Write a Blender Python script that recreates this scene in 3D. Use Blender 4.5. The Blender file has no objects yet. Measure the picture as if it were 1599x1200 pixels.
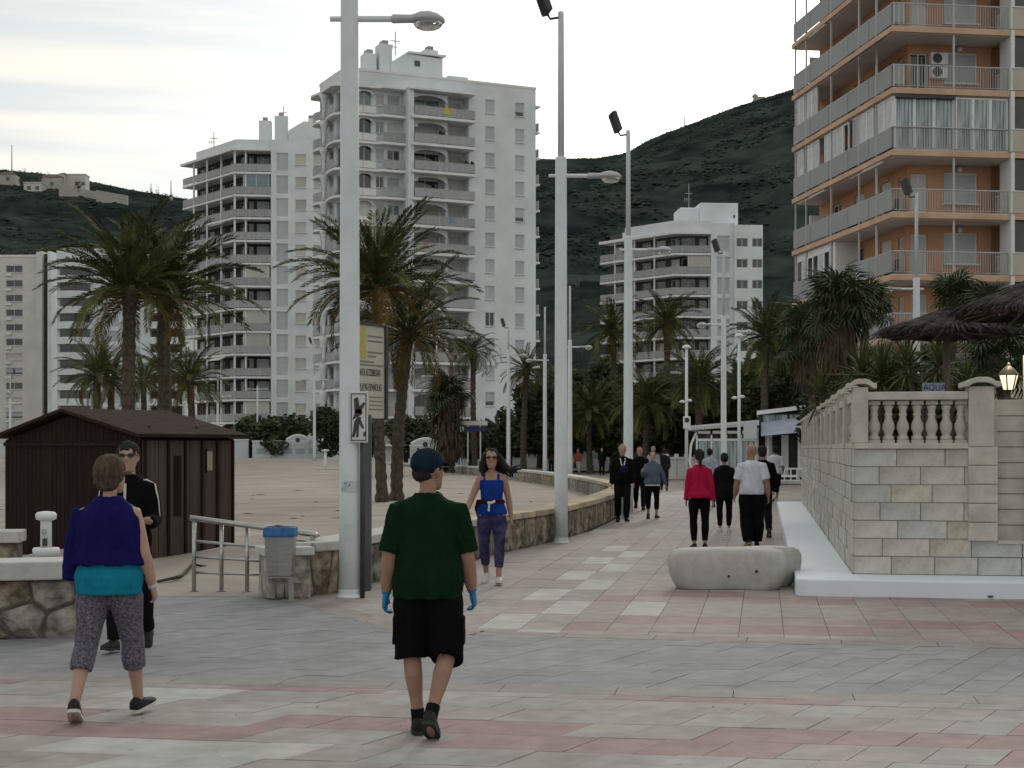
import bpy, bmesh, math, random
from math import sin, cos, pi, radians, sqrt, atan2, tan, floor
from mathutils import Vector, Matrix, noise

# ------------------------------------------------------------------ camera
SC = bpy.context.scene
COL = SC.collection
F, CX, HY, H = 2400.0, 799.5, 700.0, 1.75      # focal length in photo pixels, centre column, horizon row, eye height
cam_data = bpy.data.cameras.new('camera')
cam_data.sensor_width = 36.0
cam_data.lens = 36.0 * F / 1599.0
cam_data.shift_y = 100.0 / 1599.0
cam_data.clip_start = 0.1
cam_data.clip_end = 6000.0
cam = bpy.data.objects.new('camera', cam_data)
cam.location = (0, 0, H)
cam.rotation_euler = (radians(90), 0, 0)
COL.objects.link(cam)
SC.camera = cam

# ------------------------------------------------------------------ sky, sun, exposure
SUN_EL, SUN_AZ = radians(20.0), radians(16.0)   # azimuth measured from +Y towards +X
world = bpy.data.worlds.new('World')
SC.world = world
world.use_nodes = True
wn, wl = world.node_tree.nodes, world.node_tree.links
wn.clear()
w_out = wn.new('ShaderNodeOutputWorld')
w_bg = wn.new('ShaderNodeBackground'); w_bg.inputs['Strength'].default_value = 0.10
w_sky = wn.new('ShaderNodeTexSky'); w_sky.sky_type = 'NISHITA'; w_sky.sun_disc = False
w_sky.sun_elevation = SUN_EL; w_sky.sun_rotation = SUN_AZ
w_sky.air_density = 1.0; w_sky.dust_density = 3.0; w_sky.ozone_density = 1.0
w_bw = wn.new('ShaderNodeRGBToBW'); wl.new(w_sky.outputs[0], w_bw.inputs[0])
w_tc = wn.new('ShaderNodeTexCoord')
w_map = wn.new('ShaderNodeMapping'); w_map.inputs['Scale'].default_value = (1.7, 1.7, 19.0)
w_map.inputs['Rotation'].default_value = (0.0, radians(2.5), 0.0)
w_map.inputs['Location'].default_value = (0.3, 0.0, 1.92)
wl.new(w_tc.outputs['Generated'], w_map.inputs['Vector'])
w_no = wn.new('ShaderNodeTexNoise'); w_no.inputs['Scale'].default_value = 1.6
w_no.inputs['Detail'].default_value = 5.0; w_no.inputs['Roughness'].default_value = 0.5; w_no.inputs['Distortion'].default_value = 0.4
wl.new(w_map.outputs[0], w_no.inputs['Vector'])
w_ra = wn.new('ShaderNodeValToRGB')
w_ra.color_ramp.elements[0].position = 0.40; w_ra.color_ramp.elements[0].color = (0.86, 0.91, 0.92, 1)   # thin blue-grey gaps
w_ra.color_ramp.elements[1].position = 0.60; w_ra.color_ramp.elements[1].color = (1.12, 1.095, 0.985, 1)   # lit cream cloud
wl.new(w_no.outputs[0], w_ra.inputs[0])
w_mul = wn.new('ShaderNodeMixRGB'); w_mul.blend_type = 'MULTIPLY'; w_mul.inputs[0].default_value = 1.0
w_veil = wn.new('ShaderNodeMath'); w_veil.operation = 'MULTIPLY_ADD'      # even overcast veil over the clear-sky glow
w_veil.inputs[1].default_value = 0.22; w_veil.inputs[2].default_value = 4.35
wl.new(w_bw.outputs[0], w_veil.inputs[0])
wl.new(w_veil.outputs[0], w_mul.inputs[1]); wl.new(w_ra.outputs[0], w_mul.inputs[2])
w_mix = wn.new('ShaderNodeMixRGB'); w_mix.inputs[0].default_value = 0.94
wl.new(w_sky.outputs[0], w_mix.inputs[1]); wl.new(w_mul.outputs[0], w_mix.inputs[2])
wl.new(w_mix.outputs[0], w_bg.inputs['Color'])
wl.new(w_bg.outputs[0], w_out.inputs[0])

sun_data = bpy.data.lights.new('sun', 'SUN')
sun_data.energy = 0.8; sun_data.angle = radians(14.0); sun_data.color = (1.0, 0.93, 0.82)
sun = bpy.data.objects.new('sun', sun_data)
sun.rotation_euler = Vector((sin(SUN_AZ) * cos(SUN_EL), cos(SUN_AZ) * cos(SUN_EL), sin(SUN_EL))).to_track_quat('Z', 'Y').to_euler()
sun.location = (30, 60, 60)
COL.objects.link(sun)

SC.view_settings.view_transform = 'Standard'
SC.view_settings.look = 'None'
SC.view_settings.exposure = 0.52
SC.view_settings.gamma = 1.0
SC.view_settings.use_curve_mapping = False
SC.render.engine = 'CYCLES'
SC.cycles.use_denoising = True
SC.cycles.use_adaptive_sampling = True
SC.cycles.adaptive_threshold = 0.02
SC.cycles.max_bounces = 5
SC.cycles.diffuse_bounces = 2
SC.cycles.glossy_bounces = 2
SC.cycles.transmission_bounces = 4
SC.cycles.transparent_max_bounces = 8
# ------------------------------------------------------------------ helpers
def at(px, py, Y):
    """photo pixel at depth Y -> world point"""
    return Vector(((px - CX) / F * Y, Y, H + (HY - py) / F * Y))

def gp(px, py, z=0.0):
    """photo pixel of a point lying at height z -> world point"""
    Y = F * (H - z) / (py - HY)
    return Vector(((px - CX) / F * Y, Y, z))

def pix(p):
    return (CX + p[0] / p[1] * F, HY - (p[2] - H) / p[1] * F)

MATS = {}
def mat(name, col, rough=0.75, var=0.12, scale=6.0, bump=0.0, bscale=40.0, metal=0.0, col2=None, rnd=0.0,
        spec=0.4, stretch=(1, 1, 1), thr=(0.35, 0.65), trans=0.0, emit=None, detail=4.0, grime=0.0, gscale=1.2, world=False, spots=0.0):
    """procedural surface: two colours mixed by noise, random value per object, fine bump, blotchy wear"""
    if name in MATS:
        return MATS[name]
    m = bpy.data.materials.new(name); m.use_nodes = True
    n, l = m.node_tree.nodes, m.node_tree.links
    b = n['Principled BSDF']
    tc = n.new('ShaderNodeTexCoord')
    mp = n.new('ShaderNodeMapping'); mp.inputs['Scale'].default_value = stretch
    src = tc.outputs['Object']
    if world: src = n.new('ShaderNodeNewGeometry').outputs['Position']
    l.new(src, mp.inputs['Vector'])
    no = n.new('ShaderNodeTexNoise'); no.inputs['Scale'].default_value = scale; no.inputs['Detail'].default_value = detail
    l.new(mp.outputs[0], no.inputs['Vector'])
    ra = n.new('ShaderNodeValToRGB')
    c1 = tuple(min(1, max(0, c * (1 - var))) for c in col)
    c2 = tuple(min(1, c * (1 + var)) for c in (col2 or col))
    ra.color_ramp.elements[0].position, ra.color_ramp.elements[1].position = thr
    ra.color_ramp.elements[0].color = (*c1, 1); ra.color_ramp.elements[1].color = (*c2, 1)
    l.new(no.outputs[0], ra.inputs[0])
    out = ra.outputs[0]
    if grime:
        g = n.new('ShaderNodeTexNoise'); g.inputs['Scale'].default_value = gscale; g.inputs['Detail'].default_value = 7; g.inputs['Roughness'].default_value = 0.65
        l.new(src, g.inputs['Vector'])
        gr = n.new('ShaderNodeMapRange'); gr.inputs[1].default_value = 0.45; gr.inputs[2].default_value = 0.75
        gr.inputs[3].default_value = 1.0; gr.inputs[4].default_value = 1.0 - grime
        l.new(g.outputs[0], gr.inputs[0])
        mx = n.new('ShaderNodeMixRGB'); mx.blend_type = 'MULTIPLY'; mx.inputs[0].default_value = 1
        l.new(out, mx.inputs[1]); l.new(gr.outputs[0], mx.inputs[2]); out = mx.outputs[0]
    if spots:
        vo = n.new('ShaderNodeTexVoronoi'); vo.inputs['Scale'].default_value = 2.3; l.new(src, vo.inputs['Vector'])
        vr = n.new('ShaderNodeMapRange'); vr.inputs[1].default_value = 0.035; vr.inputs[2].default_value = 0.06; vr.inputs[3].default_value = 1 - spots; vr.inputs[4].default_value = 1.0
        l.new(vo.outputs['Distance'], vr.inputs[0])
        mx = n.new('ShaderNodeMixRGB'); mx.blend_type = 'MULTIPLY'; mx.inputs[0].default_value = 1
        l.new(out, mx.inputs[1]); l.new(vr.outputs[0], mx.inputs[2]); out = mx.outputs[0]
    if rnd:
        oi = n.new('ShaderNodeObjectInfo')
        mr = n.new('ShaderNodeMapRange'); mr.inputs[3].default_value = 1 - rnd; mr.inputs[4].default_value = 1 + rnd
        l.new(oi.outputs['Random'], mr.inputs[0])
        mx = n.new('ShaderNodeMixRGB'); mx.blend_type = 'MULTIPLY'; mx.inputs[0].default_value = 1
        l.new(out, mx.inputs[1]); l.new(mr.outputs[0], mx.inputs[2]); out = mx.outputs[0]
    l.new(out, b.inputs['Base Color'])
    b.inputs['Roughness'].default_value = rough
    b.inputs['Metallic'].default_value = metal
    b.inputs['Specular IOR Level'].default_value = spec
    if trans:
        b.inputs['Transmission Weight'].default_value = trans
    if emit:
        b.inputs['Emission Color'].default_value = (*emit[0], 1); b.inputs['Emission Strength'].default_value = emit[1]
    if bump:
        bn = n.new('ShaderNodeTexNoise'); bn.inputs['Scale'].default_value = bscale; bn.inputs['Detail'].default_value = 5
        l.new(mp.outputs[0], bn.inputs['Vector'])
        bu = n.new('ShaderNodeBump'); bu.inputs['Strength'].default_value = bump; bu.inputs['Distance'].default_value = 0.02
        l.new(bn.outputs[0], bu.inputs['Height']); l.new(bu.outputs[0], b.inputs['Normal'])
    MATS[name] = m
    return m

class MB:
    """collects shapes for ONE mesh"""
    def __init__(s):
        s.v, s.f, s.m, s.cur, s.ss, s.smooth = [], [], [], 0, [], False
    def add(s, vs, fs):
        o = len(s.v); s.v.extend(tuple(p) for p in vs)
        for q in fs:
            s.f.append(tuple(o + i for i in q)); s.m.append(s.cur); s.ss.append(s.smooth)
        return s
    def box(s, x0, x1, y0, y1, z0, z1):
        return s.add([(x0,y0,z0),(x1,y0,z0),(x1,y1,z0),(x0,y1,z0),(x0,y0,z1),(x1,y0,z1),(x1,y1,z1),(x0,y1,z1)],
                     [(3,2,1,0),(4,5,6,7),(0,1,5,4),(1,2,6,5),(2,3,7,6),(3,0,4,7)])
    def obox(s, c, ax, ay, az):
        c, ax, ay, az = Vector(c), Vector(ax), Vector(ay), Vector(az)
        vs = [c + i * ax + j * ay + k * az for k in (-1, 1) for (i, j) in ((-1,-1),(1,-1),(1,1),(-1,1))]
        return s.add(vs, [(3,2,1,0),(4,5,6,7),(0,1,5,4),(1,2,6,5),(2,3,7,6),(3,0,4,7)])
    def quad(s, a, b, c, d):
        return s.add([a, b, c, d], [(0, 1, 2, 3)])
    def prism(s, poly, z0, z1):
        n = len(poly)
        vs = [(x, y, z0) for x, y in poly] + [(x, y, z1) for x, y in poly]
        return s.add(vs, [tuple(range(n - 1, -1, -1)), tuple(range(n, 2 * n))] + [(i, (i + 1) % n, n + (i + 1) % n, n + i) for i in range(n)])
    def rings(s, rings, cap=True, closed=False):
        n = len(rings[0]); vs = [p for r in rings for p in r]; fs = []
        k = len(rings)
        for i in range(k if closed else k - 1):
            a, b = i * n, ((i + 1) % k) * n
            for j in range(n):
                fs.append((a + j, a + (j + 1) % n, b + (j + 1) % n, b + j))
        if cap and not closed:
            fs.append(tuple(range(n - 1, -1, -1))); fs.append(tuple((k - 1) * n + j for j in range(n)))
        return s.add(vs, fs)
    def tube(s, pts, r, n=8, cap=True, flat=1.0, up=None):
        pts = [Vector(p) for p in pts]; rr = r if isinstance(r, (list, tuple)) else [r] * len(pts)
        rings, nrm = [], None
        for i, p in enumerate(pts):
            d = (pts[min(i + 1, len(pts) - 1)] - pts[max(i - 1, 0)]).normalized()
            if nrm is None:
                ref = Vector(up) if up else (Vector((0, 0, 1)) if abs(d.z) < 0.9 else Vector((0, 1, 0)))
                nrm = (ref - d * ref.dot(d)).normalized()
            else:
                nrm = (nrm - d * nrm.dot(d)).normalized()
            bi = d.cross(nrm)
            rings.append([p + (nrm * cos(2 * pi * j / n) * flat + bi * sin(2 * pi * j / n)) * rr[i] for j in range(n)])
        return s.rings(rings, cap)
    def lathe(s, prof, n=16, c=(0, 0, 0), cap=True):
        return s.rings([[(c[0] + r * cos(2 * pi * j / n), c[1] + r * sin(2 * pi * j / n), c[2] + z) for j in range(n)] for r, z in prof], cap)
    def mesh(s, name, mats):
        me = bpy.data.meshes.new(name)
        me.from_pydata(s.v, [], s.f)
        mats = mats if isinstance(mats, (list, tuple)) else [mats]
        for m in mats:
            me.materials.append(m)
        me.polygons.foreach_set('material_index', s.m)
        me.polygons.foreach_set('use_smooth', s.ss)
        me.update()
        return me
    def build(s, name, mats, parent=None, loc=None, bevel=0.0, rotz=0.0):
        o = bpy.data.objects.new(name, s.mesh(name, mats)); COL.objects.link(o)
        o.parent = parent
        if loc is not None: o.location = loc
        if rotz: o.rotation_euler = (0, 0, rotz)
        if bevel:
            b = o.modifiers.new('bevel', 'BEVEL'); b.width = bevel; b.segments = 2; b.limit_method = 'ANGLE'
        return o

def tag(o, label, cat, group=None):
    o['label'] = label; o['category'] = cat
    if group: o['group'] = group
    return o
def struct(o):
    o['kind'] = 'structure'; return o
def stuff(o):
    o['kind'] = 'stuff'; return o
def thing(name, label, cat, loc=(0, 0, 0), rotz=0.0, group=None):
    o = bpy.data.objects.new(name, None); COL.objects.link(o)
    o.empty_display_size = 0.2
    o.location = loc; o.rotation_euler = (0, 0, rotz)
    return tag(o, label, cat, group)
def inst(name, me, parent, loc=(0, 0, 0), rot=(0, 0, 0), scl=(1, 1, 1)):
    o = bpy.data.objects.new(name, me); COL.objects.link(o); o.parent = parent
    o.location = loc; o.rotation_euler = rot; o.scale = scl
    return o
def copy_tree(o, parent=None):
    c = o.copy(); COL.objects.link(c); c.parent = parent
    for ch in list(o.children): copy_tree(ch, c)
    return c

def smoothstep(a, b, x):
    t = max(0.0, min(1.0, (x - a) / (b - a))); return t * t * (3 - 2 * t)
def interp(tab, x):
    if x <= tab[0][0]: return tab[0][1]
    for (a, va), (b, vb) in zip(tab, tab[1:]):
        if x <= b: return va + (vb - va) * (x - a) / (b - a)
    return tab[-1][1]
def inside(poly, x, y):
    r = False; j = len(poly) - 1
    for i in range(len(poly)):
        xi, yi = poly[i][0], poly[i][1]; xj, yj = poly[j][0], poly[j][1]
        if (yi > y) != (yj > y) and x < (xj - xi) * (y - yi) / (yj - yi) + xi: r = not r
        j = i
    return r
def clip(poly, px, py, nx, ny):
    out = []
    for i in range(len(poly)):
        a, b = poly[i], poly[(i + 1) % len(poly)]
        da, db = (a[0] - px) * nx + (a[1] - py) * ny, (b[0] - px) * nx + (b[1] - py) * ny
        if da <= 0: out.append(a)
        if (da < 0 < db) or (db < 0 < da):
            t = da / (da - db); out.append((a[0] + (b[0] - a[0]) * t, a[1] + (b[1] - a[1]) * t))
    return out
def catmull(pts, n):
    out = []
    P = [Vector(p) for p in pts]
    for i in range(len(P) - 1):
        p0, p1, p2, p3 = P[max(i - 1, 0)], P[i], P[i + 1], P[min(i + 2, len(P) - 1)]
        for k in range(n):
            t = k / n
            out.append(0.5 * ((2 * p1) + (p2 - p0) * t + (2 * p0 - 5 * p1 + 4 * p2 - p3) * t * t + (3 * p1 - p0 - 3 * p2 + p3) * t ** 3))
    out.append(P[-1]); return out

# ------------------------------------------------------------------ materials
M_WHITE = mat('white_render', (0.71, 0.755, 0.775), 0.85, 0.05, 0.25, 0.15, 12, grime=0.15, gscale=0.30)
M_WHITE2 = mat('white_trim', (0.77, 0.78, 0.78), 0.8, 0.05, 1.0, grime=0.14, gscale=0.8)
M_CREAMB = mat('cream_render', (0.65, 0.63, 0.60), 0.85, 0.06, 0.3, grime=0.10, gscale=0.4)
M_SHUT = mat('shutter_slats', (0.50, 0.53, 0.56), 0.6, 0.05, 1.0, rnd=0.10)
M_SHUTC = mat('cream_shutter', (0.52, 0.51, 0.465), 0.6, 0.05, 1.0, rnd=0.14)
M_PANE = mat('window_glass', (0.03, 0.035, 0.04), 0.06, 0.1, 1.0, spec=0.8, rnd=0.4)
M_GLZ = mat('glazing_green', (0.16, 0.24, 0.25), 0.08, 0.1, 1.0, spec=0.8, rnd=0.15)
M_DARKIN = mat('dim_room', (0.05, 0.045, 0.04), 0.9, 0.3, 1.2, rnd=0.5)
M_RAIL = mat('rail_panel_grey', (0.34, 0.35, 0.36), 0.5, 0.08, 2.0, rnd=0.10)
M_BARS = mat('rail_paint', (0.45, 0.46, 0.47), 0.45, 0.08, 3.0, metal=0.2)
M_DARKMETAL = mat('dark_metal', (0.05, 0.05, 0.055), 0.5, 0.2, 8.0)
M_STEEL = mat('brushed_steel', (0.42, 0.42, 0.42), 0.32, 0.12, 3.0, 0.05, 200, metal=0.9, stretch=(1, 1, 12))
M_POLE = mat('pole_paint', (0.68, 0.72, 0.76), 0.42, 0.05, 1.5, 0.03, 30, grime=0.12, gscale=2.5)
M_LAMPG = mat('lamp_glass', (0.75, 0.75, 0.72), 0.1, 0.05, 1.0, trans=0.85, spec=0.6)
M_ORANGE = mat('orange_render', (0.55, 0.295, 0.170), 0.85, 0.07, 0.5, 0.1, 20, grime=0.10, gscale=0.6)
M_ORSLAB = mat('slab_paint', (0.60, 0.40, 0.275), 0.8, 0.08, 0.8, grime=0.2, gscale=1.0)
M_SOFFIT = mat('soffit', (0.60, 0.53, 0.50), 0.85, 0.06, 0.8)
M_BEIGE = mat('beige_panel', (0.52, 0.47, 0.40), 0.8, 0.05, 0.8, grime=0.08)
M_CURT = mat('white_curtain', (0.62, 0.63, 0.63), 0.9, 0.10, 2.0, stretch=(9, 9, 0.6), rnd=0.05)
M_GLASSC = mat('veranda_glass', (0.17, 0.23, 0.26), 0.08, 0.45, 1.6, spec=0.9, stretch=(7, 7, 0.35), col2=(0.30, 0.34, 0.35), rnd=0.15)
M_STONE_A = mat('rubble_stone', (0.17, 0.13, 0.09), 0.9, 0.4, 7.0, 0.9, 24, col2=(0.27, 0.225, 0.17), rnd=0.38)
M_STONE_G = mat('rubble_stone_grey', (0.18, 0.165, 0.145), 0.9, 0.35, 6.0, 0.9, 24, col2=(0.29, 0.27, 0.235), rnd=0.32)
M_MORTAR = mat('mortar', (0.16, 0.15, 0.135), 0.95, 0.2, 10, 0.4, 60)
M_COPE = mat('cast_coping', (0.54, 0.535, 0.52), 0.85, 0.1, 4, 0.2, 60, grime=0.25, gscale=3)
M_COPEB = mat('coping_block', (0.42, 0.34, 0.25), 0.85, 0.2, 5, 0.3, 50, rnd=0.25)
M_ASH = mat('ashlar_stone', (0.47, 0.455, 0.41), 0.85, 0.16, 3.2, 0.6, 20, col2=(0.55, 0.535, 0.49), rnd=0.08, grime=0.22, gscale=2.2)
M_ASHY = mat('ashlar_stone_ochre', (0.45, 0.42, 0.335), 0.85, 0.2, 4.0, 0.6, 20, col2=(0.54, 0.515, 0.445), rnd=0.08, grime=0.25, gscale=2.5)
M_ASHG = mat('ashlar_stone_grey', (0.44, 0.445, 0.42), 0.85, 0.16, 3.0, 0.6, 20, col2=(0.52, 0.525, 0.50), rnd=0.08, grime=0.22, gscale=2.0)
M_CAST = mat('cast_stone', (0.52, 0.49, 0.435), 0.85, 0.1, 5, 0.2, 50, grime=0.2, gscale=4)
M_PLINTH = mat('white_plinth', (0.74, 0.79, 0.85), 0.7, 0.04, 1.5, 0.08, 30, grime=0.10, gscale=1.5)
M_CONC = mat('polished_concrete', (0.47, 0.46, 0.435), 0.7, 0.08, 9, 0.12, 120, grime=0.16, gscale=2.0)
M_SAND = mat('beach_sand', (0.345, 0.300, 0.262), 0.95, 0.10, 0.5, 1.0, 5, grime=0.26, gscale=0.35, stretch=(.5, 1.6, 1))
M_SHED = mat('dark_stained_wood', (0.024, 0.015, 0.0125), 0.85, 0.25, 3.0, 0.3, 20, stretch=(6, 6, 0.4), rnd=0.15, spec=0.1)
M_SHEDR = mat('roof_felt', (0.036, 0.021, 0.018), 0.9, 0.25, 5, 0.4, 60, spec=0.08)
M_TRUNK = mat('palm_trunk', (0.085, 0.07, 0.055), 0.95, 0.35, 9, 0.6, 25, spec=0.12)
M_FROND = mat('palm_leaf', (0.056, 0.070, 0.023), 0.7, 0.35, 1.5, col2=(0.086, 0.096, 0.032), rnd=0.35, spec=0.12)
M_FRONDY = mat('palm_leaf_dry', (0.15, 0.095, 0.03), 0.7, 0.35, 1.5, rnd=0.3, spec=0.12)
M_FAN = mat('fan_leaf', (0.046, 0.064, 0.030), 0.55, 0.35, 2, rnd=0.3, spec=0.12)
M_YUC = mat('yucca_leaf', (0.066, 0.085, 0.026), 0.55, 0.35, 3, rnd=0.3, spec=0.12)
M_LEAF = mat('tree_leaf', (0.034, 0.046, 0.026), 0.8, 0.4, 0.9, col2=(0.058, 0.072, 0.036), spec=0.12)
M_SKIRT = mat('dry_leaf_skirt', (0.07, 0.056, 0.04), 0.9, 0.4, 3, spec=0.12)
M_THATCH = mat('thatch', (0.030, 0.025, 0.023), 0.95, 0.4, 6, 0.8, 40, col2=(0.060, 0.052, 0.050), spec=0.12)
M_WOODPOLE = mat('weathered_pole', (0.14, 0.115, 0.09), 0.85, 0.2, 8, 0.2, 30, stretch=(4, 4, 0.5))
M_GRASS = mat('park_grass', (0.045, 0.06, 0.02), 0.9, 0.3, 0.4, 0.4, 8)
# ------------------------------------------------------------------ the setting: ground, sand, paving
ax = radians(9.3)
A2 = Vector((sin(ax), cos(ax)))            # along the promenade
T2 = Vector((cos(ax), -sin(ax)))           # across it
S2 = Vector((0.49, 0.872))                 # slanted joints of the foreground paving

# wall line between sand and promenade (photo left), then curving back round the basin of sand
WALL_PTS = [(-2.78, 18.1), (-2.15, 18.55), (-1.6, 20.8), (-0.12, 25.9), (1.06, 30.0), (2.35, 37.0), (3.25, 44.0), (3.5, 48.5), (3.25, 55.0),
            (2.5, 66.0), (0.9, 79.0), (-3.0, 98.0), (-9.0, 118.0), (-20.0, 138.0), (-45, 150.0)]
wall_curve = [Vector((p.x, p.y)) for p in catmull([(x, y, 0) for x, y in WALL_PTS], 8)]

def sand_z(x, y):
    t = smoothstep(60, 150, y)
    z = 0.06 + 0.80 * t * smoothstep(3, -15, x)
    z += 0.05 * noise.noise((x * 0.16, y * 0.11, 1.7)) * smoothstep(24, 34, y) + 0.035 * noise.noise((x * 0.7, y * 0.5, 5.1))
    z = 0.002 + (z - 0.002) * smoothstep(18.2, 20.5, y)
    z += 0.30 * math.exp(-((x + 3.9) / 1.0) ** 2 - ((y - 22.2) / 0.9) ** 2)       # drift against the hut
    z += 0.28 * math.exp(-((x + 6.3) / 0.9) ** 2 - ((y - 21.6) / 0.9) ** 2)
    return z

# ground: one sheet to the horizon
mb = MB(); mb.box(-3000, 3000, -200, 4000, -1.0, -0.12)
struct(mb.build('ground', mat('earth', (0.10, 0.095, 0.07), 0.95, 0.3, 0.05)))

# sand, left of the wall line
SAND_POLY = [(-3.3, 18.9), (-2.35, 18.75)] + [(p.x - 0.2, p.y) for p in wall_curve if p.y > 18.9 and p.y < 48.5] + \
            [(p.x - 0.15, p.y - 0.2) for p in wall_curve if p.y >= 48.5]
mb = MB(); mb.smooth = True
ys = [18.15 + 0.3 * i for i in range(70)]
while ys[-1] < 152: ys.append(ys[-1] * 1.022)
for i in range(len(ys) - 1):
    pass
grid = []
for y in ys:
    # right limit of the sand at this depth
    lim = None
    for a, b in zip(wall_curve, wall_curve[1:]):
        if min(a.y, b.y) <= y <= max(a.y, b.y) and abs(b.y - a.y) > 1e-6:
            x = a.x + (b.x - a.x) * (y - a.y) / (b.y - a.y)
            lim = x if lim is None else max(lim, x)
    if lim is None: lim = -45
    left = -12 - 0.42 * y
    n = 70
    grid.append([(left + (lim - left) * (1 - (1 - k / n) ** 1.8), y) for k in range(n + 1)])
vs = [(x, y, sand_z(x, y)) for row in grid for x, y in row]
n1 = len(grid[0])
mb.add(vs, [(i * n1 + k, i * n1 + k + 1, (i + 1) * n1 + k + 1, (i + 1) * n1 + k) for i in range(len(grid) - 1) for k in range(n1 - 1)])
# sand's front edge beside the path
struct(mb.build('sand', M_SAND))

def slab_mesh(name, w, d, m, skew=None, h=0.026, c=0.002):
    """paving slab with a small chamfer; skew gives the direction of its sides"""
    mb = MB()
    e1, e2 = (Vector((1, 0)), Vector((0, 1))) if skew is None else skew
    def ring(k, z):
        return [tuple(e1 * (sx * (w / 2 - k)) + e2 * (sy * (d / 2 - k))) + (z,) for sx, sy in ((-1,-1),(1,-1),(1,1),(-1,1))]
    mb.rings([ring(0, -h), ring(0, -c), ring(c, 0)], cap=True)
    return mb.mesh(name, m)

def tile_mat(name, c, rnd=0.06):
    return mat(name, c, 0.72, 0.10, 5.0, 0.2, 70, rnd=rnd, grime=0.30, gscale=0.9, world=True, spots=0.35)
T_CREAM = tile_mat('tile_cream', (0.338, 0.300, 0.284))
T_PINK = tile_mat('tile_pink', (0.315, 0.212, 0.214))
T_ROSE = tile_mat('tile_rose', (0.335, 0.276, 0.264))
T_WHITE = tile_mat('tile_white', (0.44, 0.435, 0.42))
T_GREY = tile_mat('tile_grey', (0.246, 0.248, 0.262), 0.07)
T_LGREY = tile_mat('tile_light', (0.340, 0.324, 0.316))

def cut(poly, fn, keep_above):
    """clip a ground polygon by the curve y = fn(x); None if untouched"""
    ins = [(y > fn(x)) == keep_above for x, y in poly]
    if all(ins): return poly, False
    cx = sum(p[0] for p in poly) / len(poly); s = (fn(cx + .1) - fn(cx - .1)) / .2
    nx, ny = s, -1.0
    if not keep_above: nx, ny = -nx, -ny
    return clip(poly, cx, fn(cx), nx, ny), True
def area(p): return abs(sum(p[i][0] * p[(i + 1) % len(p)][1] - p[(i + 1) % len(p)][0] * p[i][1] for i in range(len(p)))) / 2
def put(cells, d, me, c, rz, e1, e2, w, dd, bounds):
    poly = [tuple(c + e1 * (sx * w / 2) + e2 * (sy * dd / 2)) for sx, sy in ((-1,-1),(1,-1),(1,1),(-1,1))]
    ch = False
    for fn, ab in bounds:
        if len(poly) < 3: return
        poly, k = cut(poly, fn, ab); ch = ch or k
    if len(poly) < 3 or area(poly) < .012: return
    z = random.uniform(-.002, .002)
    qx = pix((c.x, c.y, 0))[0]
    if qx < -60 or qx > 1660: d = d + 1e6
    if not ch: cells.append((d, me, (c.x, c.y, z), rz)); return
    mb = MB(); loc = [(x - c.x, y - c.y) for x, y in poly]
    if sum(loc[i][0] * loc[(i + 1) % len(loc)][1] - loc[(i + 1) % len(loc)][0] * loc[i][1] for i in range(len(loc))) < 0: loc.reverse()
    mb.prism(loc, -.026, 0)
    cells.append((d, mb.mesh('cut_slab', me.materials[0]), (c.x, c.y, z), 0.0))
def lay(root, cells, gap_parts=300):
    """nearest 300 slabs as parts, the rest one mesh"""
    cells.sort(key=lambda c: c[0])
    rest = {}
    for i, (d, me, p, rz) in enumerate(cells):
        if i < gap_parts:
            inst('tile', me, root, p, (random.uniform(-.002, .002), random.uniform(-.002, .002), rz))
        else:
            rest.setdefault(me.name, (me, []))[1].append((p, rz))
    if rest:
        mb = MB(); mats = []
        for me, lst in rest.values():
            m = me.materials[0]
            if m not in mats: mats.append(m)
            mb.cur = mats.index(m)
            vs = [v.co for v in me.vertices]; fs = [tuple(q.vertices) for q in me.polygons]
            for p, rz in lst:
                R = Matrix.Rotation(rz, 3, 'Z')
                mb.add([R @ v + Vector(p) for v in vs], fs)
        stuff(mb.build('tile_field', mats, root))

random.seed(4)
M_JOINT = mat('joint_sand', (0.26, 0.24, 0.222), 0.95, 0.2, 20)
# grey cross path: between two lines across the view
LOW = lambda x: 11.26 - 0.158 * (x + 0.47)      # near edge of grey band, Y as a function of X
def HIGH(x):                                     # far edge of the grey band
    if x > -0.6: return 14.55 - 0.20 * (x + 0.37)
    t = smoothstep(-0.6, -3.2, x)
    return (14.55 - 0.20 * (x + 0.37)) * (1 - t) + 18.4 * t

HB_ = lambda x: HIGH(x) + .17
HA_ = lambda x: HIGH(x) - .17
LB_ = lambda x: LOW(x) + .17
LA_ = lambda x: LOW(x) - .17
# --- promenade slabs
prom = struct(MB().box(-60, 60, -6, 9.0, -0.08, -0.034).build('promenade', M_JOINT))
base = MB()
row = []
base.add([(-9, 8.9, -.034), (14, 8.9, -.034), (16, 160, -.034), (-9, 160, -.034)], [(0, 1, 2, 3)])
base.build('bedding', M_JOINT, prom)
sw, sd = 0.42, 1.42
rz = -ax
pm = {k: slab_mesh('slab_' + k, sw - 0.004, sd - 0.005, m) for k, m in (('cream', T_CREAM), ('pink', T_PINK), ('rose', T_ROSE), ('white', T_WHITE))}
ph = {k: slab_mesh('half_slab_' + k, sw - 0.004, sd / 2 - 0.005, m) for k, m in (('pink', T_PINK), ('rose', T_ROSE))}
cells = []
O2 = Vector((-0.35, 14.9))
def left_limit(y):
    lim = -9
    if y < 18.3: return -9 if y < 17 else -9
    for a, b in zip(wall_curve, wall_curve[1:]):
        if min(a.y, b.y) <= y <= max(a.y, b.y) and abs(b.y - a.y) > 1e-6:
            lim = max(lim, a.x + (b.x - a.x) * (y - a.y) / (b.y - a.y))
    return lim
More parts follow.
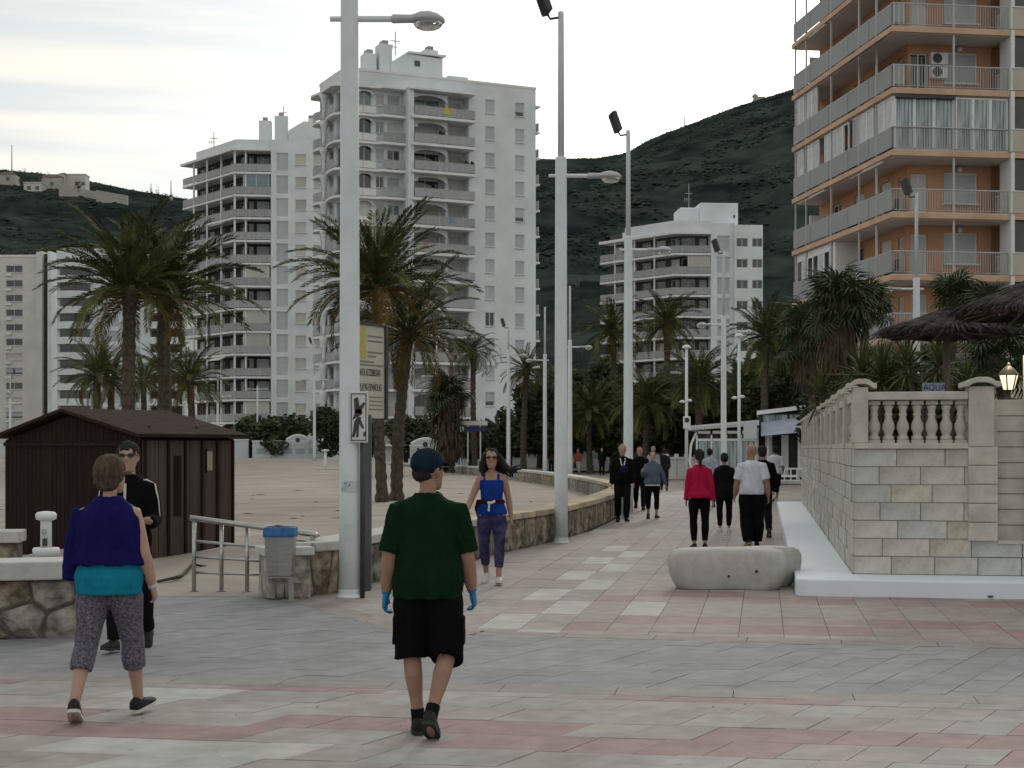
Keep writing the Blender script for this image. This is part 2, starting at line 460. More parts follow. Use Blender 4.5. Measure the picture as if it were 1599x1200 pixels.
for i in range(-3, 40):
    for j in range(-14, 34):
        c = O2 + A2 * (sd * (i + 0.5)) + T2 * (sw * (j + 0.5))
        if c.y > 62 or c.y + .8 < HIGH(c.x): continue
        if c.x < left_limit(c.y) - 0.1 or c.x > (9.5 if c.y < 18.4 else 4.3 + 0.163 * (c.y - 18)): continue
        if c.y < 18.6 and c.x < -3.0: continue
        px, py = pix((c.x, c.y, 0))
        u = (j, i)
        kind = 'cream'
        if j in (0, 1) and (i % 2 == 0) == (j == 0) and i < 9: kind = 'white'
        elif j == 0 and i < 9: kind = 'rose'
        elif i in (0, 2) and j > 1: kind = 'band'
        elif random.random() < 0.45: kind = 'rose'
        elif random.random() < 0.03: kind = 'white'
        z = random.uniform(-0.002, 0.002)
        if kind == 'band':
            for s in (-1, 1):
                cc = c + A2 * (s * sd / 4)
                near = (s == -1) if (j // 3) % 2 == 0 else (s == 1)
                put(cells, cc.length, ph['pink' if near and i == 0 or (i == 2 and near) else 'rose'], cc, rz, T2, A2, sw - .004, sd / 2 - .005, [(HB_, True)])
        else:
            put(cells, c.length, pm[kind], c, rz, T2, A2, sw - .004, sd - .005, [(HB_, True)])
lay(prom, cells)
# plain paving farther along the promenade
mb = MB(); mb.add([(-60, 61.8, -0.03), (20, 61.8, -0.03), (60, 175, -0.03), (-60, 175, -0.03)], [(0, 1, 2, 3)])
mb.build('far_paving', mat('far_paving', (0.30, 0.265, 0.24), 0.8, 0.1, 0.5, grime=0.15, gscale=0.2), prom)

# --- grey cross path, small slanted slabs
path = struct(MB().add([(-9, 10.4, -.030), (10, 9.2, -.030), (10, 12.55, -.030), (-0.6, 14.75, -.030), (-3.2, 18.6, -.030), (-9, 18.6, -.030)], [(0, 1, 2, 3, 4, 5)]).build('cross_path', M_JOINT))
gw, gd = 0.30, 0.60
gm = slab_mesh('grey_slab', gw - 0.004, gd - 0.004, T_GREY, (T2, S2), c=0.002)
cells = []
for i in range(-6, 30):
    for j in range(-45, 40):
        c = Vector((-0.4, 11.35)) + S2 * (gd * (i + 0.5 * (j % 2))) + T2 * (gw * j)
        if c.y < LOW(c.x) - .3 or c.y > HIGH(c.x) + .3 or c.x < -7.5 or c.x > 9.0: continue
        put(cells, c.length, gm, c, 0.0, T2, S2, gw - .004, gd - .004, [(LB_, True), (HA_, False)])
lay(path, cells)
# kerb strips that close the slanted slabs against the straight edges
# --- foreground plaza
plaza = struct(MB().add([(-10, 2, -.032), (10, 2, -.032), (10, 9.65, -.032), (-10, 12.8, -.032)], [(0, 1, 2, 3)]).build('plaza', M_JOINT))
fw, fd = 0.40, 0.50
fm = {k: slab_mesh('plaza_slab_' + k, fw - 0.004, fd - 0.004, m, (T2, S2), c=0.002) for k, m in
      (('cream', T_CREAM), ('pink', T_PINK), ('white', T_WHITE), ('light', T_LGREY))}
PINK = [[(-20,1045),(70,1050),(60,1066),(-20,1062)], [(400,1062),(650,1068),(640,1086),(380,1082)], [(990,1076),(1370,1084),(1300,1102),(1000,1094)],
        [(-40,1098),(120,1110),(330,1138),(450,1136),(300,1156),(-40,1146)], [(330,1128),(660,1112),(720,1130),(450,1146)],
        [(690,1128),(800,1132),(1000,1152),(970,1186),(780,1178),(690,1150)], [(1000,1148),(1180,1136),(1330,1136),(1250,1170),(1000,1182)],
        [(1290,1136),(1640,1138),(1640,1190),(1500,1176),(1290,1160)], [(180,1192),(300,1196),(290,1215),(160,1215)]]
WHT = [[(80,1104),(250,1078),(410,1070),(400,1082),(180,1112)], [(-30,1132),(40,1136),(30,1152),(-40,1148)], [(120,1162),(220,1140),(440,1140),(460,1168),(300,1215),(180,1215)],
       [(180,1122),(310,1124),(300,1136),(160,1134)]]
cells = []
for i in range(-14, 6):
    for j in range(-32, 32):
        c = Vector((-0.4, 11.35)) + S2 * (fd * (i + 0.5)) + T2 * (fw * (j + 0.35 * (i % 3)))
        if c.y > LOW(c.x) + 0.3 or c.y < 6.4 or abs(c.x) > 0.37 * c.y + 3.0: continue
        px, py = pix((c.x, c.y, 0))
        k = 'pink' if any(inside(q, px, py) for q in PINK) else 'white' if any(inside(q, px, py) for q in WHT) else ('light' if random.random() < 0.4 else 'cream')
        put(cells, -py if py < 1225 else 9e9, fm[k], c, 0.0, T2, S2, fw - .004, fd - .004, [(LA_, False)])
cells.sort(key=lambda c: (c[0] > 0, -c[0]))
cells = [(n, *c[1:]) for n, c in enumerate(cells)]
lay(plaza, cells)
# cast edge strips: straight joints between the three pavings
def strip(pts, w, m, z, L=0.8):
    root = None; acc = [Vector(p) for p in pts]
    tot = poly2(acc); n = int(tot / L)
    for i in range(n):
        (a, d), (b, _) = pt2(acc, tot * i / n + .003), pt2(acc, tot * (i + 1) / n - .003)
        d = (b - a).normalized(); nn = Vector((-d.y, d.x)) * w / 2
        mb = MB(); mb.add([(*(a - nn), z - .02), (*(b - nn), z - .02), (*(b + nn), z - .02), (*(a + nn), z - .02), (*(a - nn), z), (*(b - nn), z), (*(b + nn), z), (*(a + nn), z)],
                          [(4, 5, 6, 7), (0, 1, 5, 4), (1, 2, 6, 5), (2, 3, 7, 6), (3, 0, 4, 7)])
        if root is None: root = struct(mb.build('kerb_strip', m))
        else: mb.build('kerb_stone', m, root)
def poly2(p): return sum((b - a).length for a, b in zip(p, p[1:]))
def pt2(p, s):
    for a, b in zip(p, p[1:]):
        L = (b - a).length
        if s <= L: return a + (b - a) * s / L, (b - a) / L
        s -= L
    return p[-1], (p[-1] - p[-2]).normalized()
strip([(x, LOW(x)) for x in (-7.5, -3, 0, 3, 9)], 0.33, tile_mat('kerb_concrete', (0.275, 0.26, 0.245)), 0.001)
strip([(x / 4, HIGH(x / 4)) for x in range(-13, 36)], 0.33, tile_mat('kerb_concrete_rose', (0.285, 0.245, 0.225)), 0.0012)

# dried seaweed and twigs scattered over the sand
random.seed(8)
mb = MB()
for k in range(55):
    y = random.uniform(22, 60) ** 1.0; x = random.uniform(-0.36, 0.02) * y
    if x > left_limit(y) - .7: continue
    z = sand_z(x, y); a = random.uniform(-.5, .5); L = random.uniform(.05, .28); w = random.uniform(.015, .05)
    d = Vector((cos(a), sin(a), 0)); e = Vector((-sin(a), cos(a), 0)); p = Vector((x, y, z))
    mb.add([p - d * L - e * w * .3 + Vector((0, 0, .004)), p - e * w + Vector((0, 0, .012)), p + d * L + Vector((0, 0, .004)), p + e * w + Vector((0, 0, .03))], [(0, 1, 2, 3)])
stuff(tag(mb.build('beach_debris', mat('dry_seaweed', (0.13, 0.10, 0.075), .95, .4, 20)), 'scattered dry seaweed and twigs lying over the beach sand', 'debris'))
mb = MB()
for k in range(38):
    y = random.uniform(8.6, 17); x = random.uniform(-.34, .34) * y; r = random.uniform(.005, .014)
    if y > 13 and x < -2.6: continue
    q = random.random() * 6; mb.add([(x + r * cos(q + t) * random.uniform(.7, 1.3), y + r * sin(q + t) * random.uniform(.7, 1.3), .006 + .004 * (t == 0)) for t in (0, 1.3, 2.6, 3.9, 5.1)], [(0, 1, 2, 3, 4)])
stuff(tag(mb.build('leaf_litter', mat('leaf_litter', (0.07, 0.055, 0.04), .95, .4, 20)), 'small dry leaf bits lying over the foreground paving', 'debris'))
# ------------------------------------------------------------------ mountain and hill
RIDGE = [(-900, 300), (0, 262), (60, 268), (130, 277), (200, 290), (260, 299), (300, 306), (420, 320), (560, 312), (700, 285), (800, 252), (838, 244), (880, 245),
         (930, 243), (980, 233), (1010, 215), (1060, 197), (1100, 183), (1150, 163), (1180, 152), (1240, 133), (1330, 105), (1450, 70), (1600, 30), (1900, -40), (2600, -80)]
YR = 950.0
def hill_z(x, y):
    px = CX + x / y * F if y > 50 else 800
    pr = CX + x / YR * F
    top = H + (HY - interp(RIDGE, pr)) / F * YR
    # left hill stands nearer than the mountain
    if y <= YR:
        t = (y - 330) / (YR - 330)
        g = 0 if t < 0 else t ** (0.85 + 0.25 * smoothstep(600, 200, pr))
    else:
        g = 1 - 0.25 * smoothstep(YR, YR + 500, y)
    z = top * g
    k = smoothstep(0, 0.25, g)
    rough = (noise.fractal((x * 0.010, y * 0.010, 3.3), 1.0, 2.1, 6) * 9 + noise.fractal((x * 0.045, y * 0.045, 7.7), 0.8, 2.0, 4) * 3.0)
    rid = smoothstep(YR - 160, YR - 10, y)
    z += k * rough * (1 - 0.86 * rid)
    # gullies and crags
    z += k * (1 - rid) * 14 * (abs(noise.noise((x * 0.006 + 3, y * 0.004, 1.2))) - 0.25)
    return z - 1.5
mb = MB(); mb.smooth = True
NX, NY = 330, 120
xs = [-700 + 1500 * i / NX for i in range(NX + 1)]
ysm = [330 + (1450 - 330) * (j / NY) for j in range(NY + 1)]
vs = [(x, y, hill_z(x, y)) for y in ysm for x in xs]
mb.add(vs, [(j * (NX + 1) + i, j * (NX + 1) + i + 1, (j + 1) * (NX + 1) + i + 1, (j + 1) * (NX + 1) + i) for j in range(NY) for i in range(NX)])
mh = mat('hazed_mountain_scrub', (0.021, 0.031, 0.031), 0.95, 0.3, 0.05, 0.9, 0.35, col2=(0.041, 0.052, 0.046), detail=10, grime=0.3, spec=0.0, gscale=0.02)  # distance haze is painted in: slope colour lifted towards blue-grey
# pale rock shows through the scrub in places
n, l = mh.node_tree.nodes, mh.node_tree.links
bs = n['Principled BSDF']; src = bs.inputs['Base Color'].links[0].from_socket
tcn = n.new('ShaderNodeTexCoord'); rn = n.new('ShaderNodeTexNoise'); rn.inputs['Scale'].default_value = 0.03; rn.inputs['Detail'].default_value = 12; rn.inputs['Roughness'].default_value = 0.72
l.new(tcn.outputs['Object'], rn.inputs['Vector'])
rr = n.new('ShaderNodeMapRange'); rr.inputs[1].default_value = 0.56; rr.inputs[2].default_value = 0.72
l.new(rn.outputs[0], rr.inputs[0])
rx = n.new('ShaderNodeMixRGB'); rx.inputs[2].default_value = (0.075, 0.078, 0.070, 1)
l.new(rr.outputs[0], rx.inputs[0]); l.new(src, rx.inputs[1]); l.new(rx.outputs[0], bs.inputs['Base Color'])
struct(mb.build('mountain', mh))
# scrub: uncountable bushes over the slopes
random.seed(11)
ico = [(0,0,1),(.85,0,.4),(.26,.81,.4),(-.69,.5,.4),(-.69,-.5,.4),(.26,-.81,.4),(.75,.54,-.3),(-.28,.86,-.3),(-.9,0,-.3),(-.28,-.86,-.3),(.75,-.54,-.3)]
icf = [(0,1,2),(0,2,3),(0,3,4),(0,4,5),(0,5,1),(1,6,2),(2,7,3),(3,8,4),(4,9,5),(5,10,1),(2,6,7),(3,7,8),(4,8,9),(5,9,10),(1,10,6)]
mb = MB()
for k in range(22000):
    y = random.uniform(520, 955) if k > 900 else random.uniform(925, 953)
    x = random.uniform(-0.37, 0.33) * y
    pr = CX + x / y * F
    if noise.noise((x * 0.02, y * 0.02, 9.0)) < -0.12 and y < 920: continue
    z = hill_z(x, y)
    if z < 3: continue
    r = random.uniform(0.5, 1.5) * (0.5 if y > 925 else 1)
    q = random.random() * 6.28; c, s = cos(q) * r, sin(q) * r
    mb.add([(x + (vx * c - vy * s) * random.uniform(.8, 1.2), y + vx * s + vy * c, z + vz * r * random.uniform(.35, .7)) for vx, vy, vz in ico], icf)
stuff(tag(mb.build('hillside_scrub', mat('hazed_scrub_leaf', (0.036, 0.049, 0.044), 0.95, 0.35, 0.03, col2=(0.058, 0.070, 0.058), spec=0.0)), 'dark green scrub covering the mountain slopes behind the town', 'scrub'))  # bush colour lifted as well, to sit in the painted haze

# houses along the left ridge
def ridge_pt(px, dy, Y=900.0):
    x = (px - CX) / F * Y
    return Vector((x, Y, hill_z(x, Y)))
def hill_house(px0, px1, ptop, pbot, Y, label, m, roof=0.0, holes=()):
    a, b = at(px0, pbot, Y), at(px1, ptop, Y)
    t = thing('hill_house', label, 'house', ((a.x + b.x) / 2, Y, min(a.z, hill_z((a.x + b.x) / 2, Y)) - 1), 0.0, 'houses on the hill ridge')
    o = t.location; w = (b.x - a.x) / 2; h = b.z - o.z
    MB().box(-w, w, 0, 9, 0, h).build('wall', m, t)
    if roof:
        MB().add([(-w - .5, -.5, h), (w + .5, -.5, h), (w + .5, 9.5, h), (-w - .5, 9.5, h), (-w * .4, 4.5, h + roof), (w * .4, 4.5, h + roof)],
                 [(3, 2, 1, 0), (0, 1, 5, 4), (2, 3, 4, 5), (1, 2, 5), (3, 0, 4)]).build('roof', mat('clay_roof', (0.16, 0.10, 0.075), 0.9), t)
    else:
        MB().box(-w - .3, w + .3, -.3, 9.3, h, h + .5).build('roof', M_CREAMB, t)
    for fx, fz in holes:
        MB().box(fx * w - 1.0, fx * w + 1.0, -0.12, 0.05, h * fz - 0.9, h * fz + 1.2).build('window', M_PANE, t)
    return t
HW = mat('hill_house_wall', (0.40, 0.38, 0.34), 0.9, 0.1, 0.2)
HW2 = mat('hill_house_wall_pale', (0.55, 0.54, 0.50), 0.9, 0.1, 0.2)
hill_house(-6, 24, 272, 286, 880, 'low pale house with shallow roof at the left end of the ridge', HW, 2.0, ((0.2, .6),))
hill_house(37, 65, 286, 297, 870, 'small grey house below the crest with one dark window', HW2, 0, ((0.5, .5), (-.4, .5)))
hill_house(60, 98, 277, 290, 885, 'long house with clay roof behind trees on the crest', HW, 2.5, ((0.1, .5),))
hill_house(100, 133, 273, 288, 890, 'flat roofed pale house at the right of the ridge group', HW2, 0, ((0.8, .5), (.2, .5)))
hill_house(92, 101, 272, 292, 886, 'narrow bright gatehouse between two ridge houses', HW2, 1.5)
for (pa, pb, ya, yb, lab) in ((92, 148, 289, 297, 'rough stone terrace wall stepping down right of the gatehouse'), (150, 195, 297, 303, 'long low terrace wall curving along the hillside track')):
    Y = 868
    a, b = at(pa, ya, Y), at(pb, yb, Y); mb = MB()
    zz = min(hill_z(a.x, Y), hill_z(b.x, Y)) - 3
    mb.add([(a.x, Y, zz), (b.x, Y + 6, zz), (b.x, Y + 6, b.z), (a.x, Y, a.z), (a.x, Y + 2, zz), (b.x, Y + 8, zz), (b.x, Y + 8, b.z), (a.x, Y + 2, a.z)],
           [(0, 1, 2, 3), (3, 2, 6, 7), (7, 6, 5, 4), (0, 3, 7, 4), (1, 5, 6, 2)])
    tag(mb.build('terrace_wall', HW), lab, 'wall')
for (px, p0, p1, Y, lab) in ((18.5, 227, 276, 900, 'tall thin radio mast on the hill above the left houses'), (267, 282, 300, 900, 'short thin mast on the hill near the white tower'),
                             (1069, 177, 198, 950, 'thin mast standing alone on the mountain ridge')):
    a = at(px, p1 + 8, Y); b = at(px, p0, Y)
    t = thing('radio_mast', lab, 'mast', a)
    MB().tube([(0, 0, 0), (0, 0, b.z - a.z)], [0.45, 0.22], 6).build('mast', M_RAIL, t)
    MB().box(-0.9, 0.9, -.9, .9, -2, 1.0).build('base', HW, t)
# small ruin on the skyline
t = thing('ridge_ruin', 'small ruined hut with a round top on the skyline', 'ruin', at(1185, 156, 945), 0)
MB().box(-3, 4, 0, 4, -5, 2.0).build('wall', HW, t)
mb = MB(); mb.smooth = True; mb.lathe([(2, 0), (1.7, 1.2), (0.9, 2.0), (0.1, 2.3)], 10, (-2.0, 2, 1.9)); mb.build('dome', HW, t)
# ------------------------------------------------------------------ building kit (local frames: x along the front, y into the building)
def wall_open(parent, p0, p1, z0, z1, ops, m, name='wall', rev=0.22, side=1):
    """wall sheet from p0 to p1 (2D local) with rectangular openings (s0, s1, za, zb) and reveals set back by rev to the inner side"""
    p0, p1 = Vector(p0), Vector(p1); L = (p1 - p0).length; d = (p1 - p0) / L; nrm = Vector((-d.y, d.x)) * side
    us = sorted({0.0, L, *[o[0] for o in ops], *[o[1] for o in ops]}); zs = sorted({z0, z1, *[o[2] for o in ops], *[o[3] for o in ops]})
    mb = MB()
    def P(s, z, k=0.0):
        q = p0 + d * s + nrm * k; return (q.x, q.y, z)
    for a, b in zip(us, us[1:]):
        za = None
        for c, e in zip(zs, zs[1:]):
            hole = any(o[0] < (a + b) / 2 < o[1] and o[2] < (c + e) / 2 < o[3] for o in ops)
            if not hole: mb.quad(P(a, c), P(b, c), P(b, e), P(a, e))
    for s0, s1, a, b in ops:
        mb.quad(P(s0, a), P(s1, a), P(s1, a, rev), P(s0, a, rev)); mb.quad(P(s0, b), P(s0, b, rev), P(s1, b, rev), P(s1, b))
        mb.quad(P(s0, a), P(s0, a, rev), P(s0, b, rev), P(s0, b)); mb.quad(P(s1, a), P(s1, b), P(s1, b, rev), P(s1, a, rev))
    return mb.build(name, m, parent)

WIN = {}
def win_mesh(w, h, kind):
    """window meshes in local x (width) / z, front facing -y: frame, and filler by kind"""
    key = (round(w, 2), round(h, 2), kind)
    if key in WIN: return WIN[key]
    fr = MB(); t = 0.06
    fr.box(0, t, 0, .06, 0, h); fr.box(w - t, w, 0, .06, 0, h); fr.box(t, w - t, 0, .06, h - t, h); fr.box(t, w - t, 0, .06, 0, t)
    fl = MB()
    if kind in ('shut', 'cream'):
        n = max(4, int(h / 0.14)); hh = (h - 2 * t) / n
        for i in range(n): fl.box(t, w - t, .02, .05, t + i * hh + 0.012, t + (i + 1) * hh)
        fl.box(t, w - t, .05, .056, t, h - t)
        m = M_SHUT if kind == 'shut' else M_SHUTC
    elif kind == 'half':
        n = 5; hh = (h * 0.68 - t) / n
        for i in range(n): fl.box(t, w - t, .02, .05, h * 0.32 + i * hh + 0.012, h * 0.32 + (i + 1) * hh)
        fl.cur = 1; fl.box(t, w - t, .05, .056, t, h - t); m = [M_SHUT, M_PANE]
    else:
        fr.box(w / 2 - .03, w / 2 + .03, 0, .06, t, h - t)
        fl.box(t, w - t, .035, .05, t, h - t); m = M_GLZ if kind == 'glz' else M_CURT if kind == 'curt' else M_PANE
    WIN[key] = (fr.mesh('frame', M_WHITE2), fl.mesh('filler', m), MB().box(-.06, w + .06, -.28, .0, -.07, -.005).mesh('sill', M_WHITE2))
    return WIN[key]
def window(parent, p0, p1, s, z, w, h, kind, rev=0.15, sill=True, side=1, name='window'):
    """a window on the wall p0->p1, its left edge s metres along"""
    p0, p1 = Vector(p0), Vector(p1); d = (p1 - p0).normalized(); nrm = Vector((-d.y, d.x)) * side
    fr, fl, si = win_mesh(w, h, kind)
    q = p0 + d * s + nrm * rev
    o = inst(name, fr, parent, (q.x, q.y, z), (0, 0, atan2(d.y, d.x)))
    inst('shutter' if kind in ('shut', 'cream', 'half') else 'pane', fl, o)
    if sill: inst('sill', si, o, (0, -(rev - .1), 0))
    return o

def offset_poly(pts, k):
    """offset an open 2D polyline to its right by k (towards outside)"""
    P = [Vector(p) for p in pts]; out = []
    for i, p in enumerate(P):
        d1 = (P[i] - P[i - 1]).normalized() if i else None; d2 = (P[i + 1] - P[i]).normalized() if i < len(P) - 1 else None
        n1 = Vector((d1.y, -d1.x)) if d1 else None; n2 = Vector((d2.y, -d2.x)) if d2 else None
        if n1 and n2:
            b = (n1 + n2).normalized(); out.append(p + b * (k / max(0.35, b.dot(n1))))
        else: out.append(p + (n1 or n2) * k)
    return out
def ribbon(pts, k0, k1, z0, z1):
    """solid following a polyline between offsets k0<k1 and heights z0<z1"""
    a, b = offset_poly(pts, k0), offset_poly(pts, k1); mb = MB(); n = len(a)
    mb.rings([[(a[i].x, a[i].y, z0), (b[i].x, b[i].y, z0), (b[i].x, b[i].y, z1), (a[i].x, a[i].y, z1)] for i in range(n)])
    return mb
def poly_len(pts):
    return sum((Vector(b) - Vector(a)).length for a, b in zip(pts, pts[1:]))
def along(pts, s):
    for a, b in zip(pts, pts[1:]):
        a, b = Vector(a), Vector(b); L = (b - a).length
        if s <= L: return a + (b - a) * (s / L), (b - a) / L
        s -= L
    return Vector(pts[-1]), (Vector(pts[-1]) - Vector(pts[-2])).normalized()
def rail_bars(pts, z, h, gap=0.13, r=0.012, k=0.0):
    mb = MB(); P = offset_poly(pts, k) if k else [Vector(p) for p in pts]
    for zz, rr in ((z + h, 0.03), (z + 0.08, 0.02)):
        for a, b in zip(P, P[1:]): mb.tube([(a.x, a.y, zz), (b.x, b.y, zz)], rr, 4)
    L = poly_len(P); n = int(L / gap)
    for i in range(n + 1):
        q, d = along(P, L * i / n)
        mb.box(q.x - r, q.x + r, q.y - r, q.y + r, z + 0.08, z + h)
    return mb
def railing_glass(pts, z, h, m, k=0.0):
    P = offset_poly(pts, k) if k else [Vector(p) for p in pts]
    mb = ribbon(P, -0.02, 0.02, z + 0.10, z + h - 0.03); mb.cur = 1
    for a, b in zip(P, P[1:]): mb.tube([(a.x, a.y, z + h), (b.x, b.y, z + h)], 0.035, 4)
    L = poly_len(P); n = max(2, int(L / 1.3))
    for i in range(n + 1):
        q, d = along(P, L * i / n); mb.box(q.x - .03, q.x + .03, q.y - .03, q.y + .03, z, z + h)
    return mb
# ------------------------------------------------------------------ apartment towers
def antenna(parent, x, y, z, h):
    mb = MB(); mb.tube([(x, y, z), (x, y, z + h)], 0.06, 5)
    mb.tube([(x - .7, y, z + h * .35), (x + .2, y, z + h * .35)], 0.04, 4); mb.tube([(x - .5, y, z + h * .6), (x + .5, y, z + h * .6)], 0.05, 4)
    for k in (-.6, -.3, .0): mb.tube([(x + k, y, z + h * .35 - .3), (x + k, y, z + h * .35 + .3)], 0.03, 4)
    mb.build('antenna', M_RAIL, parent)
def chimney(parent, x, y, z, w, d, h):
    o = MB().box(x, x + w, y, y + d, z, z + h).build('chimney', M_WHITE, parent, bevel=0.03)
    n = max(1, int(w / 0.9))
    for i in range(n):
        c = x + w * (i + .5) / n
        MB().box(c - .32, c + .32, y + .2, y + d - .2, z + h + .002, z + h + .45).build('cowl', M_RAIL, o)

def arch_panel(x0, x1, y, z0, z1, t=0.2):
    """spandrel with an arched underside"""
    n = 10; mb = MB(); rise = (z1 - z0) * 0.78
    lo = [(x0 + (x1 - x0) * i / n, z0 + rise * sqrt(max(0, 1 - (2 * i / n - 1) ** 2))) for i in range(n + 1)]
    mb.rings([[(x, y, z), (x, y, z1), (x, y + t, z1), (x, y + t, z)] for x, z in lo])
    return mb

# ---- tall central tower
random.seed(21)
T = thing('apartment_tower', 'tall white apartment tower behind the left lamp post, plain windowed end wall at right', 'building', (-17.4, 160.7, 0), radians(25))
LV = [37.0 - 2.9 * k for k in range(13)]
ROOF = 41.4
# plain end wall with two columns of windows
ops, wins = [], []
for k, z in enumerate(LV):
    for c, x in enumerate((16.0, 19.6)):
        if k == 12: continue
        ops.append((x - 14.0, x - 14.0 + 1.1, z + 1.25, z + 2.75))
        wins.append((x - 14.0, z + 1.25, 'half' if (k, c) in ((0, 1), (11, 0), (4, 1)) else 'pane' if (k, c) == (8, 0) else 'shut'))
wall_open(T, (14.0, 0), (22.1, 0), 0, ROOF, ops, M_WHITE)
for s, z, kd in wins: window(T, (14.0, 0), (22.1, 0), s, z, 1.1, 1.5, kd)
MB().box(13.95, 22.0, 0.26, 12, 0.0, ROOF - .3).build('core', M_WHITE, T)
wall_open(T, (22.1, 0), (22.1, 12), 0, ROOF - .5, [], M_WHITE, 'wall')
MB().box(0.3, 13.94, 3.2, 8.8, 0, ROOF - .3).build('core', M_WHITE, T)
MB().box(-0.05, 22.15, -0.05, 8.8, ROOF, ROOF + .25).build('roof_edge', M_WHITE2, T)
MB().box(0.0, 14.0, 0.0, 3.3, LV[0] + 2.95, ROOF - .002).build('roof_parapet', M_WHITE, T)
# balconies on the right flank
for z in LV[:12]:
    o = MB().box(22.11, 23.1, 1.0, 5.5, z - .22, z).build('balcony_slab', M_WHITE2, T)
    railing_glass([(23.0, 1.1), (23.0, 5.4)], z, 1.0, None, -0.03).build('railing', [M_RAIL, M_BARS], o)
MB().box(22.11, 23.2, 1.0, 5.5, LV[0] + 2.7, LV[0] + 2.9).build('balcony_canopy', M_WHITE2, T)
# balcony stack A (x 6.9..14)
MB().box(6.6, 7.25, -1.1, 1.2, 0, LV[0] + 2.9).build('pier', M_WHITE, T)
MB().box(11.35, 11.7, 0.2, 1.2, 0, LV[0] + 2.75).build('pier', M_WHITE, T)
MB().box(6.6, 14.3, -1.5, 1.0, LV[0] + 2.72, LV[0] + 2.94).build('balcony_canopy', M_WHITE2, T)
ops = []
for k, z in enumerate(LV):
    ops += [(1.0, 4.2, z + 0.05, z + 2.35), (5.1, 6.9, z + 0.05, z + 2.35)]
wall_open(T, (6.9, 1.25), (14.0, 1.25), 0, ROOF - .5, ops, M_WHITE)
MB().add([(13.99, 1.25, 0), (13.99, 0, 0), (13.99, 0, ROOF), (13.99, 1.25, ROOF)], [(0, 1, 2, 3)]).build('side_wall', M_WHITE, T)
ka = ['glz', 'curt', 'pane', 'pane', 'cream', 'cream', 'cream', 'cream', 'curt', 'pane', 'cream', 'pane', 'pane']
kb = ['cream', 'curt', 'shut', 'curt', 'cream', 'shut', 'curt', 'shut', 'cream', 'pane', 'curt', 'cream', 'pane']
for k, z in enumerate(LV):
    window(T, (6.9, 1.25), (14.0, 1.25), 1.0, z + .05, 3.2, 2.3, ka[k], sill=False, name='balcony_door')
    window(T, (6.9, 1.25), (14.0, 1.25), 5.1, z + .05, 1.8, 2.3, kb[k], sill=False, name='balcony_door')
    o = MB().box(6.9, 14.25, -1.5, 1.24, z - .28, z).build('balcony_slab', M_WHITE2, T)
    railing_glass([(7.3, -1.4), (14.15, -1.4), (14.15, -0.05)], z, 1.0, None).build('railing', [M_RAIL, M_BARS], o)
    arch_panel(7.25, 11.35, -0.35, z + 1.7, z + 2.61).build('arch', M_WHITE, o)
    if k in (1, 2):
        mb = MB()
        for q in range(26):
            a = random.uniform(0, 6.28); r = random.uniform(0, .45)
            c = (10.2 + (k - 1) * 3.2 + r * cos(a) * 1.6, -1.15 + r * sin(a) * .5, z + 1.0 + random.uniform(-.3, .35))
            mb.add([(c[0] + vx * .16, c[1] + vy * .16, c[2] + vz * .16) for vx, vy, vz in ico], icf)
        mb.build('balcony_plant', M_LEAF, o)
    if k == 0:
        MB().box(10.5, 11.7, -1.47, -1.44, z + .35, z + 1.02).build('banner', mat('yellow_banner', (0.52, 0.50, 0.06)), o)
    if random.random() < .5:
        x_ = random.uniform(8, 12.5); MB().box(x_, x_ + random.uniform(.4, 1.0), -1.47, -1.43, z + .45, z + 1.03).build('towel', mat('towel_%d' % (k % 3), ((.45, .40, .36), (.20, .28, .38), (.42, .22, .18))[k % 3], .95), o)
    if random.random() < .45:
        x_ = random.uniform(8, 13); MB().box(x_, x_ + .5, -.6, -.1, z, z + random.uniform(.5, .9)).build('balcony_furniture', M_DARKIN, o)
    MB().box(7.3, 8.0, -.3, .4, z + 1.9, z + 2.5).build('air_conditioner', M_WHITE2, o) if k in (1, 3, 6) else None
# front bay B (x 0..6.6)
ops = []
for z in LV:
    ops += [(1.6, 3.2, z + .3, z + 2.55), (3.7, 4.6, z + 1.1, z + 2.3), (5.0, 6.4, z + .1, z + 2.3)]
wall_open(T, (0.0, 0.9), (6.6, 0.9), 0, ROOF - .5, ops, M_WHITE)
for k, z in enumerate(LV):
    window(T, (0, .9), (6.6, .9), 1.6, z + .3, 1.6, 2.25, ['glz', 'pane', 'pane', 'pane', 'curt'][k % 5], sill=False)
    window(T, (0, .9), (6.6, .9), 3.7, z + 1.1, .9, 1.2, ['cream', 'glz', 'shut', 'pane'][k % 4])
    window(T, (0, .9), (6.6, .9), 5.0, z + .1, 1.4, 2.2, ['shut', 'shut', 'curt', 'glz', 'pane'][(k * 2) % 5], sill=False, name='balcony_door')
    arch_panel(1.5, 3.3, .62, z + 1.9, z + 2.65, .25).build('arch', M_WHITE, T)
    o = MB().prism([(0.4, .9), (0.4, 0.15), (3.5, 0.15), (4.0, -.35), (6.59, -.35), (6.59, .89)], z - .26, z).build('balcony_slab', M_WHITE2, T)
    railing_glass([(4.05, -.28), (6.55, -.28)], z, 1.0, None).build('railing', [M_RAIL, M_BARS], o)
    railing_glass([(0.5, .22), (3.5, .22)], z, .85, None).build('railing', [M_WHITE2, M_BARS], o)
MB().prism([(0.0, .9), (0.0, 0.0), (3.5, 0.0), (4.0, -.5), (6.59, -.5), (6.59, .89)], LV[0] + 2.72, LV[0] + 2.94).build('balcony_canopy', M_WHITE2, T)
